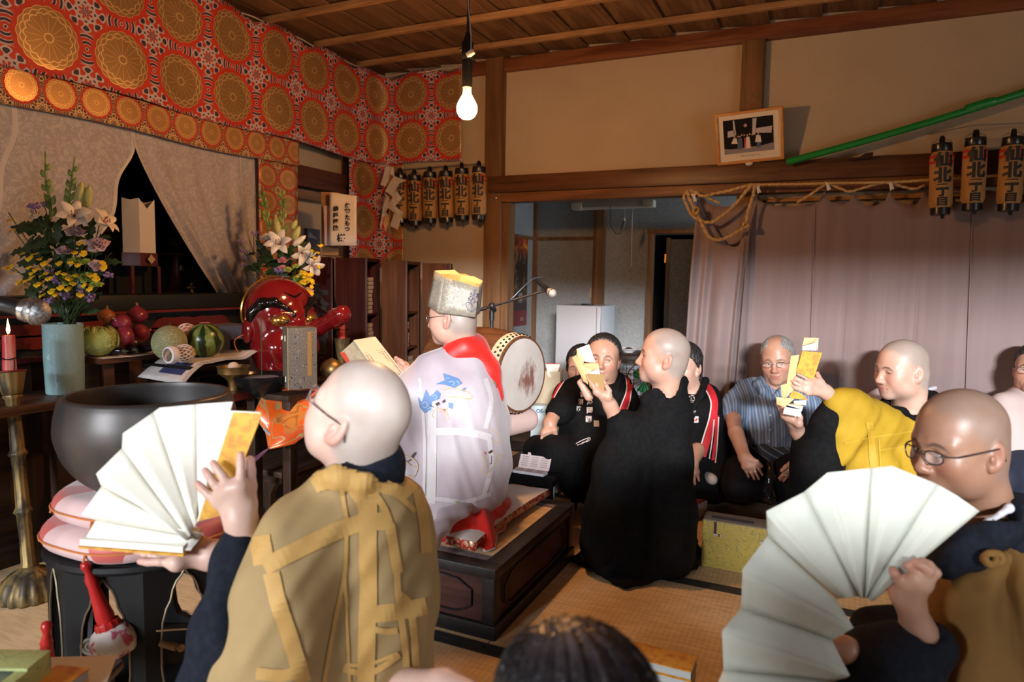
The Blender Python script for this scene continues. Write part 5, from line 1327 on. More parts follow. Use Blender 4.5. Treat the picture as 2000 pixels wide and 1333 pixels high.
for s in(-1,1):
 pf=[(0.0,zd-0.028),(0.10,zd-0.028),(0.085,zd-0.08),(0.055,zd-0.13),(0.048,0.10),(0.07,0.06),(0.075,0.03),(0.0,0.03)]
 prof=[(cx-x,cy+s*0.22,z)for x,z in pf[::-1]]+[(cx+x,cy+s*0.22,z)for x,z in pf[1:-1]]
 part('carved_leg',MB().prism(prof,(0,0.035,0)),DARKWZ,t,0)
 part('foot_bar',MB().bevbox((cx,cy+s*0.22+0.017,0.016),(0.32,0.06,0.032),0.005),DARKW,t)
part('stretcher',MB().bevbox((cx,cy,0.09),(0.03,0.46,0.04),0.004),DARKW,t)
a,b_=atD(528,874,2.86),atD(496,902,2.78);b_.z=max(b_.z,zd+0.012);a.z=max(a.z,zd+0.03)
t=thing('purple_tassel','purple silk tassel lying on the carved desk','tassel',b_)
mb=MB()
for k_ in range(22):
 o=Vector((random.uniform(-1,1),random.uniform(-1,1),random.uniform(0,1)))*0.011
 mb.tube([a,a.lerp(b_,0.4)+o*0.6,b_+o],0.0022,5)
o=part('threads',mb,M('purple_silk',(0.07,0.015,0.16),0.5,sheen=0.3),t);o['kind']='stuff'
part('knot',MB().ball(a,0.009,10,8),MATS['purple_silk'],t)
CABW=wood('cabinet_red',(0.018,0.0032,0.0024),(0.046,0.0075,0.004),'Z',rough=0.7,spec=0.1)
CABB=wood('cabinet_brown',(0.042,0.014,0.006),(0.090,0.034,0.014),'Z',rough=0.7,spec=0.1)
CABE=wood('cabinet_edge',(0.05,0.03,0.03),(0.10,0.07,0.065),'Z')
BOOKC=M('book_cream',(0.42,0.31,0.20),0.85)
def cabinet(pxl,pxm,pxr,pyt,D,lab,m,text=None,zs=(0.98,0.62),skip=0.0):
 """side panel from pxl to pxm facing the room, open front from pxm to pxr"""
 A,B=atD(pxl,pyt,D),atD(pxm,pyt+2,D-0.02);zt_=A.z
 u=Vector((B.x-A.x,B.y-A.y,0));w=u.length;u.normalize()
 n_=Vector((u.y,-u.x,0))
 bk=-n_
 C_=atD(pxr,pyt+4,D+0.24)
 e=Vector((C_.x-B.x,C_.y-B.y,0));fw_=e.length;e.normalize()
 t=thing('sutra_cabinet',lab,'cabinet',(B.x,B.y,0))
 P=lambda a,b_,z:Vector((A.x,A.y,0))+u*a+e*b_+Vector((0,0,z))
 def slab(a0,a1,b0,b1,z0_,z1_):return MB().add([P(a,b_,z)for z in(z0_,z1_)for a,b_ in((a0,b0),(a1,b0),(a1,b1),(a0,b1))],[(0,3,2,1),(4,5,6,7),(0,1,5,4),(1,2,6,5),(2,3,7,6),(3,0,4,7)])
 part('side_panel',slab(0,w,0,0.018,0,zt_),m,t,0)
 part('far_panel',slab(0,w,fw_-0.018,fw_,0,zt_),m,t,0)
 part('back_panel',slab(0,0.012,0.018,fw_-0.018,0,zt_),m,t,0)
 part('top_panel',slab(0,w,0.018,fw_-0.018,zt_-0.02,zt_-0.001),m,t,0)
 part('front_edge',slab(w,w+0.006,-0.002,0.014,0,zt_),CABE,t,0)
 for z in zs:part('shelf',slab(0.012,w-0.01,0.018,fw_-0.018,z-0.012,z),m,t,0)
 if text:part('script',face_text(text,P(w*0.45,-0.001,zt_-0.42),u,(0,0,1),0.13,0.01,True,0.95,0.001),M('faded_ink',(0.012,0.008,0.008),0.7),t,0)
 return P,w,fw_,zt_
def bookstack(P,w,fw_,z0_,n,th,lab,grp,b0=0.03,b1=None,first=[None]):
 b1=b1 or fw_-0.06
 for k_ in range(n):
  lab_='cream folded book, %s from the bottom of %s'%(ORD[k_],lab)
  z=z0_+k_*th;j=random.uniform(-0.004,0.004)
  vs=[P(a,b_,zz_)for zz_ in(z+0.001,z+th-0.003)for a,b_ in((0.03,b0+j),(w-0.025+j,b0+j),(w-0.025+j,b1+j),(0.03,b1+j))]
  solo('folded_book',MB().add(vs,[(0,3,2,1),(4,5,6,7),(0,1,5,4),(1,2,6,5),(2,3,7,6),(3,0,4,7)]),BOOKC,lab_,'book',grp,smooth_deg=0)
ORD='first second third fourth fifth sixth seventh eighth ninth tenth eleventh twelfth'.split()
random.seed(4)
cabinet(596,647,653,502,4.05,'dark red cabinet leaf with faded brushed script, nearest to the flowers',CABW,'大般若経')
P,w,f_,zt_=cabinet(655,714,742,503,4.1,'dark red sutra cabinet with two shelves of stacked books, left of the brown one',CABW)
bookstack(P,w,f_,0.98,9,0.025,'the upper stack in the dark red cabinet','books on the upper shelf of the red cabinet');bookstack(P,w,f_,0.62,12,0.025,'the lower stack in the dark red cabinet','books on the lower shelf of the red cabinet')
P,w,f_,zt_=cabinet(746,793,821,509,4.2,'middle brown sutra cabinet with an open front and three shelves',CABB,None,(0.99,0.77,0.5))
bookstack(P,w,f_,0.77,7,0.023,'the upper stack in the brown cabinet','books on the middle shelf of the brown cabinet',0.03,f_*0.45);bookstack(P,w,f_,0.5,8,0.026,'the lower stack in the brown cabinet','books on the low shelf of the brown cabinet')
cabinet(825,879,884,514,4.3,'brown cabinet leaf beside the corner post behind the hat',CABB)
q=atD(640,500,4.2)
t=thing('notice_carton','tall brown carton standing on the cabinet behind the paper notice','box',(q.x,q.y,1.23))
a,b_=atD(627,376,4.15),atD(673,500,4.15)
part('carton',MB().bevbox((a+b_)/2+Vector((-0.04,0.04,0.0)),(0.10,0.13,a.z-b_.z),0.003,rotz(0.5)),M('brown_card',(0.27,0.14,0.06),0.85),t)
ring=[atD(x,y,4.07)for x,y in((644,376),(697,383),(697,480),(643,480))]
t=thing('paper_notice','white paper notice with two columns of black brush writing','notice',(ring[3]+ring[2])/2)
part('sheet',MB().grid(lambda u,v:ring[3].lerp(ring[2],u).lerp(ring[0].lerp(ring[1],u),v)+Vector((0.006*sin(u*6),0,0)),10,8),M('notice_paper',(0.60,0.54,0.48),0.8),t,180,solid=0.0012)
ux=(ring[2]-ring[3]).normalized();uz=(ring[0]-ring[3]).normalized();hh=(ring[0]-ring[3]).length;ww=(ring[2]-ring[3]).length
B_=lambda u,v:ring[3]+ux*ww*u+uz*hh*v
part('name_script',face_text('佐藤たもつ',B_(0.66,0.52),ux,uz,hh*0.105,0.0012,True,1.05,0.009),INK,t,0)
part('clinic_script',face_text('歯科医院',B_(0.24,0.50),ux,uz,hh*0.105,0.0012,True,1.15,0.009),INK,t,0)
part('title_script',face_text('様',B_(0.44,0.13),ux,uz,hh*0.17,0.001,False,1,0.009),INK,t,0)
part('pink_sheet',MB().prism([atD(x,y,4.10)for x,y in((632,402),(646,402),(646,480),(634,480))],(0,0.002,0)),M('pink_paper',(0.45,0.33,0.36),0.8),t,0)
a,b_=atX(600,446,-3.27),atX(626,500,-3.27)
t=thing('small_photo','small landscape photograph propped behind the carton','picture',(-3.27,a.y,b_.z))
part('print',MB().span((-3.28,a.y,b_.z),(-3.272,b_.y,a.z)),M('photo_blue',(0.08,0.09,0.13),0.3),t)
part('pale_roof',MB().prism([(-3.2715,a.y+0.01,a.z-0.06),(-3.2715,a.y+0.02,a.z-0.02),(-3.2715,b_.y-0.03,a.z-0.07)],(0.001,0,0)),M('photo_grey',(0.3,0.3,0.34),0.4),t,0)
part('ground_strip',MB().span((-3.2715,a.y,b_.z),(-3.271,b_.y,b_.z+0.035)),M('photo_earth',(0.12,0.06,0.045),0.4),t,0)
# DAIS, DRUM, BOXES, BACK ROOM
DX0,DX1,DY0,DY1,DZ=-1.76,-0.955,1.98,2.765,0.245
DAISP=wood('dais_panel',(0.028,0.011,0.009),(0.060,0.022,0.017),'X',rough=0.5,spec=0.2)
DAISF=M('dais_frame',(0.010,0.008,0.0085),0.45,col2=(0.018,0.014,0.014),scale=18,spec=0.3)
t=thing('prayer_dais','low dark lacquered prayer dais with a tatami top and carved side panels','platform',((DX0+DX1)/2,(DY0+DY1)/2,0))
part('plinth',MB().bevbox(((DX0+DX1)/2,(DY0+DY1)/2,0.025),(DX1-DX0+0.004,DY1-DY0+0.004,0.05),0.004),DAISF,t)
for nm,c,d in(('front_rail',((DX0+DX1)/2,DY0+0.032,DZ-0.018),(DX1-DX0,0.064,0.036)),('back_rail',((DX0+DX1)/2,DY1-0.032,DZ-0.018),(DX1-DX0,0.064,0.036)),('side_rail',(DX0+0.032,(DY0+DY1)/2,DZ-0.018),(0.064,DY1-DY0-0.128,0.036)),('side_rail',(DX1-0.032,(DY0+DY1)/2,DZ-0.018),(0.064,DY1-DY0-0.128,0.036))):
 part(nm,MB().bevbox(c,d,0.005),DAISF,t)
for x in(DX0+0.03,DX1-0.03):
 for y in(DY0+0.03,DY1-0.03):part('corner_post',MB().bevbox((x,y,0.13),(0.046,0.046,0.165),0.003),DAISF,t)
def dpanel(axis,off,a0,a1):
 P=(lambda s,z,o:(s,off+o,z))if axis=='X' else(lambda s,z,o:(off+o,s,z))
 lo,hi=0.05,DZ-0.036
 sg=-1 if(axis=='X' and off<2.3)or(axis=='Y' and off<-1.4)else 1
 mb=MB().add([P(a0,lo,-sg*0.004),P(a1,lo,-sg*0.004),P(a1,hi,-sg*0.004),P(a0,hi,-sg*0.004),P(a0,lo,-sg*0.02),P(a1,lo,-sg*0.02),P(a1,hi,-sg*0.02),P(a0,hi,-sg*0.02)],[(0,1,2,3),(7,6,5,4),(0,4,5,1),(1,5,6,2),(2,6,7,3),(3,7,4,0)])
 o=part('side_panel',mb,DAISP,t,0)
 m=0.045;b0,b1,z0,z1=a0+m,a1-m,lo+0.020,hi-0.018;w=b1-b0
 out=[]
 for k in range(25):
  u=k/24;e=min(u,1-u);zz=z1-(0.034*max(0,1-e*9)**1.5)-0.004*abs(sin(e*40))*(e<0.16)
  out.append(P(b0+w*u,zz,sg*0.0035))
 for k in range(25):
  u=1-k/24;e=min(u,1-u);zz=z0+(0.03*max(0,1-e*9)**1.5)
  out.append(P(b0+w*u,zz,sg*0.0035))
 part('raised_moulding',MB().tube(out+out[:1],0.004,6,caps=False),DAISF,o)
dpanel('Y',DX1-0.012,DY0+0.05,DY1-0.05);dpanel('Y',DX0+0.012,DY0+0.05,DY1-0.05)
dpanel('X',DY0+0.012,DX0+0.05,DX1-0.05);dpanel('X',DY1-0.012,DX0+0.05,DX1-0.05)
part('tatami_top',MB().span((DX0+0.06,DY0+0.062,DZ-0.03),(DX1-0.062,DY1-0.062,DZ-0.003)),TATAMI,t,0)
def koma():
 m,nt,b=new_mat('patterned_border',0.7)
 x,y,z=xyz(nt,coords(nt));fx=(x*22.0).fn('FRACT')-0.5;fy=(y*22.0).fn('FRACT')-0.5
 r=(fx*fx+fy*fy).fn('SQRT');k=((r-0.4).fn('ABSOLUTE')).lt(0.045).fn('MAXIMUM',((r-0.22).fn('ABSOLUTE')).lt(0.04))
 setc(nt,b,mixc(nt,k,(0.20,0.155,0.155),(0.11,0.085,0.095)));return m
KOM=koma()
part('patterned_border',MB().span((DX0+0.062,DY0+0.064,DZ-0.02),(DX1-0.064,DY0+0.105,DZ-0.0015)),KOM,t,0)
part('patterned_border',MB().span((DX0+0.062,DY1-0.105,DZ-0.02),(DX1-0.064,DY1-0.064,DZ-0.0015)),KOM,t,0)
def zabuton(name,c,sx,sy,th,rot,label,mtop,mside,edge=0.35):
 R=rotz(rot);c=Vector(c)
 t=thing(name,label,'cushion',c)
 def f(sgn):
  def g(u,v):
   a,b=2*u-1,2*v-1
   pinch=1-0.07*(1-a*a)*abs(b)**3 if False else 1.0
   h=(1-abs(a)**3.5)**0.6*(1-abs(b)**3.5)**0.6
   x=a*sx*(1-0.05*(1-b*b)*abs(a));y=b*sy*(1-0.05*(1-a*a)*abs(b))
   return c+R@Vector((x,y,th*0.5+sgn*(th*0.5*edge+th*0.5*(1-edge)*h)))
  return g
 part('top_cover',MB().grid(f(1),26,26),mtop,t,180)
 part('underside',MB().grid(f(-1),26,26),mside,t,180)
 mb=MB();N=26;ring=[(k/N,0)for k in range(N)]+[(1,k/N)for k in range(N)]+[(1-k/N,1)for k in range(N)]+[(0,1-k/N)for k in range(N)]
 T_,B_2=[f(1)(*p)for p in ring],[f(-1)(*p)for p in ring];n=len(ring)
 M_=[(a+b)/2+((a+b)/2-c-Vector((0,0,th*0.5))).normalized()*0.007 for a,b in zip(T_,B_2)]
 mb.add(T_+M_+B_2,[(k,(k+1)%n,n+(k+1)%n,n+k)for k in range(n)]+[(n+k,n+(k+1)%n,2*n+(k+1)%n,2*n+k)for k in range(n)])
 part('side_band',mb,mside,t,180)
 return t,f(1)
def cushbroc():
 m,nt,b=new_mat('cushion_brocade',0.4)
 c=coords(nt);n=noise(nt,c,16,1.5,0.5,None,2.5);k=smooth(nt,(n*22.0).fn('SINE'),0.1,0.3)
 setc(nt,b,mixc(nt,k,(0.34,0.012,0.012),(0.60,0.42,0.24)));nt.links.new((k*0.5).k,b.inputs['Metallic']);return m
CUSHW=M('cushion_white',(0.72,0.66,0.62),0.75)
CZ=0.070
zabuton('brocade_cushion',(-1.395,2.40,DZ-0.002),0.325,0.345,CZ,0.0,'thick white-topped cushion with red and gold brocade sides on the dais',CUSHW,cushbroc(),0.45)
FC_=atD(1021,732,2.98);AX=Vector((0.97,-0.24,0)).normalized()
kx=2.98/FPX;FR_=76*kx;LEN=0.46
Rd=frame((0,0,1),AX)@Matrix.Rotation(-pi/2,3,'X')
t=thing('taiko_drum','big brown barrel drum with a pale stained skin and two rows of black studs','drum',(FC_.x-AX.x*LEN/2,FC_.y-AX.y*LEN/2,FC_.z-FR_*1.15))
DW=wood('drum_wood',(0.075,0.030,0.014),(0.15,0.062,0.028),'X',rough=0.25,coat=0.3)
prof=[(FR_*(0.985+0.17*sin(pi*u)),-LEN*(1-u))for u in np.linspace(0,1,16)]
part('barrel',MB().lathe(prof,FC_,56,Rd),DW,t,60)
SKIN=M('drum_skin_edge',(0.62,0.50,0.36),0.6,col2=(0.54,0.40,0.27),scale=14)
def drumhead():
 m,nt,b=new_mat('drum_head',0.55)
 c=coords(nt);n=noise(nt,c,20,5,0.65,(1,2.0,0.7))
 sp=nt.nodes.new('ShaderNodeVectorMath');sp.operation='DISTANCE';nt.links.new(c,sp.inputs[0])
 sp.inputs[1].default_value=(AX.x*LEN/2,AX.y*LEN/2+0.03,FR_*1.15-0.015)
 d=V(nt,sp.outputs['Value']);k=smooth(nt,n-d*4.6,0.10,0.42)
 setc(nt,b,mixc(nt,k,mixc(nt,smooth(nt,noise(nt,c,9,3),0.3,0.7),(0.55,0.50,0.46),(0.48,0.43,0.39)),(0.20,0.085,0.06)));return m
part('head',MB().lathe([(0.001,0.004),(FR_*0.80,0.003),(FR_*0.93,0.0)],FC_,56,Rd,caps=False),drumhead(),t,60)
part('skin_edge',MB().lathe([(FR_*0.93,0.0),(FR_*0.985,-0.006),(FR_*1.022,-0.02),(FR_*1.062,-0.06)],FC_,56,Rd,caps=False),SKIN,t,60)
mb=MB()
for row in range(2):
 for k in range(44):
  a=2*pi*(k+0.5*row)/44;z=-0.020-0.020*row;r=FR_*(1.012+0.012*row)
  mb.ball(FC_+Rd@Vector((r*cos(a),r*sin(a),z)),0.0068,8,5)
o=part('studs',mb,M('stud_black',(0.010,0.009,0.009),0.25,0.4),t);o['kind']='stuff'
zc=FC_.z-FR_*1.12
mid=FC_-AX*LEN*0.5
def dcush():
 m,nt,b=new_mat('drum_cushion_cloth',0.5)
 x,y,z=xyz(nt,coords(nt));k=smooth(nt,((x*9.0+y*3.0+z*9.0).fn('SINE')),-0.05,0.05)
 setc(nt,b,mixc(nt,k,(0.45,0.035,0.03),(0.62,0.44,0.40)));return m
S=SDF((mid.x-0.4,mid.y-0.3,zc-0.2),(mid.x+0.45,mid.y+0.3,zc+0.06),0.012)
for s in(0.16,-0.16):S.cone(mid+AX*s+Vector((-AX.y,AX.x,0))*-0.13+Vector((0,0,zc-mid.z-0.035)),mid+AX*s+Vector((-AX.y,AX.x,0))*0.13+Vector((0,0,zc-mid.z-0.035)),0.052,0.052,0.03)
S.box(mid+Vector((0,0,zc-mid.z-0.045)),(0.20,0.15,0.035),0.03,0.03,R=frame(AX,(-AX.y,AX.x,0)))
vs,q=S.surf();vs=relax(vs,q,2)
tc=thing('drum_cushion','red and pale pink padded cushion under the drum','cushion',(mid.x,mid.y,zc-0.09))
part('pad',np_mesh('pad',vs,q,tc.location),dcush(),tc,180)
t2=thing('drum_stand','black wooden drum stand mostly hidden behind the seated priest','stand',(mid.x,mid.y,0))
Rs=frame(AX,(-AX.y,AX.x,0))
part('stand_top',MB().bevbox(Vector((mid.x,mid.y,zc-0.105))+Rs@Vector((-0.08,0.02,0)),(0.28,0.30,0.03),0.004,Rs),BLACKM,t2)
for sx in(-0.19,0.02):
 for sy in(-0.10,0.15):part('leg',MB().bevbox(Vector((mid.x,mid.y,(zc-0.12)/2))+Rs@Vector((sx,sy,0)),(0.04,0.04,zc-0.12),0.003,Rs),BLACKM,t2)
TZ=0.285
q0=atZ(1045,912,TZ)
t=thing('reading_table','low black lacquered table with an open folding booklet beyond the dais','table',(q0 .x,q0 .y+0.08,0))
part('tabletop',MB().bevbox((q0 .x-0.02,q0 .y+0.10,TZ-0.012),(0.34,0.44,0.022),0.004),BLACK,t)
for sx in(-0.15,0.11):
 for sy in(-0.08,0.28):part('leg',MB().bevbox((q0 .x+sx,q0 .y+sy,(TZ-0.024)/2),(0.03,0.03,TZ-0.024),0.003),BLACK,t)
part('apron',MB().span((q0 .x-0.15,q0 .y-0.085,TZ-0.075),(q0 .x+0.11,q0 .y-0.075,TZ-0.024)).span((q0 .x+0.105,q0 .y-0.08,TZ-0.075),(q0 .x+0.115,q0 .y+0.28,TZ-0.024)),BLACK,t)
bk=atZ(1033,928,TZ)
PAGE=M('pink_page',(0.62,0.50,0.49),0.8)
t=thing('folding_booklet','pinkish accordion booklet printed in short columns on the black table','book',(bk.x,bk.y,TZ))
zig=[(0.0,0.012),(0.052,0.014),(0.085,0.072),(0.118,0.004),(0.150,0.066),(0.19,0.008),(0.23,0.05),(0.26,0.004)]
x0,x1=bk.x-0.085,bk.x+0.075
for k in range(len(zig)-1):
 (ya,za),(yb,zb2)=zig[k],zig[k+1]
 A,B=Vector((x0+0.005*k,bk.y+ya,TZ+za)),Vector((x0+0.005*k,bk.y+yb,TZ+zb2));wv=Vector((x1-x0,0.0,0))
 pg=part('page',MB().add([A,A+wv,B+wv,B],[(0,1,2,3)]),PAGE,t,0,solid=0.0012)
 if k<2:
  mb=MB();nrm=wv.cross(B-A).normalized()*0.0012
  for r in range(5 if k else 7):
   for c in range(3):
    u0=0.08+0.31*c;v=0.1+0.8*(r+0.5)/(5 if k else 7)
    for g in range(6):mb.add([A+wv*(u0+0.035*g+dx)+(B-A)*(v+dv)+nrm for dx,dv in((0,0),(0.022,0.01),(0.024,0.07),(0.003,0.06))],[(0,1,2,3)])
  o=part('print',mb,M('print_grey',(0.16,0.12,0.13),0.8),pg,0);o['kind']='stuff'
part('closed_pages',MB().span((x0,bk.y-0.002,TZ+0.0005),(x1,bk.y+0.05,TZ+0.0115)),M('page_edge',(0.56,0.54,0.60),0.8),t,0)
STEEL=M('mic_grille',(0.55,0.56,0.58),0.35,0.85,col2=(0.18,0.18,0.2),scale=300,lo=0.45,hi=0.55,bumps=0.3)
GRIP=M('mic_grip',(0.012,0.012,0.014),0.35)
def mic(a,b,label,r=0.024,grille=STEEL):
 a,b=Vector(a),Vector(b);d=(b-a);L=d.length;d.normalize()
 R=frame((0.1,0.2,1),d)@Matrix.Rotation(-pi/2,3,'X')
 t=thing('microphone',label,'microphone',b)
 part('handle',MB().lathe([(r*0.40,-0.14),(r*0.46,-0.13),(r*0.62,-0.03),(r*0.70,0.0),(r*0.85,0.01)],b,24,R),GRIP,t)
 part('collar',MB().lathe([(r*0.86,0.010),(r*0.98,0.013),(r*0.98,0.022),(r*0.90,0.024)],b,28,R),M('chrome',(0.6,0.6,0.62),0.2,0.95),t)
 part('grille',MB().lathe([(r*0.90,0.022),(r*1.0,0.028),(r*1.05,0.036),(r*0.98,0.046),(r*0.72,0.055),(r*0.3,0.060),(0.001,0.061)],b,28,R),grille,t,180)
 part('grille_band',MB().lathe([(r*1.055,0.033),(r*1.085,0.035),(r*1.085,0.038),(r*1.055,0.040)],b,28,R,caps=False),MATS['chrome'],t)
 return t,d,R
m1a,m1b=atD(-60,580,1.36),atD(36,602,1.36)
mic(m1a,m1b,'silver-headed microphone poking in beside the lit candle')
b0=m1b-(m1b-m1a).normalized()*0.09
t=thing('microphone_stand','black microphone stand at the left edge holding the microphone near the candle','stand',(b0 .x-0.30,b0 .y-0.05,0))
part('clip',MB().tube([b0+Vector((0,0,0.0)),b0+(m1a-m1b).normalized()*0.05+Vector((0,0,-0.03))],0.017,10),GRIP,t)
part('boom',MB().tube([b0+(m1a-m1b).normalized()*0.05+Vector((0,0,-0.03)),(b0 .x-0.30,b0 .y-0.05,b0 .z-0.10)],0.009,10),GRIP,t)
part('pole',MB().tube([(b0 .x-0.30,b0 .y-0.05,0.03),(b0 .x-0.30,b0 .y-0.05,b0 .z-0.09)],0.010,10),GRIP,t)
part('foot',MB().lathe([(0.13,0),(0.13,0.015),(0.02,0.03)],(b0 .x-0.30,b0 .y-0.05,0),24),GRIP,t)
a,b_=atD(1058,556,3.42),atD(1070,566,3.38)
mic(a,b_,'pale-headed microphone on the boom above the drum',0.021,M('mic_grille_warm',(0.55,0.47,0.40),0.5,0.4))
e0,e1,pv,ft=atD(925,609,3.42),atD(1062,569,3.40),atD(961,598,3.42),atD(963,640,3.42)
t=thing('boom_stand','black boom stand reaching over the drum with its cable looped back','stand',(pv.x,pv.y,0))
part('boom',MB().tube([e0,e1],0.006,8),GRIP,t);part('counter_grip',MB().tube([e0,e0 .lerp(e1,0.18)],0.009,10),GRIP,t)
part('pole',MB().tube([(pv.x,pv.y,0.02),pv],0.009,10),GRIP,t)
part('clutch',MB().ball(pv,0.018,12,10).tube([pv+Vector((0.0,0,-0.005)),pv+Vector((0.024,-0.02,-0.02))],0.012,10).tube([pv+Vector((0,0,-0.07)),pv+Vector((0,0,-0.02))],0.013,10),GRIP,t)
part('clip',MB().tube([e1,b_-(b_-a).normalized()*0.02],0.014,10),GRIP,t)
part('cable',MB().tube(spline([atD(1060,541,3.42),atD(1040,546,3.43),atD(1018,565,3.44),atD(1000,583,3.44),atD(985,592,3.43)],6),0.003,6),GRIP,t)
part('foot',MB().tube([(pv.x-0.2,pv.y,0.012),(pv.x+0.2,pv.y,0.012)],0.009,8).tube([(pv.x,pv.y-0.05,0.012),(pv.x,pv.y+0.22,0.012)],0.009,8),GRIP,t)
def ypaper(name,c1,c2):
 m,nt,b=new_mat(name,0.6)
 c=coords(nt);n=noise(nt,c,12,2,0.5,None,2.8);g=((n*46.0).fn('SINE'))
 setc(nt,b,mixc(nt,smooth(nt,g,0.55,0.9),c1,c2));return m
YP=ypaper('yellow_patterned_paper',(0.56,0.42,0.085),(0.36,0.30,0.08))
p0=atZ(1369,1107);Dp=(p0-EYE).dot(CF);zt_=atD(1373,1013,Dp).z
t=thing('yellow_box','yellow patterned book case with two purple straps standing on the tatami','box',(p0 .x+0.17,p0 .y+0.05,0))
part('case',MB().bevbox((p0 .x+0.165,p0 .y+0.055,zt_/2+0.001),(0.33,0.11,zt_-0.002),0.004),YP,t)
part('top_board',MB().bevbox((p0 .x+0.165,p0 .y+0.055,zt_+0.002),(0.332,0.112,0.006),0.002),M('grey_beige_board',(0.30,0.25,0.18),0.8),t)
part('title_slip',MB().span((p0 .x+0.03,p0 .y+0.025,zt_+0.004),(p0 .x+0.20,p0 .y+0.06,zt_+0.0065)),M('dark_slip',(0.09,0.085,0.10),0.8),t)
STR=M('purple_strap',(0.06,0.018,0.045),0.7);TOG=M('bone',(0.66,0.60,0.50),0.5)
for sx,sd in((0.052,1),(0.262,-1)):
 part('strap',MB().span((p0 .x+sx-0.005,p0 .y-0.003,zt_-0.05),(p0 .x+sx+0.005,p0 .y+0.001,zt_-0.002)),STR,t)
 part('toggle',MB().tube([(p0 .x+sx-sd*0.006,p0 .y-0.006,zt_-0.053),(p0 .x+sx+sd*0.030,p0 .y-0.006,zt_-0.056)],[0.003,0.0045],8),TOG,t)
 part('loop',MB().tube([(p0 .x+sx+sd*0.014,p0 .y-0.0065,zt_-0.054),(p0 .x+sx+sd*0.020,p0 .y-0.0065,zt_-0.055)],0.0052,8),STR,t)
r0=atZ(1366,1022)
t=thing('red_box','small red box standing behind the yellow case beside the black robe','box',(r0 .x-0.08,r0 .y+0.1,0))
part('case',MB().bevbox((r0 .x-0.10,r0 .y+0.10,0.045),(0.20,0.14,0.09),0.003,rotz(-0.3)),M('red_paper',(0.33,0.03,0.02),0.7),t)
part('page_edge',MB().box(Vector((r0 .x-0.10,r0 .y+0.10,0.045))+rotz(-0.3)@Vector((0.10,0,0)),(0.004,0.12,0.075),rotz(-0.3)),M('page_grey',(0.4,0.38,0.4),0.8),t)
NAVY=M('navy_cushion',(0.012,0.018,0.055),0.85,col2=(0.018,0.026,0.075),scale=40,bumps=0.2)
za=atZ(1465,962,0.05);zb_=atZ(1350,948,0.05)
tz,fz=zabuton('floor_cushion',(za.x+0.02,za.y+0.20,0.001),0.27,0.29,0.07,0.0,'navy cushion with a white framed print under the man in the blue shirt',NAVY,NAVY)
WL=M('white_print',(0.42,0.45,0.55),0.8)
def onz(u,v):return fz(u,v)+Vector((0,0,0.002))
part('print',MB().grid(lambda a,b:onz(0.14+0.72*a,0.13+0.018*b),24,1).grid(lambda a,b:onz(0.14+0.012*b,0.13+0.16*a),10,1).grid(lambda a,b:onz(0.14+0.72*a,0.27+0.018*b),24,1),WL,tz,0)
for k in range(11):part('print',MB().grid(lambda a,b:onz(0.19+0.058*k+0.03*a,0.175+0.065*b+0.01*sin(k*3)),2,2),WL,tz,0)
zabuton('floor_cushion',(zb_.x-0.02,zb_.y+0.22,0.001),0.26,0.27,0.065,0.1,'plain navy cushion under the man in the second festival coat',NAVY,NAVY)
ORP=M('orange_book_cloth',(0.56,0.27,0.03),0.6,col2=(0.42,0.14,0.015),scale=34,stretch=(1,1,1),detail=5,lo=0.46,hi=0.68)
PEDG=M('page_edges',(0.40,0.44,0.44),0.85,col2=(0.34,0.38,0.39),scale=140,stretch=(0.02,0.02,1))
def book(c,sx,sy,th,rot,lab,cover,grp=None,edge=PEDG):
 R=rotz(rot);c=Vector(c)
 t=thing('sutra_book',lab,'book',c,grp)
 part('pages',MB().box(c+Vector((0,0,th/2)),(sx-0.004,sy-0.004,th-0.005),R),edge,t,0)
 part('cover',MB().bevbox(c+Vector((0,0,th-0.0015)),(sx,sy,0.003),0.001,R),cover,t)
 part('back_cover',MB().bevbox(c+Vector((0,0,0.0015)),(sx,sy,0.003),0.001,R),cover,t)
 return t
ZB=0.135
k0=atZ(1364,1285,ZB);k1=atZ(1353,1311,ZB)
dy=k0 .y-k1 .y
for k in range(5):
 book((k0 .x-0.135+0.004*((k*3)%3-1),(k0 .y+k1 .y)/2-0.002*k,ZB-0.027*(k+1)),0.27,max(0.09,dy),0.0265,0.02*((k*7)%3-1)*0.3,('topmost orange book of the stack behind the dark-haired head','second book from the top of the stack behind the dark-haired head','third book from the top of the stack behind the dark-haired head','fourth book from the top of the low stack on the mat','bottom book of the low stack on the mat')[k],ORP,'sutra books stacked on the mat')
TL_Z=0.40
c=atZ(95,1318,TL_Z)
t=thing('corner_table','small black table at the lower left edge with papers on it','table',(c.x-0.05,c.y-0.10,0))
e=atZ(236,1284,TL_Z)
RY_=rotz(YAW);LT=lambda x,y,z:Vector((e.x,e.y,z))+RY_@Vector((x,y,0))
part('tabletop',MB().bevbox(LT(-0.22,-0.15,TL_Z-0.011),(0.46,0.29,0.02),0.004,RY_),BLACK,t)
for sx in(-0.42,-0.02):
 for sy in(-0.27,-0.03):part('leg',MB().bevbox(LT(sx,sy,(TL_Z-0.021)/2),(0.03,0.03,TL_Z-0.021),0.003,RY_),BLACK,t)
wp=[atZ(x,y,TL_Z+0.001)for x,y in((100,1288),(228,1284),(205,1345),(100,1360))]
solo('white_sheet',MB().prism(wp,(0,0,0.004)),WPAPER,'white sheet lying on the black table at the lower left','paper',smooth_deg=0)
c=atZ(138,1322,TL_Z+0.03)
book((c.x-0.01,c.y-0.03,TL_Z+0.006),0.07,0.11,0.026,YAW-0.12,'orange book lying on the white sheet at the lower left',ORP)
GRN=ypaper('green_patterned_paper',(0.36,0.40,0.16),(0.26,0.31,0.13));GEDGE=M('green_edge',(0.16,0.21,0.17),0.8)
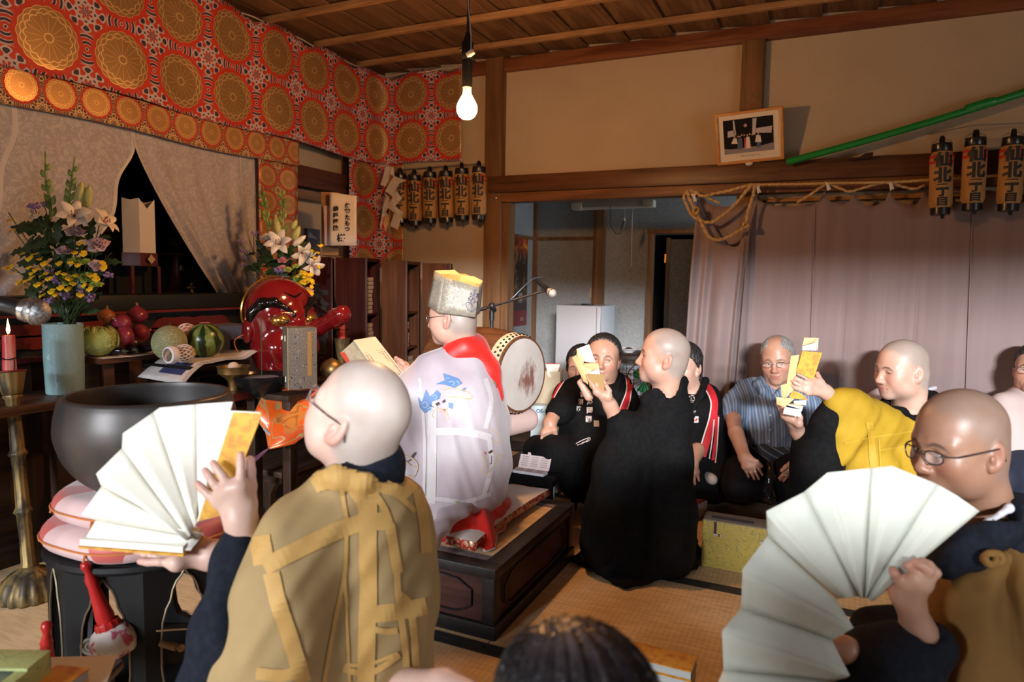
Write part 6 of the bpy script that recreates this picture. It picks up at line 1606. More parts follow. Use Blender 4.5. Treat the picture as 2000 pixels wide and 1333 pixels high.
g0=atZ(98,1272,0.475)
t=thing('green_case','pale green patterned book case with its open end showing, at the lower left','box',(g0 .x-0.12,g0 .y-0.10,TL_Z))
hgt_=0.475-TL_Z-0.001
LG=lambda x,y,z:Vector((g0 .x,g0 .y,z))+RY_@Vector((x,y,0))
part('case_top',MB().bevbox(LG(-0.09,-0.03,0.4725),(0.18,0.065,0.006),0.002,RY_),GRN,t)
part('case_side',MB().bevbox(LG(-0.012,-0.08,TL_Z+hgt_/2),(0.024,0.16,hgt_-0.008),0.002,RY_),GRN,t)
part('case_back',MB().bevbox(LG(-0.09,-0.003,TL_Z+hgt_/2),(0.17,0.006,hgt_-0.008),0.002,RY_),GRN,t)
for k in range(3):book(LG(-0.11,-0.10,TL_Z+0.002+0.022*k),0.165,0.12,0.0205,YAW,('lowest','middle','top')[k]+' grey-green book inside the green case',GEDGE,'books in the green case')
t=thing('refrigerator','small pale refrigerator in the back room behind the drum','refrigerator',(-1.76,5.12,-0.012))
FRG=M('fridge_grey',(0.42,0.41,0.43),0.4);FRS=M('fridge_side_lit',(0.52,0.54,0.58),0.4)  # side takes a lighter, bluer grey that paints in the window light
fz_=atY(1120,597,5.0).z
x0,x1=atY(1085,700,5.0).x,atY(1171,700,5.0).x
part('cabinet',MB().bevbox(((x0+x1)/2,5.20,fz_/2-0.006),(x1-x0,0.34,fz_+0.012),0.006),FRS,t)
part('door',MB().bevbox(((x0+x1)/2,5.012,fz_/2+0.02),(x1-x0,0.035,fz_-0.04),0.006),FRG,t)
part('hinge_gap',MB().span((x1-0.032,4.9925,0.05),(x1-0.028,4.996,fz_-0.01)),M('gap_dark',(0.1,0.1,0.1),0.8),t)
solo('remote_control',MB().bevbox(((x0+x1)/2+0.03,5.12,fz_+0.006),(0.09,0.04,0.012),0.003),GRIP,'dark gadget lying on top of the refrigerator','remote')
a,b_=atY(1122,404,5.0),atY(1276,398,5.0)
t=thing('fluorescent_lamp','unlit cream fluorescent tube fixture hanging in the back room','lamp',(a+b_)/2)
IV=M('ivory_fixture',(0.46,0.42,0.32),0.5)
part('housing',MB().bevbox((a+b_)/2+Vector((0,0,0.012)),((b_-a).length*0.86,0.07,0.05),0.008),M('fixture_dull',(0.26,0.25,0.22),0.5),t)
for p_ in(a,b_):part('end_cap',MB().bevbox(p_+Vector((0.03 if p_ is a else-0.03,0,0.0)),(0.085,0.085,0.055),0.012),IV,t)
part('tube',MB().tube([a+Vector((0.05,-0.02,-0.018)),b_+Vector((-0.05,-0.02,-0.018))],0.013,12),M('tube_white',(0.5,0.5,0.48),0.3),t)
for u in(0.2,0.8):part('hanger',MB().tube([a.lerp(b_,u)+Vector((0,0,0.03)),(a.lerp(b_,u).x,a.y,2.12)],0.003,5),IV,t)
Y_=4.97
part('plug_cord',MB().tube(spline([atY(x,y,Y_)for x,y in((1192,390),(1192,420),(1193,440),(1203,456),(1212,455),(1217,446))],6),0.0035,6),GRIP,t)
part('plug',MB().tube([atY(1215,448,Y_),atY(1220,432,Y_)],[0.011,0.013],10),GRIP,t)
part('plug_tip',MB().tube([atY(1220,432,Y_),atY(1220,427,Y_)],[0.008,0.005],8).tube([atY(1220,427,Y_),atY(1221,400,Y_)],0.0012,5),IV,t)
part('pull_string',MB().tube([atY(1236,402,Y_),atY(1234,460,Y_),atY(1233,520,Y_)],0.0014,5),IV,t)
c=atY(1158,572,BY-0.004)
t=thing('wall_switch','cream switch plate on the grey back wall','switch',c)
part('plate',MB().bevbox(c,(0.055,0.01,0.085),0.003),M('switch_cream',(0.50,0.42,0.27),0.5),t);part('rocker',MB().bevbox(c+Vector((0,-0.006,0)),(0.018,0.004,0.010),0.001),GRIP,t)
XP=-2.345
pq=[atX(x,y,XP)for x,y in((991,455),(1031,461),(1028,636),(989,640))]
y0,y1=pq[0].y,pq[1].y;z1,z0=pq[0].z,pq[3].z
t=thing('festival_poster','dark festival poster with fiery colours beside the door frame','poster',(XP,y0,z0))
def posterm():
 m,nt,b=new_mat('poster_print',0.35)
 x,y,z=xyz(nt,coords(nt));n=noise(nt,coords(nt),9,5,0.6,None,1.0);n2=noise(nt,coords(nt),30,3)
 h=(z1-z0)
 col=mixc(nt,smooth(nt,n,0.45,0.7),(0.03,0.02,0.018),(0.30,0.16,0.06))
 hot=smooth(nt,z,h*0.70,h*0.95)*smooth(nt,y,(y1-y0)*0.2,(y1-y0)*0.6)
 col=mixc(nt,hot*smooth(nt,n,0.3,0.6),col,(0.55,0.06,0.01));col=mixc(nt,hot*smooth(nt,n,0.58,0.66),col,(0.75,0.42,0.02))
 col=mixc(nt,smooth(nt,z,h*0.30,h*0.26),col,(0.035,0.015,0.015))
 setc(nt,b,mixc(nt,z.lt(h*0.17)*n2 .gt(0.35),col,(0.17,0.012,0.02)));return m
part('print',MB().span((XP,y0,z0),(XP+0.002,y1,z1)),posterm(),t,0)
part('date',face_text('6日',(XP+0.003,y0+0.06,z0+0.23*(z1-z0)),(0,1,0),(0,0,1),0.11,0.006),M('poster_yellow',(0.62,0.55,0.02),0.5),t,0)
part('script',face_text('祭',(XP+0.003,y0+0.66*(y1-y0),z0+0.30*(z1-z0)),(0,1,0),(0,0,1),0.09,0.0),M('poster_white',(0.5,0.48,0.45),0.5),t,0)
part('title',face_text('まつり',(XP+0.003,y0+0.16*(y1-y0),z0+0.60*(z1-z0)),(0,1,0),(0,0,1),0.10,0.0,True,0.9),MATS['poster_white'],t,0)
part('fine_print',face_text('花火',(XP+0.003,y0+0.75*(y1-y0),z0+0.07*(z1-z0)),(0,1,0),(0,0,1),0.035),MATS['poster_white'],t,0)
sc=atD(1233,688,4.55);szt=sc.z
t=thing('oil_stove','dark-topped round oil stove behind a wire guard in the doorway','stove',(sc.x,sc.y,0))
part('stove_top',MB().lathe([(0.16,szt-0.06),(0.165,szt-0.012),(0.15,szt)],(sc.x,sc.y,0),32),M('stove_top_dark',(0.03,0.018,0.015),0.4),t)
part('burner_glass',MB().lathe([(0.085,szt-0.42),(0.085,szt-0.08)],(sc.x,sc.y,0),28),M('stove_glass',(0.62,0.66,0.72),0.15,0.5),t)
part('stove_base',MB().lathe([(0.18,0),(0.18,szt-0.45),(0.12,szt-0.42)],(sc.x,sc.y,0),32),M('stove_grey',(0.25,0.26,0.28),0.4),t)
for k in range(26):
 a=2*pi*k/26;part('guard_wire',MB().tube([(sc.x+0.19*cos(a),sc.y+0.19*sin(a),0.02),(sc.x+0.19*cos(a),sc.y+0.19*sin(a),szt-0.03)],0.0022,5),MATS['chrome'],t)
for z in(szt-0.03,szt-0.12,szt-0.30,0.03):part('guard_ring',MB().tube([(sc.x+0.19*cos(a),sc.y+0.19*sin(a),z)for a in np.linspace(0,2*pi,40)],0.003,5,caps=False),MATS['chrome'],t)
t=thing('small_plate','white dish on the stove top with a dark piece in it','dish',(sc.x-0.012,sc.y-0.03,szt))
part('plate',MB().lathe([(0.03,0.0),(0.032,0.004),(0.075,0.026),(0.072,0.028),(0.03,0.008),(0.001,0.008)],(sc.x-0.012,sc.y-0.03,szt),30),M('porcelain',(0.62,0.60,0.60),0.25),t)
part('contents',MB().ball((sc.x-0.01,sc.y-0.03,szt+0.018),(0.03,0.025,0.016),12,8),GRIP,t)
fc=atD(1258,742,4.0)
t=thing('electric_fan','electric fan with green blades behind the wire guard, half hidden','fan',(fc.x,fc.y,0))
Rf=frame(CR,CU)
part('cage_ring',MB().tube([fc+Rf@Vector((0.10*cos(a),0.10*sin(a),0))for a in np.linspace(0,2*pi,40)],0.004,6,caps=False),GRIP,t)
for k in range(18):part('cage_wire',MB().tube([fc+Rf@Vector((0.02*cos(a),0.02*sin(a),0.04))if False else fc+Rf@Vector((0.02*cos(2*pi*k/18),0.02*sin(2*pi*k/18),0.035)),fc+Rf@Vector((0.10*cos(2*pi*k/18),0.10*sin(2*pi*k/18),0))],0.0015,4),GRIP,t)
for k in range(3):
 a=2*pi*k/3;part('blade',MB().add([fc+Rf@Vector((r*cos(a+b),r*sin(a+b),z))for r,b,z in((0.02,0,0),(0.075,-0.1,-0.01),(0.08,0.5,0.01),(0.06,0.9,0.02),(0.02,1.0,0.01))],[(0,1,2,3,4)]),M('fan_green',(0.02,0.16,0.06),0.3),t,0,solid=0.002)
part('pole',MB().tube([(fc.x,fc.y+0.03,0.02),(fc.x,fc.y+0.03,fc.z)],0.012,10),GRIP,t);part('fan_base',MB().lathe([(0.14,0),(0.14,0.02),(0.03,0.03)],(fc.x,fc.y+0.03,0),28),GRIP,t)
c=atD(1071,765,3.95)
t=thing('storage_carton','open cream carton with papers sticking out behind the drum','box',(c.x,c.y,0))
ztp=atD(1071,722,3.95).z
part('carton',MB().bevbox((c.x,c.y,ztp/2),(0.15,0.16,ztp),0.004,rotz(0.25)),M('cream_card',(0.42,0.36,0.25),0.8),t)
part('loose_paper',MB().prism([atD(x,y,3.86)for x,y in((1066,712),(1090,712),(1082,742),(1070,735))],(0.01,0.003,0)),WPAPER,t,0)
part('red_flap',MB().prism([atD(x,y,3.92)for x,y in((1068,709),(1092,711),(1090,722),(1070,720))],(0.0,0.003,0)),MATS['red_paper'],t,0)
c=atD(1063,806,3.85);ztp=atD(1063,790,3.85).z
t=thing('tissue_carton','white and pale blue printed carton low behind the drum','box',(c.x,c.y,0))
part('carton',MB().bevbox((c.x,c.y,ztp/2),(0.14,0.10,ztp),0.003,rotz(0.3)),M('pale_blue_card',(0.46,0.56,0.60),0.6),t)
part('print',face_text('OE-1000',Vector((c.x,c.y,ztp-0.03))+rotz(0.3)@Vector((0.01,-0.051,0)),rotz(0.3)@Vector((1,0,0)),(0,0,1),0.028,0.001),M('print_blue',(0.06,0.1,0.2),0.6),t,0)
part('spray_can',MB().lathe([(0.016,ztp-0.08),(0.016,ztp-0.02),(0.008,ztp-0.005),(0.006,ztp+0.01)],(c.x-0.10,c.y-0.02,0),14),M('teal_label',(0.25,0.5,0.48),0.4),t)
# PEOPLE
def skin_material(name,rough=0.42):
 m,nt,b=new_mat(name,rough,0,0.4)
 a=nt.nodes.new('ShaderNodeVertexColor');a.layer_name='paint'
 c=V(nt,a.outputs['Color'])
 n=noise(nt,coords(nt),90,4,0.6);n2=noise(nt,coords(nt),16,3,0.5)
 mx=nt.nodes.new('ShaderNodeMix');mx.data_type='RGBA';mx.blend_type='MULTIPLY';mx.inputs[0].default_value=1.0
 nt.links.new(c.k,mx.inputs[6]);nt.links.new(mixc(nt,smooth(nt,n2,0.3,0.7),(0.92,0.86,0.84),(1.0,1.0,1.0)).k,mx.inputs[7])
 nt.links.new(mx.outputs[2],b.inputs['Base Color'])
 b.inputs['Subsurface Weight'].default_value=0.12;b.inputs['Subsurface Radius'].default_value=(0.010,0.004,0.002)
 bump(nt,b,n,0.08,0.002)
 return m
SKINM=skin_material('skin')
SK1=(0.58,0.36,0.275);SK2=(0.46,0.26,0.18);SK3=(0.50,0.29,0.21);SK4=(0.60,0.41,0.345);SK5=(0.25,0.135,0.088)
WHITE_EYE=M('eye_white',(0.62,0.58,0.54),0.25);IRIS=M('iris_dark',(0.012,0.008,0.006),0.15)
HAIRB=M('hair_black',(0.012,0.010,0.010),0.42,col2=(0.030,0.026,0.026),scale=120,stretch=(1,1,0.15),bumps=0.4,bd=0.004)
HAIRG=M('hair_grey',(0.16,0.155,0.15),0.55,col2=(0.30,0.29,0.28),scale=120,stretch=(1,1,0.15),bumps=0.4,bd=0.004)
SPEC=M('spectacle_frame',(0.03,0.022,0.020),0.3,0.3);SPECM=M('spectacle_metal',(0.40,0.36,0.32),0.25,0.9)
LENS=M('spectacle_lens',(0.9,0.9,0.9),0.05,alpha=0.10,spec=0.6)
class Head:
 def __init__(s,c,fwd,up=(0,0,1),sc=1.0,wide=1.0,fat=0.0,neck=None,nr=0.056,shave=True,skin=SK1,res=0.0034,brow=0.8,eyes=0.35,old=0.0,shv=0.66,op=0.8):
  y=Vector(fwd).normalized();z=Vector(up);z=(z-y*z.dot(y)).normalized();x=y.cross(z)
  s.R=np.array(((x.x,y.x,z.x),(x.y,y.y,z.y),(x.z,y.z,z.z)));s.c=np.array(c);s.sc=sc;s.wide=wide
  g=SDF((-0.105,-0.135,-0.215),(0.105,0.135,0.135),res)
  g.ell((0,-0.014,0.034),(0.074,0.094,0.083),0.02)
  g.ell((0,0.008,0.045),(0.069,0.078,0.070),0.03)
  g.ell((0,0.030,-0.020),(0.064+0.006*fat,0.062,0.080),0.035)
  g.ell((0,0.030,-0.068),(0.052+0.014*fat,0.050,0.044),0.035)
  g.ell((0,0.072,-0.098),(0.026,0.020,0.019),0.028)
  g.ell((0,-0.050,-0.030),(0.055,0.045,0.05),0.04)
  for k in(-1,1):
   g.ell((k*0.040,0.058,-0.030),(0.026,0.026,0.027+0.008*fat),0.028)
   g.ell((k*0.048,0.020,-0.072),(0.016+0.012*fat,0.03,0.03),0.03)
   g.cone((k*0.046,0.068,0.018),(k*0.014,0.084,0.016),0.009,0.008,0.02)
   g.ell((k*0.033,0.099,-0.001),(0.019,0.013,0.011),0.014,sub=True)
   g.ell((k*0.0325,0.0765,0.0045+0.0030*op),(0.0175,0.0135,0.0085),0.005)
   g.ell((k*0.0325,0.0755,-0.0105-0.0015*op),(0.0160,0.0120,0.0060),0.005)
   g.ell((k*0.0125,0.098,-0.040),(0.0085,0.010,0.0075),0.008)
  g.cone((0,0.082,0.012),(0,0.104,-0.030),0.009,0.011,0.012)
  g.ell((0,0.108,-0.036),(0.0125,0.0115,0.0105),0.008)
  g.ell((0,0.076,-0.066),(0.030,0.020,0.024),0.018)
  g.ell((0,0.0925,-0.0635),(0.0200,0.0075,0.0052),0.005)
  g.ell((0,0.0910,-0.0765),(0.0185,0.0080,0.0062),0.005)
  g.cone((-0.025,0.090,-0.070),(0.025,0.090,-0.070),0.0022,0.0022,0.003,sub=True)
  if old:
   for k in(-1,1):g.cone((k*0.020,0.100,-0.045),(k*0.033,0.082,-0.075),0.0025,0.002,0.005,sub=True)
  for k in(-1,1):
   e=np.array(((0.30*k,-1,0.05),(0.95*k,0.30,0.1),(0,0.15,1.0)),float)
   Re=frame((0.92*k,-0.38,0.0),(0.12*k,-0.22,0.97))
   cx=np.array((k*0.0785,-0.012,-0.012))
   g.ell(cx,(0.0075,0.0335,0.0185),0.006,R=np.array(frame((0.93*k,0.36,0.06),(0.0,-0.22,0.97)))[:,[0,1,2]])
   g.ell(cx+np.array((k*0.008,0.004,-0.001)),(0.0065,0.0215,0.0095),0.004,R=np.array(frame((0.93*k,0.36,0.06),(0.0,-0.22,0.97))),sub=True)
   g.ell(cx+np.array((-k*0.002,0.010,-0.026)),(0.006,0.009,0.009),0.006)
   g.ell(cx+np.array((k*0.003,0.012,-0.004)),(0.004,0.006,0.009),0.004)
  if neck is not None:
   n=s.loc(neck);d=n-np.array((0,-0.03,-0.04));L=np.linalg.norm(d)
   n=np.array((0,-0.03,-0.04))+d*min(1.0,0.26/L)
   n=np.clip(n,(-0.10,-0.13,-0.21),(0.10,0.13,0.0))
   g.cone((0,-0.026,-0.035),n,nr/sc*1.0,nr/sc*1.06,0.03)
  vs,q=g.surf();vs=relax(vs,q,1,0.4)
  s.l=vs;s.q=q
  x_,y_,z_=vs.T
  sm=lambda v,a,b:np.clip((v-a)/(b-a),0,1)**2*(3-2*np.clip((v-a)/(b-a),0,1))
  hl=np.interp(y_,[-0.04,-0.015,0.005,0.035,0.060,0.085],[-0.085,-0.060,0.010,0.040,0.074,0.092])
  s.hl=z_-hl;hm=sm(s.hl,-0.018,0.026)*(np.abs(x_)<0.081+0*(z_))
  ear=sm(np.abs(x_),0.0765,0.0815)*sm(z_,-0.062,-0.045)*(1-sm(z_,0.020,0.034))*sm(y_,-0.055,-0.04)*(1-sm(y_,0.016,0.03));hm=hm*(1-ear)
  s.hm=hm
  col=np.tile(np.array(skin),(len(vs),1))
  red=np.exp(-(((np.abs(x_)-0.042)/0.022)**2+((z_+0.03)/0.024)**2))*(y_>0.03)+0.9*np.exp(-((x_/0.018)**2+((y_-0.11)/0.018)**2+((z_+0.036)/0.016)**2))+0.8*ear
  col=col*(1-0.28*red[:,None]*np.array((0.05,0.75,0.75)))
  lip=np.exp(-((x_/0.021)**4+((z_+0.070)/0.0115)**4))*(y_>0.078)
  col=col*(1-lip[:,None]*np.array((0.22,0.48,0.42)))
  if shave:
   g_=np.array((0.275,0.29,0.275))*(0.15+0.85*np.mean(skin)/0.41)
   col=col*(1-shv*hm[:,None])+g_*shv*hm[:,None]
   bd=(sm(-z_,0.06,0.09)*sm(y_,0.0,0.03)*0.16)[:,None];col=col*(1-bd)+g_*0.6*bd
  bz=0.0215-0.010*((np.abs(x_)-0.028)/0.02)**2
  bm_=np.exp(-((z_-bz)/0.0042)**4)*np.exp(-((np.abs(x_)-0.032)/0.021)**4)*(y_>0.045)*brow
  col=col*(1-bm_[:,None])+np.array((0.03,0.022,0.02))*bm_[:,None]
  lash=np.exp(-((z_+0.0030-0.0028*op)/0.0020)**4)*np.exp(-((np.abs(x_)-0.0325)/0.015)**4)*(y_>0.06)
  col=col*(1-0.8*lash[:,None])
  s.col=np.clip(col,0,1);s.v=s.world(vs)
 def loc(s,p):return((np.array(p)-s.c)@s.R)/s.sc/np.array((s.wide,1,1))
 def world(s,l):return(np.asarray(l,float)*np.array((s.wide,1,1))*s.sc)@s.R.T+s.c
 def W(s,*p):return Vector(s.world(np.array(p,float)))
 def eyes(s,t,look=(0,0),glance=0.0):
  for k in(-1,1):
   o=part('eye',MB().ball(s.W(k*0.0325,0.0735,-0.003),0.0125*s.sc,14,10),WHITE_EYE,t,180)
   part('iris',MB().ball(s.W(k*0.0325+look[0]*0.006,0.0815,-0.0035+look[1]*0.004),0.0055*s.sc,10,8),IRIS,o,180)
 def glasses(s,t,m=SPEC,w=0.022,h=0.016,z=-0.004,y=0.106,drop=0.0,r=0.0014,lens=True):
  g=thing_part(t,'glasses');P=lambda*p:s.W(*p)
  for k in(-1,1):
   ring=[P(k*(0.033)+w*np.sign(cos(a))*abs(cos(a))**0.8,y-0.010*abs(cos(a)if cos(a)*k>0 else 0),z+h*np.sign(sin(a))*abs(sin(a))**0.8)for a in np.linspace(0,2*pi,25)]
   part('rim',MB().tube(ring,r*s.sc,6,caps=False),m,g)
   if lens:part('lens',MB().add(ring[:-1],[tuple(range(24))]),LENS,g,0)
   part('temple',MB().tube([P(k*(0.033+w),y-0.012,z+h*0.3),P(k*0.072,0.075,z+h*0.3),P(k*0.082,0.02,z+0.008),P(k*0.083,-0.016,z+0.010),P(k*0.080,-0.032,z-0.006),P(k*0.078,-0.036,z-0.022)],r*1.2*s.sc,6),m,g)
  part('bridge',MB().tube([P(-0.011,y,z+0.003),P(0,y+0.004,z+0.006),P(0.011,y,z+0.003)],r*s.sc,6),m,g)
 def hair(s,t,m,thick=0.008,mask=None,name='hair',seed=1):
  x,y,z=s.l.T;k=s.hm if mask is None else mask(x,y,z,s.hl,s.hm)
  n=normals(s.l,s.q);rs=np.random.RandomState(seed);ph=np.arctan2(x,y)*26+z*40
  amp=thick*np.clip(k*1.6,0,1)*(1+0.16*np.sin(ph)+0.12*np.sin(ph*2.3+1)+0.10*rs.randn(len(x))*0.5)-0.0015
  l=s.l+n*amp[:,None];keep=(k[s.q]>0.03).all(1);q=s.q[keep]
  u,inv=np.unique(q,return_inverse=True)
  me=np_mesh(name,s.world(l[u]),inv.reshape(q.shape),origin_of(t));return part(name,me,m,t,180)
def thing_part(t,name):
 o=bpy.data.objects.new(name,None);COL.objects.link(o);o.parent=t;return o
def blob(S,pts,k=0.03):
 """chain of (px, py, depth, radius in px)"""
 P=[atD(a,b,d)for a,b,d,r in pts];R_=[r*d/FPX for a,b,d,r in pts]
 return S.chain([tuple(p)for p in P],R_,k)
def bounds(pts,pad=0.06):
 P=[(atD(a,b,d),r*d/FPX)for a,b,d,r in pts]
 lo=[min(p[i]-r for p,r in P)-pad for i in range(3)];hi=[max(p[i]+r for p,r in P)+pad for i in range(3)]
 return lo,hi
def cloth_fold(vs,q,amp,freq,dirv,noise_amp=0.0,seed=0,zfade=None):
 """fold ridges: waves across `dirv`, wandering along the other directions"""
 n=normals(vs,q);d=np.array(dirv,float);d/=np.linalg.norm(d)
 s=vs@d;w=np.sin(vs[:,2]*7+seed)*0.5+np.sin(vs[:,0]*5+vs[:,1]*4+seed*2)*0.7
 f=np.sin(s*freq+w*1.4+seed)*0.6+np.sin(s*freq*1.9+w*2.2+seed*3+1)*0.4
 f=np.where(f>0,f**0.7 if False else f,f*0.5)
 a=amp*np.ones(len(vs))if zfade is None else amp*np.clip((zfade[0]-vs[:,2])/(zfade[0]-zfade[1]),0,1)
 return vs+n*(f*a)[:,None]
def sdf_part(name,S,mat,t,fold=None,it=2,above=None):
 vs,q=S.surf();vs=relax(vs,q,it)
 for f in(fold if isinstance(fold,list)else[fold]if fold else[]):vs=cloth_fold(vs,q,*f)
 me=np_mesh(name,vs,q,origin_of(t));return part(name,me,mat,t,180),vs,q
class Skin:
 """collects the pieces of one body into one mesh"""
 def __init__(s):s.vs,s.qs,s.cs,s.n=[],[],[],0
 def add(s,v,q,c):s.vs.append(v);s.qs.append(q+s.n);s.cs.append(np.broadcast_to(c,v.shape));s.n+=len(v)
 def head(s,h):s.add(h.v,h.q,h.col);return s
 def limb(s,chains,res=0.004,skin=SK1,k=0.012,it=2,knuckle=True):
  """chains: list of (points [(px,py,D)...] or world points, radii)"""
  pts=[(Vector(p)if isinstance(p,Vector)else atD(*p))for c in chains for p in c[0]]
  lo=[min(p[i]for p in pts)-0.06 for i in range(3)];hi=[max(p[i]for p in pts)+0.06 for i in range(3)]
  S=SDF(lo,hi,res)
  for P,r,*kk in chains:S.chain([tuple(p if isinstance(p,Vector)else atD(*p))for p in P],r,kk[0]if kk else k)
  v,q=S.surf();v=relax(v,q,it,0.5)
  col=np.tile(np.array(skin),(len(v),1))
  for P,r,*kk in chains:
   e=P[-1];e=np.array(e if isinstance(e,Vector)else atD(*e));d=np.linalg.norm(v-e,axis=1)
   if r[-1]<0.0105:col=col*(1-0.25*np.exp(-(d/0.014)**2)[:,None]*np.array((0.0,0.7,0.6)))
  s.add(v,q,col);return s
 def hand(s,wrist,knuck,fingers,thumb,fore=None,fr=0.0085,skin=SK1,res=0.0032,wr=0.026,pr=0.013):
  ch=[]
  for kx_,f in zip(knuck,fingers):
   ch.append(([wrist,kx_],[wr*0.72,pr],0.016))
   n=len(f);ch.append(([kx_]+list(f),[fr*1.12]+[fr*(1.05-0.22*i/n)for i in range(1,n)]+[fr*0.80]if n>1 else[fr*1.1,fr*0.8],0.0035))
  for a,b in zip(knuck[:-1],knuck[1:]):ch.append(([a,b],[pr,pr],0.012))
  ch.append(([wrist,thumb[0]],[wr*0.75,0.015],0.014));n=len(thumb)
  ch.append((list(thumb),[0.0145]+[fr*(1.30-0.25*i/n)for i in range(1,n)],0.006))
  ch.append(([thumb[0],knuck[0]],[0.013,pr],0.014))
  if fore is not None:ch.append(([fore,wrist],[0.040,wr],0.02))
  return s.limb(ch,res,skin)
 def build(s,t):
  v=np.concatenate(s.vs);q=np.concatenate(s.qs);c=np.concatenate(s.cs)
  return part('body',np_mesh('body',v,q,origin_of(t),c),SKINM,t,180)
from mathutils.bvhtree import BVHTree
class OnCloth:
 """lays ribbons and patches (sewn bands, embroidery) onto a cloth surface"""
 def __init__(s,vs,q):s.b=BVHTree.FromPolygons([tuple(v)for v in vs],[tuple(int(i)for i in f)for f in q])
 def hit(s,px,py,off=0.002):
  d=ray(px,py).normalized();h=s.b.ray_cast(EYE,d)
  return None if h[0]is None else h[0]-d*off*0.6+h[1]*off*(1 if h[1].dot(d)<0 else-1)
 def ribbon(s,mb,pts,w,off=0.002,step=8,closed=False):
  P=spline([Vector((x,y,0))for x,y in pts],10);out=[P[0]]
  for p in P[1:]:
   if(p-out[-1]).length>=step:out.append(p)
  if(P[-1]-out[-1]).length>0.5:out.append(P[-1])
  prev=None;nw=max(2,int(w/5))
  for i,p in enumerate(out):
   d=(out[min(i+1,len(out)-1)]-out[max(i-1,0)]);n=Vector((-d.y,d.x,0));n=n.normalized()if n.length else Vector((1,0,0))
   row=[s.hit(p.x+n.x*w*(k/nw-0.5),p.y+n.y*w*(k/nw-0.5),off)for k in range(nw+1)]
   if prev:
    for k in range(nw):
     c4=(prev[k],prev[k+1],row[k+1],row[k])
     if all(x is not None for x in c4)and max((c4[0]-c4[2]).length,(c4[1]-c4[3]).length)<0.08:mb.add(list(c4),[(0,1,2,3)])
   prev=row
  return mb
 def patch(s,mb,poly,off=0.002,step=4):
  """filled outline in px"""
  xs=[p[0]for p in poly];ys=[p[1]for p in poly]
  def inside(x,y):
   c=False;j=len(poly)-1
   for i in range(len(poly)):
    if(poly[i][1]>y)!=(poly[j][1]>y)and x<(poly[j][0]-poly[i][0])*(y-poly[i][1])/(poly[j][1]-poly[i][1])+poly[i][0]:c=not c
    j=i
   return c
  nx=max(2,int((max(xs)-min(xs))/step));ny=max(2,int((max(ys)-min(ys))/step))
  G={}
  def g(i,j):
   if(i,j)not in G:G[(i,j)]=s.hit(min(xs)+(max(xs)-min(xs))*i/nx,min(ys)+(max(ys)-min(ys))*j/ny,off)
   return G[(i,j)]
  for i in range(nx):
   for j in range(ny):
    if inside(min(xs)+(max(xs)-min(xs))*(i+0.5)/nx,min(ys)+(max(ys)-min(ys))*(j+0.5)/ny):
     c4=(g(i,j),g(i+1,j),g(i+1,j+1),g(i,j+1))
     if all(x is not None for x in c4)and max((c4[0]-c4[2]).length,(c4[1]-c4[3]).length)<0.08:mb.add(list(c4),[(0,1,2,3)])
  return mb
 def text(s,mb,txt,cx,cy,size,bold=0.0,ang=0.0,sx=1.0,off=0.003,cuts=3):
  vs,fs=text_mb(txt,size,bold,cuts=cuts)
  out=[s.hit(cx+(v.x*sx*cos(ang)+v.y*sin(ang)),cy-(v.y*cos(ang)-v.x*sx*sin(ang)),off)for v in vs]
  fs=[f for f in fs if all(out[i]is not None for i in f)]
  out=[o if o is not None else Vector((0,0,0))for o in out]
  if fs:mb.add(out,fs)
  return mb
BLKROBE=M('black_robe',(0.0045,0.0045,0.005),0.85,col2=(0.007,0.007,0.0075),scale=60,spec=0.12)
NAVYROBE=M('dark_blue_robe',(0.008,0.010,0.017),0.85,col2=(0.012,0.015,0.024),scale=70,spec=0.15)
def fan_strip(name,O,I,t,mat,th=0.0006,cover=None):
 """accordion leaf: outer and inner fold points (px, py, depth)"""
 for k in range(len(O)-1):
  a,b,c,d=atD(*O[k]),atD(*O[k+1]),atD(*I[k+1]),atD(*I[k])
  part(name,MB().grid(lambda u,v:a.lerp(b,u).lerp(d.lerp(c,u),v),4,6),mat,t,30,solid=th)
PAPERC=M('book_paper',(0.80,0.78,0.71),0.85,col2=(0.77,0.75,0.67),scale=12)
PAPERW=M('warm_book_paper',(0.62,0.47,0.22),0.85)
GOLDC=M('gold_book_cover',(0.60,0.31,0.015),0.55,col2=(0.48,0.20,0.010),scale=55,stretch=(1,1,1),detail=5,lo=0.44,hi=0.62)
D=1.38
t=thing('person','shaven monk in a sheer tan mantle fanning a white book beside the bell','person',atD(690,1330,1.42)-Vector((0,0,0.42)))
hc=atD(700,812,1.40)
hd=Head(hc,-CR*0.80+CF*0.32+Vector((0,0,0.50)),(0,0,1),0.955,1.02,1.0,neck=atD(708,945,1.42),nr=0.066,skin=SK4,res=0.003)
sk=Skin().head(hd)
d1=1.30
sk.hand((470,1016,d1+0.01),[(469,951,d1-0.005),(450,955,d1-0.005),(438,965,d1),(428,978,d1+0.01)],[[(470.5,925,d1-0.008),(470,905,d1-0.006),(469.5,888,d1-0.003)],[(435,931,d1-0.006),(424,916,d1-0.004),(416,905,d1)],[(419,946,d1-0.002),(408,930,d1),(400,919,d1+0.003)],[(407,967,d1+0.008),(395,955,d1+0.01),(386,945,d1+0.012)]],[(484,985,d1+0.01),(490,950,d1+0.015),(488,922,d1+0.02),(488,900,d1+0.022)],fore=(484,1075,d1+0.03),skin=SK4,fr=0.0088)
d2=1.37
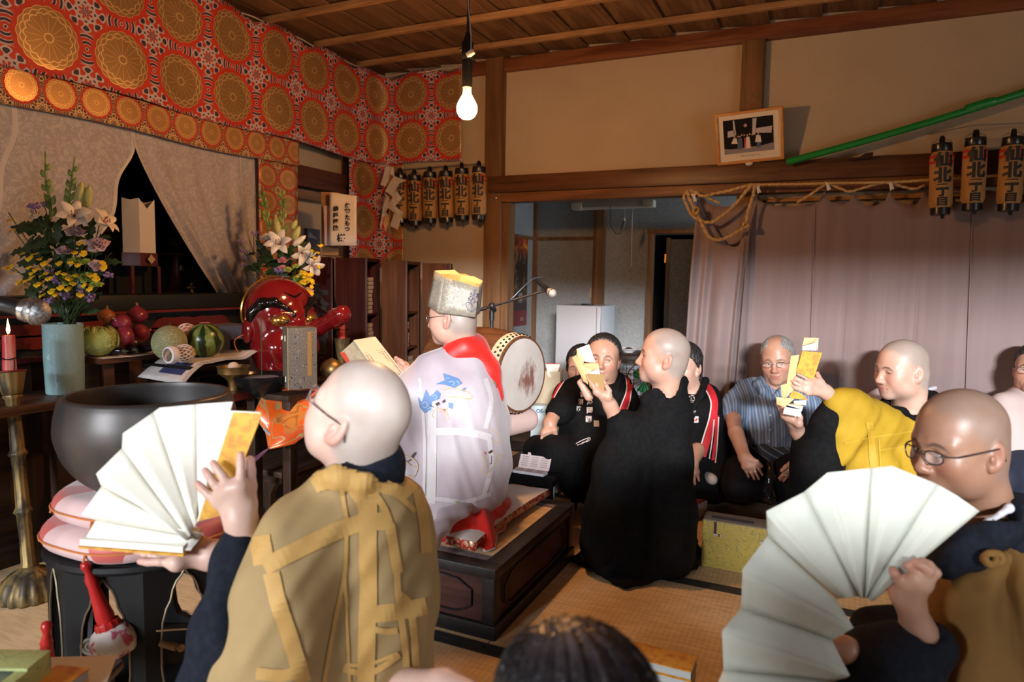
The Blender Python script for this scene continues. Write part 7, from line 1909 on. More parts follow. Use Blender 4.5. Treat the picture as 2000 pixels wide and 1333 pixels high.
sk.hand((415,1086,d2+0.02),[(345,1100,d2-0.02),(345,1094,d2+0.005),(343,1090,d2+0.03),(350,1086,d2+0.05)],[[(312,1098,d2-0.025),(290,1099,d2-0.02),(274,1097,d2-0.015)],[(308,1088,d2),(284,1082,d2),(266,1077,d2)],[(310,1084,d2+0.03),(295,1079,d2+0.03),(288,1076,d2+0.03)],[(322,1084,d2+0.05),(308,1080,d2+0.05)]],[(395,1066,d2+0.03),(375,1058,d2+0.06),(360,1054,d2+0.08)],fore=(480,1082,d2+0.08),skin=SK4,fr=0.0088)
sk.limb([([atD(700,960,1.42),atD(690,1150,1.46),atD(660,1400,1.5)],[0.09,0.13,0.15])],0.02,SK4)
sk.limb([([atD(690,1380,1.48),atD(760,1390,1.40),atD(800,1350,1.33),atD(870,1338,1.28),atD(925,1352,1.25)],[0.06,0.05,0.040,0.030,0.020])],0.010,SK4)
sk.build(t)
hd.glasses(t,M('brown_frame',(0.10,0.065,0.055),0.25,0.3,col2=(0.25,0.25,0.27),scale=60),w=0.021,h=0.017,r=0.0018)
hd.eyes(t)
pt=[(705,905,1.40,92),(690,1330,1.5,200),(380,1330,1.2,60)]
lo,hi=bounds(pt,0.10);S=SDF(lo,hi,0.009)
blob(S,[(712,912,1.42,80),(712,980,1.44,74)],0.02)
blob(S,[(468,1046,1.305,30),(462,1110,1.30,42),(440,1230,1.28,62),(425,1360,1.28,78)],0.03)
blob(S,[(452,1095,1.40,40),(470,1200,1.40,70)],0.04)
S.ell(tuple(atD(470,1022,1.29)),(0.022,0.022,0.022),0.012,sub=True)
S.ell(tuple(atD(430,1088,1.38)),(0.022,0.022,0.022),0.012,sub=True)
dn=-CR*0.55-CF*0.2+Vector((0,0,0.3))
S.clip(tuple(atD(690,893,1.40)),tuple(CR*-0.42+CU*0.9))
sdf_part('black_robe',S,NAVYROBE,t,(0.006,55,tuple(CR+CU*0.2),0,2))
MANT,mnt,mb_=new_mat('tan_gauze',0.75,0,0.2)
cn=coords(mnt);nn=noise(mnt,cn,7,5,0.6);n3=noise(mnt,cn,500,1)
setc(mnt,mb_,mixc(mnt,smooth(mnt,nn,0.3,0.7),(0.335,0.235,0.115),(0.40,0.275,0.125)))
bump(mnt,mb_,n3,0.15,0.001)
BAND=M('tan_gauze_band',(0.56,0.335,0.105),0.7,col2=(0.50,0.29,0.085),scale=16,detail=6)
S=SDF(*bounds([(690,900,1.40,100),(640,1440,1.5,230),(470,1430,1.2,90)],0.10),0.0085)
blob(S,[(704,950,1.42,84),(712,1040,1.44,114),(690,1180,1.46,142),(665,1330,1.48,160),(650,1440,1.5,175)],0.05)
blob(S,[(640,985,1.38,52),(590,1060,1.34,76),(555,1160,1.30,86),(525,1290,1.29,98),(510,1420,1.28,110)],0.06)
blob(S,[(780,1000,1.47,42),(790,1100,1.46,46),(793,1170,1.45,46),(780,1280,1.44,46),(775,1400,1.44,54)],0.05)
blob(S,[(628,940,1.35,17),(660,930,1.32,19),(705,935,1.33,18),(752,938,1.38,18),(786,958,1.45,16)],0.02)
S.cone(tuple(atD(716,935,1.43)),tuple(atD(708,800,1.40)),0.080,0.120,0.012,sub=True)
o,v_,q_=sdf_part('tan_mantle',S,MANT,t,[(0.007,30,tuple(CR*0.95+CU*0.25),0,1),(0.0035,75,tuple(CR*0.8-CU*0.5),0,4)])
on=OnCloth(v_,q_)
Z8=lambda l:[(500+x/2.5,800+y/2.5)for x,y in l]
for pl,w in((Z8([(545,360),(548,500),(545,700),(548,900),(540,1100),(535,1330)]),34),(Z8([(40,770),(200,690),(360,610),(500,560),(640,545)]),34),(Z8([(75,800),(110,950),(160,1100),(230,1333)]),32),(Z8([(580,1000),(700,985),(830,960)]),34),(Z8([(575,1075),(640,1085),(690,1080)]),12),(Z8([(470,370),(520,460),(545,560)]),26),(Z8([(560,380),(640,520),(680,700),(690,900),(720,1120),(740,1333)]),13),(Z8([(650,560),(690,800)]),20),(Z8([(690,900),(745,950),(770,1120),(780,1333)]),14),(Z8([(420,390),(440,560),(430,800),(380,1050),(330,1333)]),8),(Z8([(0,1290),(120,1300),(230,1280)]),24),(Z8([(420,1270),(560,1285),(700,1200)]),12),(Z8([(430,1250),(560,1240),(690,1190)]),7),(Z8([(20,620),(40,760)]),40),(Z8([(430,800),(440,1000),(450,1200),(455,1333)]),6),(Z8([(780,350),(820,560),(830,700)]),22)):
 part('sewn_band',on.ribbon(MB(),pl,w,0.0016),BAND,t,180)
for pl,w in(([(612,946),(640,934),(680,930),(730,935),(780,950),(800,968)],40),(Z8([(285,360),(420,380),(560,385),(680,420),(770,500)]),10)):part('collar_fold',on.ribbon(MB(),pl,w,0.0035),BAND,t,180)
t=thing('fanned_book','white accordion book fanned wide open in the hands of the monk in tan','book',atD(365,1060,1.34))
dO=1.335
O=[(455,785,dO-0.01),(384,790,dO+0.004),(312,797,dO-0.010),(299,806,dO+0.012),(240,847,dO-0.012),(238,876,dO+0.012),(188,926,dO-0.012),(198,951,dO+0.012),(159,1006,dO-0.01),(187,1017,dO+0.02),(158,1068,dO)]
I=[(387,1020,dO),(386,1021,dO+0.01),(384,1022,dO-0.005),(378,1032,dO+0.01),(372,1046,dO-0.005),(368,1052,dO+0.01),(364,1057,dO-0.005),(385,1048,dO+0.02),(394,1042,dO+0.005),(392,1052,dO+0.02),(372,1076,dO)]
fan_strip('page',O,I,t,PAPERC)
part('gold_cover',MB().prism([atD(*p)for p in((455,806,dO-0.012),(512,808,dO-0.012),(435,1007,dO-0.012),(387,1019,dO-0.012))],CF*0.004),GOLDC,t,0)
part('page_block',MB().prism([atD(*p)for p in((448,803,dO-0.008),(508,806,dO-0.008),(431,1005,dO-0.008),(384,1020,dO-0.008))],CF*0.010),PAPERC,t,0)
part('lower_cover',MB().prism([atD(*p)for p in((153,1068,dO-0.005),(358,1084,dO-0.005),(398,1046,dO+0.06),(190,1040,dO+0.07))],-CU*0.004),GOLDC,t,0)
part('lower_pages',MB().prism([atD(*p)for p in((156,1066,dO-0.004),(357,1081,dO-0.004),(395,1043,dO+0.06),(190,1036,dO+0.07))],CU*0.012),PAPERC,t,0)
D=2.70
base=Vector((-1.40,2.38,DZ+CZ*0.9))
t=thing('person','priest in white embroidered robe and tall hat seated on the dais','person',base)
hc=atD(884,618,D)
hd=Head(hc,-CR*0.93+CF*0.36-Vector((0,0,0.03)),(0,0,1),0.93,1.0,0.6,neck=atD(905,690,D+0.04),nr=0.060,skin=SK1)
sk=Skin().head(hd)
sk.hand((793,733,2.72),[(784,716,2.71),(788,714,2.70),(791,716,2.69),(794,720,2.68)],[[(778,706,2.70),(772,701,2.69)],[(780,704,2.685),(773,699,2.68)],[(784,706,2.675),(777,702,2.67)],[(788,711,2.66),(781,708,2.655)]],[(783,727,2.73),(774,718,2.74),(768,711,2.745)],fore=(820,760,2.74),skin=SK1)
sk.limb([([atD(905,690,D+0.04),atD(890,800,D+0.05),base+Vector((0.02,0,0.12))],[0.07,0.13,0.14])],0.02,SK1)
sk.build(t)
hd.glasses(t,SPECM,w=0.021,h=0.015,r=0.0012);hd.eyes(t)
HATM,hnt,hb2=new_mat('hat_brocade',0.5)
hn=noise(hnt,coords(hnt),45,2,0.5,None,1.8);hk=smooth(hnt,(hn*26.0).fn('SINE'),0.1,0.4)
setc(hnt,hb2,mixc(hnt,hk,(0.27,0.24,0.205),(0.42,0.355,0.25)));hnt.links.new((hk*0.12).k,hb2 .inputs['Metallic'])
def hatring(poly,dl):return[atD(x,y,D+d)for(x,y),d in zip(poly,dl)]
dl=(-0.03,-0.105,-0.095,0.03,0.12,0.07)
bot=hatring([(834,597),(857,611),(926,620),(937,612),(905,596),(852,588)],dl)
top=hatring([(849,529),(868,542),(934,561),(943,549),(916,541),(880,528)],dl)
for k in range(6):
 j=(k+1)%6
 part('hat_side',MB().grid(lambda u,v:bot[k].lerp(bot[j],u).lerp(top[k].lerp(top[j],u),v),4,4),HATM,t,30,solid=0.003)
ctr=sum(top,Vector())/6
mb=MB()
for k in range(6):
 j=(k+1)%6;m_=(top[k]+top[j])/2
 mb.add([top[k],m_,ctr.lerp(m_,0.5)-Vector((0,0,0.012)),ctr+Vector((0,0,0.006)),ctr.lerp(top[k],0.6)+Vector((0,0,0.012))],[(0,1,2,4),(4,2,3)])
 mb.add([m_,top[j],ctr.lerp(top[j],0.6)+Vector((0,0,0.012)),ctr.lerp(m_,0.5)-Vector((0,0,0.012)),ctr+Vector((0,0,0.006))],[(0,1,2,3),(3,2,4)])
part('hat_top_folds',mb,M('hat_silk',(0.66,0.42,0.16),0.45),t,50)
hf=OnCloth([tuple(p)for p in bot+top],[(k,(k+1)%6,6+(k+1)%6,6+k)for k in range(6)])
mb=MB()
Zh=lambda l:[(900+x/4.167,540+y/4.167)for x,y in l]
for pl in([(88,290),(60,270),(42,235),(50,215),(75,215),(90,245),(88,290)],[(88,290),(120,265),(135,235),(125,205),(105,215),(90,245)],[(90,245),(85,200),(110,180),(112,215)],[(60,200),(70,185),(85,200)]):hf.ribbon(mb,Zh(pl),1.2,0.003,2)
for x,y in((66,180),(80,165),(84,142),(98,180),(102,155),(112,140),(116,118),(128,165),(134,148)):hf.patch(mb,[(Zh([(x,y)])[0][0]+1.7*cos(a),Zh([(x,y)])[0][1]+2.2*sin(a))for a in np.linspace(0,6.28,9)[:-1]],0.003,1)
part('hat_crest',mb,M('crest_purple',(0.05,0.035,0.12),0.6),t,0)
REDS=M('red_silk',(0.68,0.015,0.008),0.45,col2=(0.58,0.010,0.006),scale=12,sheen=0.2)
S=SDF(*bounds([(905,690,D,60),(960,760,D,40)],0.08),0.0065)
blob(S,[(886,694,D-0.01,27),(906,682,D+0.0,31),(918,684,D+0.05,34),(922,706,D+0.05,40)],0.02)
blob(S,[(925,690,D+0.02,28),(950,725,D+0.03,26),(965,775,D+0.03,20)],0.03)
S.clip(tuple(atD(905,655,D+0.02)),tuple(CU*1.0-CR*0.22))
sdf_part('red_collar',S,REDS,t)
SILK,snt,sb=new_mat('white_gauze_robe',0.5,0,0.4)
sn=noise(snt,coords(snt),6,3,0.5)
setc(snt,sb,mixc(snt,smooth(snt,sn,0.35,0.65),(0.46,0.41,0.435),(0.42,0.345,0.385)))
sb.inputs['Sheen Weight'].default_value=0.3
S=SDF(*bounds([(880,700,D,110),(890,1000,D,170),(835,1090,D-0.1,60)],0.10),0.0095)
blob(S,[(905,722,D+0.05,58),(890,790,D+0.04,88),(884,880,D+0.03,98),(882,950,D+0.02,104)],0.05)
blob(S,[(850,722,D-0.02,42),(815,775,D-0.04,48),(800,850,D-0.06,44),(812,930,D-0.06,52)],0.04)
blob(S,[(945,745,D+0.10,34),(958,820,D+0.10,34),(955,900,D+0.06,40),(948,945,D+0.05,36)],0.04)
blob(S,[(800,745,2.72,24),(836,745,D,40)],0.03)
blob(S,[(830,985,D-0.08,40),(880,990,D-0.02,40),(930,970,D+0.04,34)],0.04)
blob(S,[(870,700,D+0.01,28),(935,705,D+0.06,30)],0.03)
S.clip(tuple(atD(900,668,D+0.02)),tuple(CU*1.0-CR*0.30-CF*0.1))
o,v_,q_=sdf_part('white_robe',S,SILK,t,[(0.006,32,tuple(CR),0,2,(0.9,0.5)),(0.003,80,tuple(CR*0.8+CU*0.3),0,5,(1.0,0.5))])
on=OnCloth(v_,q_)
SEW=M('white_gauze_band',(0.56,0.52,0.53),0.55)
Z5=lambda l:[(700+x/2.666,500+y/2.666)for x,y in l]
for pl,w in((Z5([(360,920),(500,915),(620,930),(690,950)]),14),(Z5([(385,760),(385,1000),(380,1290)]),17),(Z5([(320,640),(335,800),(345,1000),(340,1290)]),6),(Z5([(660,640),(690,760),(660,900)]),9),(Z5([(680,960),(690,1100),(650,1250)]),9),(Z5([(330,1260),(450,1270),(560,1280),(690,1240)]),8)):
 part('sewn_band',on.ribbon(MB(),pl,w,0.002,6),SEW,t,180)
BLUE=M('embroidery_blue',(0.10,0.19,0.38),0.6);BLUE2=M('embroidery_pale_blue',(0.30,0.40,0.55),0.6);GOLDT=M('embroidery_gold',(0.52,0.38,0.16),0.5);DKT=M('embroidery_dark',(0.05,0.02,0.03),0.6);REDT=M('embroidery_red',(0.5,0.05,0.05),0.6)
def emb(name,m,polys,lines=(),w=1.6):
 where=lambda p:2 if p[0][0]>630 else 3 if p[0][1]>1200 else 1 if p[0][1]>900 else 0
 for g in range(4):
  mb=MB()
  for p in polys:
   if where(p)==g:on.patch(mb,Z5(p),0.0028,0.8)
  for l in lines:
   if where(l)==g:on.ribbon(mb,Z5(l),w,0.0034,2.5)
  if mb.f:part(name,mb,m,t,0)
emb('embroidered_mane',BLUE,[[(310,735),(330,760),(352,695),(372,735),(410,700),(430,720),(425,745),(385,760),(380,800),(345,820),(320,790)],[(400,670),(450,650),(440,612),(480,625),(520,640),(540,665),(500,690),(450,672)],[(528,700),(562,685),(550,708)],[(470,765),(495,770),(490,800),(470,790)]])
emb('embroidered_curls',BLUE2,[],[[(330,775),(345,760),(360,775),(350,792),(335,785)],[(360,800),(375,790),(385,805),(370,815)],[(385,735),(400,725),(410,738),(398,748)],[(470,660),(490,655),(500,668),(488,678)],[(510,655),(525,660),(518,672)],[(455,640),(475,640)],[(320,745),(340,740)]],1.3)
emb('embroidered_lion',GOLDT,[],[[(440,700),(490,690),(540,700),(575,715),(592,740),(570,745)],[(470,740),(500,735),(540,740),(580,748)],[(400,800),(385,830),(400,845)],[(430,810),(455,820),(470,850),(450,850)],[(460,780),(455,830)],[(400,790),(430,800),(462,795)],[(215,1030),(250,1040),(290,1060),(310,1100),(290,1150),(250,1140)],[(240,1060),(270,1090),(300,1100)],[(640,1040),(660,1080),(640,1120),(665,1140)],[(700,1010),(720,1060),(690,1110),(660,1140)],[(690,900),(720,930),(725,980),(700,960)],[(720,1030),(760,1050)],[(505,1280),(530,1275)]],1.4)
emb('embroidered_face',DKT,[[(400,770),(420,762),(428,772),(410,782)],[(437,758),(452,748),(455,762),(440,768)],[(275,1040),(298,1020),(300,1030),(282,1060)],[(672,1022),(695,1010),(697,1022),(680,1032)]],[[(370,775),(395,790)],[(250,1075),(275,1060)],[(690,1040),(690,1080),(680,1085)]],1.5)
emb('embroidered_tongue',REDT,[[(440,802),(460,795),(455,812)],[(652,1025),(662,1018),(664,1040)]],[[(712,620),(722,650),(715,690)]],2)
emb('embroidered_leaf',M('embroidery_green',(0.16,0.32,0.12),0.6),[[(705,620),(725,628),(715,650)],[(500,1278),(530,1280),(515,1290)]],[[(700,650),(715,680)]],2)
S=SDF(*bounds([(880,990,2.5,60),(845,1085,2.35,40),(985,1040,2.4,60)],0.12),0.008)
def sheet(S,pts,r,k=0.02):
 for a,b in zip(pts[:-1],pts[1:]):S.cone(tuple(a),tuple(b),r,r,k)
T1=[atD(900,985,2.56),atD(865,1005,2.46),atD(842,1035,2.36),atD(834,1072,2.31)]
T2=[atD(950,968,2.62),atD(905,1000,2.50),atD(868,1030,2.40),atD(845,1066,2.325)]
for a,b in zip(T1,T2):
 sheet(S,[a,b],0.012,0.03)
for P in(T1,T2,[(a+b)/2 for a,b in zip(T1,T2)]):sheet(S,P,0.013,0.03)
sdf_part('robe_tail',S,SILK,t,(0.004,60,tuple(CR+CU),0,3))
ground=DZ+0.012
def rs(u,v):
 inner=[atD(905,995,2.56),atD(930,985,2.60),atD(955,975,2.64),atD(985,985,2.66)]
 outer=[atZ(878,1045,DZ+0.05),atZ(920,1052,DZ+0.03),atZ(948,1078,DZ+0.006),atZ(966,1072,DZ+0.006),atZ(972,1042,DZ+0.02),atZ(985,1036,DZ+0.008),atZ(990,1015,DZ+0.03),atZ(1004,1012,DZ+0.01),atZ(1000,985,DZ+0.05)]
 k=u*3;i=min(int(k),2);a=inner[i].lerp(inner[i+1],k-i);k=u*8;i=min(int(k),7);b=outer[i].lerp(outer[i+1],k-i)
 p=a.lerp(b,v);return p+Vector((0,0,0.03*sin(pi*v)*(0.6+0.4*sin(u*20))))
rsk=part('red_skirt',MB().grid(rs,60,16),REDS,t,180,solid=0.003)
part('skirt_hem',MB().tube([rs(u,1.0)for u in np.linspace(0,1,70)],0.0028,5),SEW,t)
t=thing('folded_sutra','thick cream accordion book printed in fine columns, held up by the seated priest','book',atD(735,720,2.6))
Zb=lambda x,y,d:atD(400+x/2.962,450+y/2.962,d)
B0_,B1_,B2_,B3_=Zb(860,636,2.72),Zb(986,616,2.78),Zb(1180,862,2.66),Zb(1050,905,2.60)
part('open_page',MB().add([B0_,B1_,B2_,B3_],[(0,3,2,1)]),M('lit_page',(0.66,0.52,0.34),0.85),t,0,solid=0.0008)
S0_,S3_=Zb(782,712,2.66),Zb(972,980,2.54)
n_=(B1_-B0_).cross(B3_-B0_).normalized()
part('page_block',MB().prism([Zb(862,640,2.725),Zb(782,712,2.67),Zb(972,980,2.55),Zb(1052,908,2.605)],(B1_-B0_)*0.95),M('page_side',(0.36,0.33,0.25),0.9,col2=(0.28,0.26,0.19),scale=60,stretch=(1,1,0.1)),t,0)
part('red_cover',MB().prism([Zb(780,710,2.665),Zb(784,708,2.68),Zb(978,985,2.56),Zb(972,990,2.545)],(B1_-B0_)*0.97),M('red_cover',(0.40,0.03,0.025),0.6),t,0)
mb=MB();nn_=(B3_-B0_).cross(B1_-B0_).normalized();nn_=nn_ if nn_.dot(CF)<0 else-nn_
pgp=lambda u,v:B0_.lerp(B1_,u).lerp(B3_.lerp(B2_,u),v)+nn_*0.0015
for c in range(8):
 for r in range(20):
  u,v=0.06+0.115*c,0.34+0.032*r;mb.add([pgp(u,v),pgp(u+0.05,v),pgp(u+0.05,v+0.018),pgp(u,v+0.018)],[(0,1,2,3)])
o=part('print',mb,M('print_brown',(0.16,0.09,0.05),0.8),t,0);o['kind']='stuff'
part('rule_line',MB().add([pgp(0,0.30),pgp(1,0.30),pgp(1,0.305),pgp(0,0.305)],[(0,1,2,3)]),MATS['print_brown'],t,0)
D=2.90
t=thing('person','shaven monk in an all-black robe kneeling on the mat with a book','person',atZ(1245,1085))
hc=atD(1297,697,D)
hd=Head(hc,-CR*0.97+CF*0.16+Vector((0,0,0.10)),(0,0,1),0.98,0.98,0.3,neck=atD(1300,775,D+0.02),nr=0.057,skin=SK3)
sk=Skin().head(hd)
dh=2.86
sk.hand((1192,793,dh),[(1166,766,dh-0.03),(1172,762,dh-0.01),(1178,760,dh+0.01),(1184,760,dh+0.03)],[[(1157,752,dh-0.03),(1150,742,dh-0.02),(1146,733,dh-0.01)],[(1166,752,dh-0.025),(1163,744,dh-0.02),(1160,737,dh-0.012)],[(1174,752,dh-0.02),(1170,746,dh-0.02)],[(1182,750,dh+0.02),(1178,742,dh+0.02)]],[(1188,776,dh-0.03),(1190,764,dh-0.035),(1184,754,dh-0.03)],fore=(1208,828,dh+0.02),skin=SK3)
sk.limb([([(1133,748,dh+0.06),(1140,740,dh+0.05),(1136,724,dh+0.04)],[0.008,0.008,0.006]),([(1150,775,dh+0.06),(1133,748,dh+0.06)],[0.02,0.012])],0.004,SK3)
sk.limb([([atD(1300,780,D+0.02),atD(1280,900,D+0.02),atD(1260,1020,D)],[0.07,0.12,0.14])],0.02,SK3)
sk.build(t);hd.eyes(t)
S=SDF(*bounds([(1290,740,D,70),(1240,1090,D,150),(1185,830,D,40),(1230,1120,D-0.25,120)],0.10),0.011)
blob(S,[(1305,768,D+0.02,36),(1300,810,D+0.02,48),(1292,900,D+0.02,56),(1285,1000,D+0.02,70),(1270,1060,D+0.02,84)],0.05)
blob(S,[(1290,812,D-0.02,34),(1256,870,D-0.03,38),(1240,850,D-0.03,36),(1213,826,dh,26)],0.04)
blob(S,[(1222,845,dh,28),(1205,915,dh,44),(1192,985,dh,44),(1180,1040,dh,40)],0.05)
blob(S,[(1190,1030,D-0.05,56),(1170,1066,D-0.05,40)],0.05)
blob(S,[(1290,1060,D,70),(1310,1080,D-0.1,40)],0.05)
tip=atZ(1222,1146,0.012);edge=[atZ(1120,1092,0.015),atZ(1165,1112,0.012),tip,atZ(1290,1128,0.012),atZ(1354,1106,0.014),atZ(1366,1076,0.03),atZ(1340,1020,0.05)]
cen=atZ(1250,1045,0.10)
for p in edge:
 S.cone(tuple(cen),tuple(p),0.10,0.012,0.05)
for a,b in zip(edge[:-1],edge[1:]):
 for u in(0.33,0.66):S.cone(tuple(cen),tuple(a.lerp(b,u)),0.10,0.012,0.05)
 S.cone(tuple(a),tuple(b),0.012,0.012,0.02)
S.ell(tuple(atD(1200,806,dh)),(0.022,0.022,0.022),0.01,sub=True)
blob(S,[(1262,780,D-0.03,14),(1286,762,D-0.045,15),(1316,746,D-0.02,16),(1332,746,D+0.06,14)],0.03)
S.cone(tuple(atD(1297,772,D-0.005)),tuple(atD(1286,690,D-0.03)),0.060,0.105,0.012,sub=True)
S.above(0.003)
o,v_,q_=sdf_part('black_robe',S,BLKROBE,t,[(0.008,26,tuple(CR*0.95+CU*0.1),0,1,(0.95,0.5)),(0.005,60,tuple(CR*0.7-CF*0.5),0,3,(0.9,0.3))],it=2)
t=thing('fanned_book','cream accordion book with a brown cover in the black-robed monk\'s hand','book',atD(1150,770,2.84))
db=2.83
Zk=lambda x,y,d:(1100+x/5.556,640+y/5.556,d)
part('cover',MB().prism([atD(*Zk(x,y,db))for x,y in((272,500),(446,512),(446,700),(380,745),(285,640))],CF*0.006),M('brown_gold_cover',(0.27,0.145,0.025),0.6),t,0)
for nm,pl,m in(('page',[(100,330,.0),(150,290,.03),(260,610,.01),(225,590,-.01)],PAPERW),('page',[(145,235,.0),(255,250,.03),(215,400,.0),(150,300,.01)],PAPERW),('page',[(145,235,.01),(280,182,.02),(348,380,.0),(236,375,.03)],PAPERC),('page',[(212,390,-.005),(382,390,-.005),(390,450,.01),(275,470,.02)],PAPERW),('page',[(275,490,-.002),(390,450,.01),(398,508,-.002),(280,500,-.002)],PAPERC),('page',[(150,300,.02),(235,400,.01),(270,620,.0),(240,600,.02)],PAPERW),('page',[(215,400,.01),(380,395,.01),(275,500,.015),(270,600,.01)],PAPERW)):
 part(nm,MB().add([atD(*Zk(x,y,db+0.02+dd))for x,y,dd in pl],[(0,1,2,3)]),m,t,0,solid=0.0008)
def stripes(mb_red,mb_white,on,pl,w):
 on.ribbon(mb_red,pl,w,0.003,6)
D=3.62
t=thing('person','balding man in a black festival coat facing the camera beside the drum','person',atZ(1150,950))
hc=atD(1178,700,D)
hd=Head(hc,-CF*0.95-CR*0.22-Vector((0,0,0.06)),(0.05,0,1),1.02,1.04,0.7,neck=atD(1180,760,D+0.03),nr=0.066,shave=False,skin=SK2,old=1)
sk=Skin().head(hd)
dw=3.42
sk.hand((1074,826,dw),[(1062,846,dw-0.03),(1068,852,dw-0.02),(1076,856,dw-0.01),(1084,854,dw)],[[(1058,856,dw-0.035),(1062,864,dw-0.02)],[(1066,864,dw-0.03),(1070,868,dw-0.01)],[(1075,868,dw-0.02),(1078,870,dw)],[(1080,866,dw-0.015),(1079,876,dw-0.01)]],[(1082,840,dw-0.03),(1086,852,dw-0.03),(1083,866,dw-0.03)],fore=(1091,795,dw+0.06),skin=SK2,wr=0.030)
sk.limb([([atD(1180,765,D+0.03),atD(1170,830,D+0.03),atD(1150,900,D-0.02)],[0.08,0.13,0.14])],0.02,SK2)
sk.build(t);hd.eyes(t,(-0.6,0))
hd.hair(t,HAIRB,0.010,lambda x,y,z,hl,hm:np.clip((z-np.interp(y,[-0.04,-0.01,0.01,0.04,0.07],[-0.07,-0.045,0.0,0.055,0.107]))/0.012,0,1)*((np.abs(x)<0.080)|(z>0.03)))
S=SDF(*bounds([(1170,760,D,70),(1150,900,D-0.1,130),(1075,880,3.4,60)],0.12),0.011)
blob(S,[(1180,765,D+0.02,40),(1172,800,D+0.02,62),(1165,860,D,72),(1155,905,D-0.02,80)],0.05)
blob(S,[(1140,752,D+0.02,26),(1112,775,D-0.03,30),(1093,805,3.47,26)],0.04)
blob(S,[(1208,752,D+0.03,26),(1222,790,D+0.01,27),(1224,840,D-0.02,28)],0.04)
blob(S,[(1150,905,D-0.06,60),(1085,890,3.40,38),(1050,880,3.5,30)],0.05)
blob(S,[(1160,905,D-0.06,60),(1225,900,3.50,44)],0.05)
S.clip(tuple(atD(1180,742,D)),tuple(CU-CF*0.5));S.above(0.005)
S.ell(tuple(atD(1088,812,3.44)),(0.028,0.028,0.028),0.01,sub=True)
o,v_,q_=sdf_part('festival_coat',S,BLKROBE,t,(0.005,40,tuple(CR),0,2))
on=OnCloth(v_,q_)
S=SDF(*bounds([(1182,765,D,50)],0.08),0.007)
blob(S,[(1152,742,D-0.02,8),(1160,768,D-0.09,8),(1170,800,D-0.12,8),(1172,830,D-0.12,8)],0.012);blob(S,[(1152,742,D-0.02,8),(1172,732,D+0.06,9),(1200,730,D+0.06,9),(1212,738,D-0.0,8),(1204,765,D-0.08,8),(1186,800,D-0.12,8)],0.012)
sdf_part('coat_collar',S,BLKROBE,t)
CRED=M('coat_red',(0.50,0.010,0.020),0.7);CWH=M('coat_white',(0.66,0.58,0.54),0.75)
for pl,w in(([(1208,716),(1222,726),(1229,745),(1228,765),(1221,785),(1214,806)],11),([(1231,765),(1228,785),(1222,804)],5),([(1122,716),(1110,726),(1098,742),(1087,760),(1078,778)],9)):part('red_band',on.ribbon(MB(),pl,w,0.003,4),CRED,t,180)
for pl,w in(([(1205,716),(1216,727),(1223,745),(1222,766),(1215,786),(1208,804)],2.2),([(1224,800),(1230,782),(1232,764)],1.6),([(1125,718),(1113,728),(1102,745),(1091,763),(1083,778)],2)):part('white_piping',on.ribbon(MB(),pl,w,0.0035,4),CWH,t,180)
for ch,x,y,s in(('南',1138,772,11),('消',1134,786,11),('防',1130,799,10),('組',1183,744,11),('盛',1152,787,12),('岡',1152,803,13),('団',1150,820,13)):part('lettering',on.text(MB(),ch,x,y,s,0.4),CWH,t,0)
part('white_cord',on.ribbon(on.ribbon(MB(),[(1124,868),(1140,860),(1152,856),(1150,862),(1136,866)],1.4,0.004,2),[(1126,871),(1140,866),(1150,858)],1.2,0.004,2),CWH,t,0)
part('coat_patch',on.patch(MB(),[(1160,822),(1170,822),(1169,834),(1160,834)],0.003,3),M('patch_tan',(0.36,0.24,0.15),0.8),t,0)
D=3.74
t=thing('person','black-haired man in a festival coat half hidden behind the black-robed monk','person',atZ(1360,965))
hc=atD(1337,716,D)
hd=Head(hc,-CR*0.62-CF*0.75-Vector((0,0,0.12)),(0,0,1),1.0,0.98,0.2,neck=atD(1352,785,D+0.02),nr=0.060,shave=False,skin=SK1,old=1)
sk=Skin().head(hd)
dw=3.48
sk.hand((1352,906,dw),[(1344,922,dw),(1350,925,dw-0.01),(1356,925,dw-0.01),(1361,922,dw)],[[(1341,934,dw),(1338,944,dw+0.01)],[(1348,938,dw-0.01),(1347,948,dw)],[(1356,937,dw-0.01),(1357,946,dw)],[(1363,932,dw),(1365,939,dw)]],[(1344,912,dw-0.02),(1339,920,dw-0.02),(1337,928,dw-0.02)],fore=(1362,880,dw+0.08),skin=SK2)
sk.limb([([atD(1352,790,D+0.02),atD(1360,850,D+0.03),atD(1360,920,D)],[0.07,0.12,0.13])],0.02,SK1)
sk.build(t);hd.eyes(t,(-0.5,-0.3))
hd.hair(t,HAIRB,0.014,lambda x,y,z,hl,hm:np.clip((hl+0.012)/0.012,0,1)*((np.abs(x)<0.080)|(z>0.03)))
S=SDF(*bounds([(1355,780,D,60),(1365,940,D-0.1,100)],0.12),0.011)
blob(S,[(1350,778,D+0.02,34),(1356,810,D+0.02,52),(1360,870,D+0.02,62),(1362,930,D,70)],0.05)
blob(S,[(1380,765,D+0.02,24),(1393,810,D,27),(1390,870,D-0.04,28)],0.04)
blob(S,[(1360,930,D-0.06,50),(1410,935,D-0.12,34),(1340,940,D-0.12,30)],0.05)
S.clip(tuple(atD(1350,762,D)),tuple(CU-CF*0.5));S.above(0.055)
S.ell(tuple(atD(1356,892,3.50)),(0.03,0.03,0.03),0.01,sub=True)
o,v_,q_=sdf_part('festival_coat',S,BLKROBE,t,(0.005,40,tuple(CR),0,2))
on=OnCloth(v_,q_)
for pl,w in(([(1372,750),(1386,762),(1395,785),(1393,815),(1384,850),(1372,892)],13),([(1400,812),(1398,850),(1392,900)],6)):part('red_band',on.ribbon(MB(),pl,w,0.003,5),CRED,t,180)
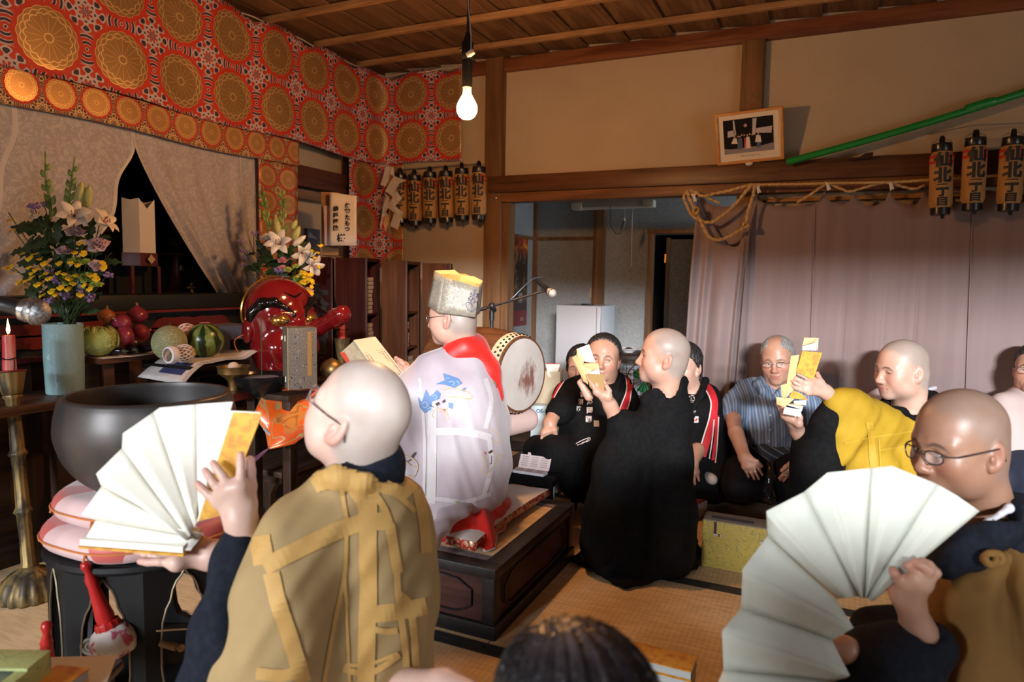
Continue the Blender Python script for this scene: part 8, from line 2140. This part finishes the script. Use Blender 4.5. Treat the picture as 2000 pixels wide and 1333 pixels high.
for pl,w in(([(1366,752),(1379,764),(1388,786),(1385,815),(1375,850),(1364,888)],2.6),([(1394,820),(1391,855),(1385,897)],2.4),([(1403,815),(1401,860),(1397,905)],2)):part('white_piping',on.ribbon(MB(),pl,w,0.0035,5),CWH,t,180)
for ch,x,y,s in(('盛',1350,783,17),('岡',1351,803,17)):part('lettering',on.text(MB(),ch,x,y,s,0.6),CWH,t,0)
S=SDF(*bounds([(1360,775,D,40)],0.08),0.007)
blob(S,[(1378,744,D+0.0,7),(1370,770,D-0.08,7),(1354,800,D-0.11,7)],0.012);blob(S,[(1378,744,D+0.0,7),(1358,745,D+0.07,8),(1330,752,D+0.02,8)],0.012)
sdf_part('coat_collar',S,BLKROBE,t)
part('name_tag',on.patch(MB(),[(1348,818),(1363,814),(1364,825),(1349,829)],0.006,3),CWH,t,0);part('tag_stripe',on.patch(MB(),[(1348,822),(1363,818),(1363,821),(1349,825)],0.007,2),CRED,t,0)
S=SDF(*bounds([(1375,925,3.62,20),(1392,938,3.54,20)],0.05),0.006)
blob(S,[(1368,925,3.60,12),(1380,930,3.56,11),(1390,937,3.52,9)],0.02)
sdf_part('grey_sock',S,M('sock_grey',(0.20,0.19,0.22),0.9),t)
S=SDF(*bounds([(1388,934,3.54,16)],0.05),0.005);blob(S,[(1386,934,3.54,11),(1391,937,3.52,10.5)],0.01)
sdf_part('sock_toe',S,M('sock_white',(0.55,0.50,0.48),0.9),t)
D=3.72
t=thing('person','grey-haired man in glasses and a blue striped short-sleeved shirt on a navy cushion','person',atZ(1490,985))
hc=atD(1519,703,D)
hd=Head(hc,-CF*0.85-CR*0.50-Vector((0,0,0.20)),(-0.10,0,1),1.04,1.0,0.1,neck=atD(1512,775,D+0.03),nr=0.056,shave=False,skin=SK2,old=1,brow=0.6)
sk=Skin().head(hd)
dw=3.365
sk.hand((1455,895,dw),[(1455,912,dw-0.02),(1462,912,dw-0.03),(1470,910,dw-0.03),(1477,906,dw-0.02)],[[(1458,922,dw-0.025),(1462,932,dw-0.01)],[(1467,924,dw-0.035),(1473,936,dw-0.02)],[(1475,922,dw-0.035),(1482,936,dw-0.02)],[(1482,917,dw-0.025),(1489,928,dw-0.015)]],[(1466,898,dw-0.03),(1478,902,dw-0.04),(1487,911,dw-0.035)],fore=(1437,845,dw+0.16),skin=SK2,wr=0.028)
sk.limb([([(1437,845,dw+0.16),(1431,812,dw+0.29)],[0.036,0.042])],0.007,SK2)
sk.hand((1556,906,dw),[(1545,915,dw-0.02),(1541,918,dw-0.01),(1538,922,dw),(1537,926,dw+0.01)],[[(1535,922,dw-0.02),(1526,930,dw-0.01)],[(1530,927,dw-0.01),(1522,935,dw)],[(1529,931,dw),(1524,938,dw+0.01)],[(1534,934,dw+0.01),(1530,940,dw+0.02)]],[(1546,907,dw-0.03),(1535,912,dw-0.035),(1527,920,dw-0.03)],fore=(1585,870,dw+0.20),skin=SK2,wr=0.026)
sk.limb([([atD(1512,780,D+0.03),atD(1505,850,D+0.03),atD(1500,900,D)],[0.06,0.11,0.12])],0.02,SK2)
sk.build(t);hd.eyes(t,(-0.4,-0.4))
hd.glasses(t,SPECM,w=0.021,h=0.013,r=0.0012)
hd.hair(t,HAIRG,0.006,lambda x,y,z,hl,hm:np.clip((hl+0.004)/0.012,0,1)*np.clip((np.abs(x)-0.028+np.clip((0.02-y)*0.7,0,1))/0.02,0,1)*((np.abs(x)<0.080)|(z>0.03)))
SHIRT,snt2,sb2=new_mat('blue_striped_shirt',0.8,0,0.2)
x_,y_,z_=xyz(snt2,coords(snt2))
ss=((x_*0.909+y_*0.417)*420.0).fn('SINE')+((x_*0.909+y_*0.417)*172.0).fn('SINE')*0.7
setc(snt2,sb2,mixc(snt2,smooth(snt2,ss,-0.6,1.0),(0.085,0.125,0.205),(0.215,0.265,0.34)))
S=SDF(*bounds([(1510,760,D,90),(1505,890,D-0.05,90)],0.12),0.010)
blob(S,[(1510,778,D+0.03,40),(1505,815,D+0.02,58),(1500,850,D,60),(1500,892,D-0.03,56)],0.05)
blob(S,[(1462,762,D+0.02,26),(1440,790,D-0.02,27),(1431,812,D-0.05,22)],0.035)
blob(S,[(1560,765,D+0.05,26),(1580,800,D+0.02,27),(1585,820,D,24)],0.035)
blob(S,[(1480,752,D+0.03,20),(1545,752,D+0.05,20)],0.03)
S.clip(tuple(atD(1508,753,D)),tuple(CU-CF*0.75));S.clip(tuple(atD(1500,905,D-0.05)),(0,0,-1))
o,v_,q_=sdf_part('shirt',S,SHIRT,t,[(0.0045,36,tuple(CR*0.8+CU*0.5),0,2),(0.003,70,tuple(CR-CU),0,5)])
on=OnCloth(v_,q_)
part('button_placket',on.ribbon(MB(),[(1504,786),(1503,820),(1501,860),(1499,900)],6,0.003,6),SHIRT,t,180)
for x,y in((1506,782),(1505,812),(1504,840),(1502,862)):part('button',on.patch(MB(),[(x+2*cos(a),y+2*sin(a))for a in np.linspace(0,6.28,9)[:-1]],0.006,1),M('button_pale',(0.3,0.36,0.42),0.4),t,0)
S=SDF(*bounds([(1500,760,D,50)],0.08),0.006)
blob(S,[(1480,752,D-0.01,9),(1490,765,D-0.06,9),(1503,782,D-0.08,8)],0.012);blob(S,[(1535,752,D+0.01,9),(1526,768,D-0.05,9),(1509,784,D-0.08,8)],0.012)
blob(S,[(1480,752,D-0.01,9),(1490,744,D+0.06,10),(1525,742,D+0.08,10),(1535,752,D+0.01,9)],0.012)
sdf_part('collar',S,SHIRT,t)
TROU=M('black_trousers',(0.006,0.006,0.007),0.85,spec=0.12)
S=SDF(*bounds([(1490,930,D-0.15,100)],0.12),0.012)
blob(S,[(1490,915,D-0.02,52),(1452,925,D-0.22,34),(1440,950,D-0.28,30)],0.05);blob(S,[(1510,915,D-0.02,52),(1545,925,D-0.22,34),(1560,945,D-0.26,30)],0.05)
blob(S,[(1450,955,D-0.25,26),(1545,955,D-0.22,26)],0.05);S.above(0.085)
sdf_part('trousers',S,TROU,t,(0.005,34,tuple(CR),0,1))
JK,jn,jb=new_mat('navy_pinstripe',0.85)
x_,y_,z_=xyz(jn,coords(jn));jj=((x_*0.7+z_*1.3)*150.0).fn('SINE')
setc(jn,jb,mixc(jn,smooth(jn,jj,0.7,0.95),(0.018,0.030,0.052),(0.13,0.18,0.25)))
S=SDF(*bounds([(1510,892,D-0.12,60)],0.08),0.009)
blob(S,[(1468,880,D-0.12,12),(1495,888,D-0.16,18),(1525,894,D-0.16,20),(1555,884,D-0.12,16)],0.03);blob(S,[(1500,893,D-0.17,16),(1525,904,D-0.17,13)],0.03)
sdf_part('folded_jacket',S,JK,t,(0.005,60,tuple(CR+CU),0,2))
part('ring',MB().tube([atD(1533,926,dw-0.015)+Vector((0.008*cos(a),0.0,0.008*sin(a)))for a in np.linspace(0,6.3,12)],0.0016,5),MATS['gilt'],t)
tb=thing('black_bag','glossy black folded bag between the knees of the man in the blue shirt','bag',atD(1503,975,3.4))
S=SDF(*bounds([(1503,945,3.43,40)],0.06),0.007);blob(S,[(1505,908,3.47,9),(1502,935,3.43,11),(1500,958,3.41,10),(1503,972,3.40,14)],0.02)
sdf_part('bag_body',S,M('bag_gloss',(0.012,0.012,0.013),0.18),tb,(0.006,80,tuple(CR+CU*0.5),0,1))
D=3.02
t=thing('person','stout shaven monk in a yellow mantle over black, reading from a raised accordion book','person',atZ(1760,1150))
hc=atD(1762,722,D)
hd=Head(hc,-CR*0.97-CF*0.14-Vector((0,0,0.10)),(0,0,1),1.07,1.02,1.0,neck=atD(1778,800,D+0.03),nr=0.070,skin=SK1,res=0.0032,op=0.0)
sk=Skin().head(hd)
dh=2.80
sk.hand((1612,766,dh+0.01),[(1584,742,dh-0.01),(1580,750,dh-0.025),(1577,758,dh-0.03),(1578,766,dh-0.03)],[[(1570,736,dh-0.02),(1560,731,dh-0.02),(1552,728,dh-0.01)],[(1564,744,dh-0.035),(1554,739,dh-0.03),(1547,736,dh-0.02)],[(1562,753,dh-0.04),(1552,748,dh-0.035),(1545,744,dh-0.02)],[(1564,762,dh-0.04),(1553,758,dh-0.03),(1546,753,dh-0.02)]],[(1602,748,dh),(1599,738,dh+0.01),(1596,730,dh+0.02)],fore=(1650,800,dh+0.06),skin=SK1)
sk.hand((1558,843,dh+0.10),[(1533,812,dh+0.06),(1540,815,dh+0.05),(1548,818,dh+0.05),(1556,820,dh+0.06)],[[(1524,800,dh+0.05),(1518,790,dh+0.05)],[(1532,806,dh+0.03),(1527,797,dh+0.02)],[(1544,810,dh+0.03),(1542,800,dh+0.02)],[(1555,812,dh+0.04),(1552,804,dh+0.03)]],[(1560,828,dh+0.03),(1563,816,dh+0.02),(1560,808,dh+0.02)],fore=(1575,876,dh+0.14),skin=SK1)
sk.limb([([atD(1775,805,D+0.03),atD(1770,900,D+0.03),atD(1760,1010,D)],[0.08,0.15,0.16])],0.02,SK1)
sk.build(t);hd.eyes(t,(-0.2,-0.8))
S=SDF(*bounds([(1775,800,D,110),(1740,1080,D,170),(1590,900,2.9,60)],0.10),0.011)
blob(S,[(1782,800,D+0.03,46),(1772,850,D+0.04,80),(1760,960,D+0.03,110),(1750,1080,D,130)],0.05)
blob(S,[(1632,786,dh+0.03,22),(1618,830,dh+0.04,30),(1598,900,dh+0.08,44),(1590,985,dh+0.10,48),(1610,1060,dh+0.1,60)],0.05)
blob(S,[(1578,868,dh+0.13,26),(1590,930,dh+0.13,40)],0.04)
blob(S,[(1725,815,D-0.06,16),(1755,802,D-0.075,17),(1795,790,D-0.02,17),(1822,778,D+0.05,14)],0.03)
S.ell(tuple(atD(1614,764,dh)),(0.026,0.026,0.026),0.01,sub=True)
S.cone(tuple(atD(1772,795,D-0.02)),tuple(atD(1752,700,D-0.06)),0.080,0.16,0.02,sub=True);S.above(0.005)
sdf_part('black_robe',S,BLKROBE,t,(0.006,36,tuple(CR),0,2))
YM,yn,yb=new_mat('yellow_mantle',0.75,0,0.2)
ynn=noise(yn,coords(yn),7,4,0.6)
setc(yn,yb,mixc(yn,smooth(yn,ynn,0.3,0.7),(0.36,0.215,0.014),(0.42,0.26,0.020)))
YB=M('yellow_band',(0.46,0.28,0.02),0.7);YDK=M('yellow_panel',(0.26,0.17,0.02),0.75)
S=SDF(*bounds([(1775,800,D,130),(1740,1080,D,170),(1620,820,2.8,60)],0.10),0.0095)
blob(S,[(1790,815,D+0.05,42),(1772,870,D+0.03,82),(1762,960,D+0.02,112),(1750,1080,D,135)],0.05)
blob(S,[(1760,830,D-0.07,40),(1712,828,D-0.12,42),(1665,800,dh+0.03,36),(1634,786,dh+0.015,25)],0.04)
blob(S,[(1650,805,dh+0.03,32),(1648,845,dh+0.03,36),(1640,885,dh+0.03,22),(1630,912,dh+0.03,8)],0.04)
blob(S,[(1690,850,D-0.12,40),(1690,930,D-0.08,60),(1690,1050,D-0.08,80)],0.05)
blob(S,[(1740,845,D-0.10,16),(1775,825,D-0.10,17),(1805,805,D-0.04,17),(1830,790,D+0.05,14)],0.02)
S.cone(tuple(atD(1772,812,D-0.03)),tuple(atD(1752,720,D-0.06)),0.115,0.20,0.02,sub=True)
S.clip(tuple(atD(1612,770,dh)),tuple(-CR*0.93+CU*0.35))
S.above(0.006)
o,v_,q_=sdf_part('yellow_mantle',S,YM,t,[(0.008,26,tuple(CR*0.8+CU*0.4),0,2),(0.004,65,tuple(CR-CU*0.6),0,4)])
on=OnCloth(v_,q_)
Z7=lambda l:[(1480+x/4.597,640+y/4.597)for x,y in l]
for pl,w in((Z7([(1000,850),(1020,1000),(1040,1250)]),14),(Z7([(780,1040),(1000,990),(1200,960),(1390,930)]),3),(Z7([(1100,1100),(1350,1060)]),3),(Z7([(1090,1000),(1100,1250)]),3)):part('sewn_band',on.ribbon(MB(),pl,w,0.002,5),YB,t,180)
part('white_underrobe',MB().tube([atD(1800,766,D+0.05),atD(1818,760,D+0.10),atD(1826,758,D+0.14)],0.009,8),M('white_underrobe',(0.60,0.60,0.66),0.8),t)
t=thing('fanned_book','accordion book with a golden brown cover, raised by the monk in yellow','book',atD(1555,810,2.75))
db=2.765
q7=lambda x,y,d=0.0:atD(1480+x/4.597,640+y/4.597,db+d)
part('cover',MB().prism([q7(400,212),q7(578,226),q7(500,470),q7(345,400)],CF*0.006),GOLDC,t,0)
part('cover',MB().prism([q7(310,560,.012),q7(400,600,.012),q7(455,655,.012),q7(285,632,.012)],CF*0.004),GOLDC,t,0)
for nm,pl,m in(('page',[(400,165,.012),(515,132,.03),(545,95,.012),(418,92,.012)],PAPERW),('page',[(515,132,.03),(545,95,.012),(538,205,.012),(528,190,.03)],PAPERC),('page',[(400,170,.014),(515,140,.03),(530,208,.016),(400,205,.014)],PAPERC),('page',[(300,255,.02),(372,246,.0),(340,420,.0),(240,640,.02)],PAPERW),('page',[(340,400,.01),(372,250,.012),(320,560,.012),(245,640,.012)],PAPERW),('page',[(205,520,.03),(262,505,.015),(255,640,.015),(215,620,.03)],PAPERW),('page',[(165,625,.04),(330,640,.01),(240,720,.01),(170,690,.04)],PAPERW),('page',[(320,660,.0),(435,655,.0),(430,700,.01),(330,690,.02)],PAPERC),('page',[(265,690,.0),(420,710,.0),(330,680,.03),(262,690,.02)],PAPERW),('page',[(262,690,.0),(405,712,.0),(400,738,.0),(270,700,.0)],PAPERC),('page',[(245,715,.0),(400,740,.0),(385,765,.0),(235,740,.0)],PAPERC),('page_block',[(235,735,-.004),(390,770,-.004),(388,806,-.004),(228,775,-.004)],PAPERC)):
 part(nm,MB().add([q7(*p)for p in pl],[(0,1,2,3)]),m,t,0,solid=0.0008)
D=3.55
t=thing('person','person in a mauve and white striped shirt sitting hidden behind the monk in yellow','person',atZ(1715,985))
hd=Head(atD(1752,722,D),-CF*0.9-CR*0.3,(0,0,1),0.98,1.0,0.3,neck=atD(1750,790,D+0.03),shave=False,skin=SK2,res=0.005)
sk=Skin().head(hd);sk.limb([([atD(1745,800,D+0.03),atD(1735,900,D),atD(1730,960,D)],[0.07,0.12,0.13])],0.02,SK2);sk.build(t)
hd.hair(t,HAIRB,0.01)
STS,stn,stb=new_mat('mauve_striped_shirt',0.8)
x_,y_,z_=xyz(stn,coords(stn));k1=(z_*58.0+x_*14.0).fn('SINE')
setc(stn,stb,mixc(stn,smooth(stn,k1,0.2,0.4),mixc(stn,smooth(stn,(z_*58.0+x_*14.0).fn('COSINE'),0.2,0.5),(0.52,0.47,0.54),(0.60,0.57,0.60)),(0.23,0.20,0.34)))
S=SDF(*bounds([(1720,780,D,90),(1730,950,D,90)],0.1),0.011)
blob(S,[(1740,790,D+0.03,40),(1730,830,D+0.02,60),(1728,900,D,66),(1728,950,D,70)],0.05);blob(S,[(1690,790,D,20),(1668,810,D-0.03,24),(1655,840,D-0.06,22)],0.04);blob(S,[(1780,790,D+0.05,24),(1800,850,D,24)],0.04)
S.clip(tuple(atD(1745,768,D)),tuple(CU-CF*0.5));S.above(0.02)
sdf_part('shirt',S,STS,t,(0.004,40,tuple(CR),0,2))
D=3.42
t=thing('person','man in a pale shirt and navy trousers cut by the right edge of the picture','person',atZ(1985,985))
hd=Head(atD(2020,722,D),-CF*0.7-CR*0.65,(0,0,1),1.02,1.0,0.3,neck=atD(2015,790,D+0.03),shave=False,skin=SK2,res=0.004,old=1)
sk=Skin().head(hd);sk.limb([([atD(2010,800,D+0.03),atD(1995,900,D),atD(1990,960,D)],[0.07,0.12,0.13])],0.02,SK2);sk.build(t);hd.eyes(t)
hd.glasses(t,SPECM);hd.hair(t,HAIRB,0.008)
S=SDF(*bounds([(1990,780,D,90),(1985,905,D,90)],0.1),0.011)
blob(S,[(2010,785,D+0.03,38),(1995,825,D+0.02,60),(1985,890,D,60)],0.05);blob(S,[(1960,790,D,24),(1945,830,D-0.03,24),(1950,880,D-0.06,26)],0.04)
S.clip(tuple(atD(2005,755,D)),tuple(CU-CF*0.5));S.clip(tuple(atD(1985,908,D)),(0,0,-1))
sdf_part('shirt',S,M('pale_pink_shirt',(0.50,0.40,0.38),0.8),t,(0.004,40,tuple(CR),0,2))
S=SDF(*bounds([(1985,940,D-0.05,100),(1985,1030,D,90)],0.1),0.012);blob(S,[(1985,930,D,60),(1985,985,D-0.02,78),(1985,1030,D-0.02,84)],0.05);blob(S,[(1960,1010,D-0.2,40),(2030,1010,D-0.2,40)],0.05);blob(S,[(1985,915,D,56),(1950,935,D-0.2,34)],0.05);blob(S,[(1990,925,D-0.05,60),(2040,935,D-0.2,40)],0.05);S.above(0.003)
sdf_part('trousers',S,M('navy_trousers',(0.012,0.016,0.035),0.8),t)
D=4.02
t=thing('person','person with dark hair just visible behind the book of the monk in black','person',atZ(1135,905))
hd=Head(atD(1136,716,D),-CF*0.9-CR*0.3-Vector((0,0,0.2)),(0,0,1),0.98,1.0,0.3,neck=atD(1138,780,D+0.03),shave=False,skin=SK2,res=0.005)
sk=Skin().head(hd);sk.limb([([atD(1138,790,D+0.03),atD(1140,880,D)],[0.07,0.11])],0.02,SK2);sk.build(t);hd.hair(t,HAIRB,0.013,lambda x,y,z,hl,hm:np.clip((hl+0.008)/0.012,0,1))
S=SDF(*bounds([(1138,800,D,70),(1140,900,D,70)],0.1),0.012);blob(S,[(1138,790,D+0.03,36),(1140,830,D,50),(1142,900,D,56)],0.05);S.clip(tuple(atD(1138,768,D)),tuple(CU-CF*0.5));S.above(0.003)
sdf_part('dark_shirt',S,BLKROBE,t)
D=1.52
t=thing('person','shaven monk in dark-framed glasses and olive brown mantle behind a wide fanned book','person',atD(1930,1330,1.5)-Vector((0,0,0.45)))
hc=atD(1876,868,D)
hd=Head(hc,-CR*0.96-CF*0.22-Vector((0,0,0.14)),(0,0,1),1.0,0.97,0.2,neck=atD(1925,1000,D+0.03),nr=0.057,skin=SK5,res=0.0028,shv=0.35)
sk=Skin().head(hd)
dh=1.27
sk.hand((1778,1180,dh+0.02),[(1768,1148,dh+0.01),(1782,1140,dh-0.01),(1797,1136,dh-0.02),(1805,1142,dh-0.02)],[[(1757,1135,dh),(1747,1120,dh-0.005),(1743,1113,dh)],[(1786,1116,dh-0.02),(1776,1107,dh-0.02),(1770,1104,dh-0.012)],[(1814,1116,dh-0.035),(1800,1105,dh-0.035),(1786,1098,dh-0.025)],[(1828,1120,dh-0.03),(1815,1105,dh-0.03),(1800,1096,dh-0.02)]],[(1757,1165,dh+0.02),(1746,1150,dh+0.03),(1745,1135,dh+0.035)],fore=(1800,1256,dh+0.05),skin=SK3,fr=0.0092,wr=0.021)
sk.limb([([(1625,1262,1.30),(1650,1270,1.30),(1720,1300,1.32)],[0.016,0.024,0.032])],0.005,SK3)
sk.limb([([atD(1930,1010,D+0.04),atD(1935,1150,D+0.04),atD(1930,1400,D)],[0.06,0.10,0.13])],0.02,SK5)
sk.build(t);hd.eyes(t,(-0.4,-0.5))
hd.glasses(t,SPEC,w=0.020,h=0.0145,r=0.0016)
S=SDF(*bounds([(1930,980,D,120),(1900,1400,D,200),(1700,1330,1.3,90)],0.10),0.009)
blob(S,[(1945,1010,D+0.05,52),(1945,1080,D+0.05,100),(1940,1220,D+0.04,140),(1930,1420,D,165)],0.05)
blob(S,[(1815,1262,1.31,42),(1770,1290,1.31,62),(1720,1330,1.31,84),(1700,1420,1.3,100)],0.05)
blob(S,[(1690,1215,1.42,26),(1740,1240,1.42,50),(1800,1300,1.42,70)],0.04)
blob(S,[(1850,1105,D-0.15,30),(1890,1070,D-0.14,34),(1935,1040,D-0.10,34),(1980,1015,D-0.04,32),(2010,1000,D+0.04,28)],0.03)
S.ell(tuple(atD(1800,1236,dh+0.03)),(0.028,0.028,0.028),0.012,sub=True)
S.cone(tuple(atD(1915,1020,D-0.03)),tuple(atD(1890,900,D-0.05)),0.062,0.13,0.012,sub=True)
sdf_part('black_robe',S,NAVYROBE,t,(0.006,45,tuple(CR+CU*0.3),0,2))
S=SDF(*bounds([(1950,1000,D,70)],0.10),0.006)
blob(S,[(1842,1086,D-0.160,5),(1880,1056,D-0.142,6),(1930,1020,D-0.105,7),(1970,994,D-0.045,8),(1990,978,D+0.03,11)],0.012)
sdf_part('white_collar',S,MATS['white_underrobe'],t)
OLV,on_,ob_=new_mat('olive_mantle',0.8,0,0.2)
onn=noise(on_,coords(on_),6,5,0.6)
setc(on_,ob_,mixc(on_,smooth(on_,onn,0.3,0.7),(0.185,0.095,0.026),(0.235,0.125,0.038)))
S=SDF(*bounds([(1950,1040,D,120),(1920,1420,D,200)],0.10),0.009)
blob(S,[(1990,1080,D+0.02,62),(1965,1150,D+0.0,100),(1945,1260,D-0.02,130),(1935,1420,D-0.03,150)],0.05)
blob(S,[(1900,1130,D-0.12,46),(1895,1200,D-0.13,60),(1900,1300,D-0.13,84),(1905,1420,D-0.13,100)],0.05)
blob(S,[(1960,1090,D-0.14,16),(1940,1110,D-0.16,20),(1930,1160,D-0.18,16),(1920,1260,D-0.2,16),(1915,1380,D-0.22,18)],0.02)
S.clip(tuple(atD(1920,1085,D-0.13)),tuple(CU*1.0-CR*0.75))
o,v_,q_=sdf_part('olive_mantle',S,OLV,t,[(0.007,34,tuple(CR*0.9+CU*0.4),0,2),(0.004,80,tuple(CR-CU*0.3),0,5)])
S=SDF(*bounds([(1940,1090,D-0.2,40)],0.05),0.005)
for a in np.linspace(0,5.6,14):S.ell(tuple(atD(1940+20*cos(a),1092+13*sin(a),D-0.205)),(0.007,0.007,0.007),0.004)
for a in np.linspace(0.3,2.8,8):S.ell(tuple(atD(1936+12*cos(a),1084+22*sin(a),D-0.214)),(0.006,0.006,0.006),0.004)
sdf_part('mantle_knot',S,OLV,t)
t=thing('fanned_book','large pale accordion book spread like a fan in the front right','book',atD(1690,1172,1.3))
a_,b_=1.235,1.30
O=[(1913,999,1.28),(1868,968,1.268),(1830,946,1.285),(1742,911,1.265),(1700,915,1.285),(1616,924,1.265),(1570,962,1.285),(1497,999,1.265),(1499,1048,1.29)]
I=[(1706,1175,1.29),(1698,1172,1.28),(1692,1168,1.295),(1690,1172,1.28),(1688,1167,1.295),(1684,1171,1.28),(1678,1166,1.295),(1655,1168,1.28),(1634,1170,1.30)]
PGW=M('pale_page',(0.60,0.62,0.55),0.9,col2=(0.54,0.565,0.51),scale=9)
fan_strip('page',O,I,t,PGW)
O=[(1499,1048,1.29),(1450,1113,1.265),(1448,1188,1.29),(1410,1233,1.262),(1413,1309,1.29),(1396,1350,1.26),(1400,1420,1.28)]
I=[(1632,1171,1.29),(1667,1227,1.265),(1625,1252,1.29),(1660,1320,1.262),(1640,1333,1.29),(1665,1390,1.26),(1640,1430,1.28)]
fan_strip('page',O,I,t,PGW)
D=0.70
t=thing('person','person with dark thinning hair seen from behind at the bottom edge','person',atD(1130,1400,0.74)-Vector((0,0,0.55)))
hc=atD(1132,1450,D+0.04)
hd=Head(hc,CF*0.8-CR*0.55-Vector((0,0,0.25)),(0,0,1),0.94,1.0,0.3,neck=hc-Vector((0,0,0.22))-CF*0.02,shave=False,skin=SK3,res=0.0032)
sk=Skin().head(hd);sk.limb([([hc-Vector((0,0,0.2)),hc-Vector((0,0,0.35)),hc-Vector((0,0,0.6))],[0.07,0.13,0.15])],0.02,SK3);sk.build(t)
fh,fnt,fb=new_mat('hair_thin_sheen',0.36,0,0.6)
fv_=fnt.nodes.new('ShaderNodeVectorMath');fv_.operation='DISTANCE';fnt.links.new(coords(fnt),fv_.inputs[0])
fv_.inputs[1].default_value=tuple(hd.W(0.0,-0.035,0.105)-t.location)
fd=smooth(fnt,V(fnt,fv_.outputs['Value'])+noise(fnt,coords(fnt),60,4,0.6,(1,1,0.3))*0.05,0.095,0.030)  # pale crown sheen painted into the hair colour, fading outward
setc(fnt,fb,mixc(fnt,fd,(0.010,0.010,0.014),(0.13,0.105,0.11)))
hd.hair(t,fh,0.013,lambda x,y,z,hl,hm:np.maximum(hm,0.0)*np.clip(0.55+np.abs(x*1.4+y*0.6+0.02)/0.03,0.0,1))
S=SDF(*[tuple(hc-Vector((0.36,0.36,0.75))),tuple(hc+Vector((0.36,0.36,-0.10)))],0.014)
S.cone(tuple(hc-Vector((0,0,0.26))),tuple(hc-Vector((0,0,0.75))),0.13,0.2,0.05);S.cone(tuple(hc-Vector((0,0,0.31))-CR*0.15),tuple(hc-Vector((0,0,0.31))+CR*0.15),0.07,0.07,0.05)
S.ell(tuple(hc-Vector((0,0,0.16))),(0.075,0.075,0.09),0.01,sub=True)
sdf_part('dark_jacket',S,NAVYROBE,t)
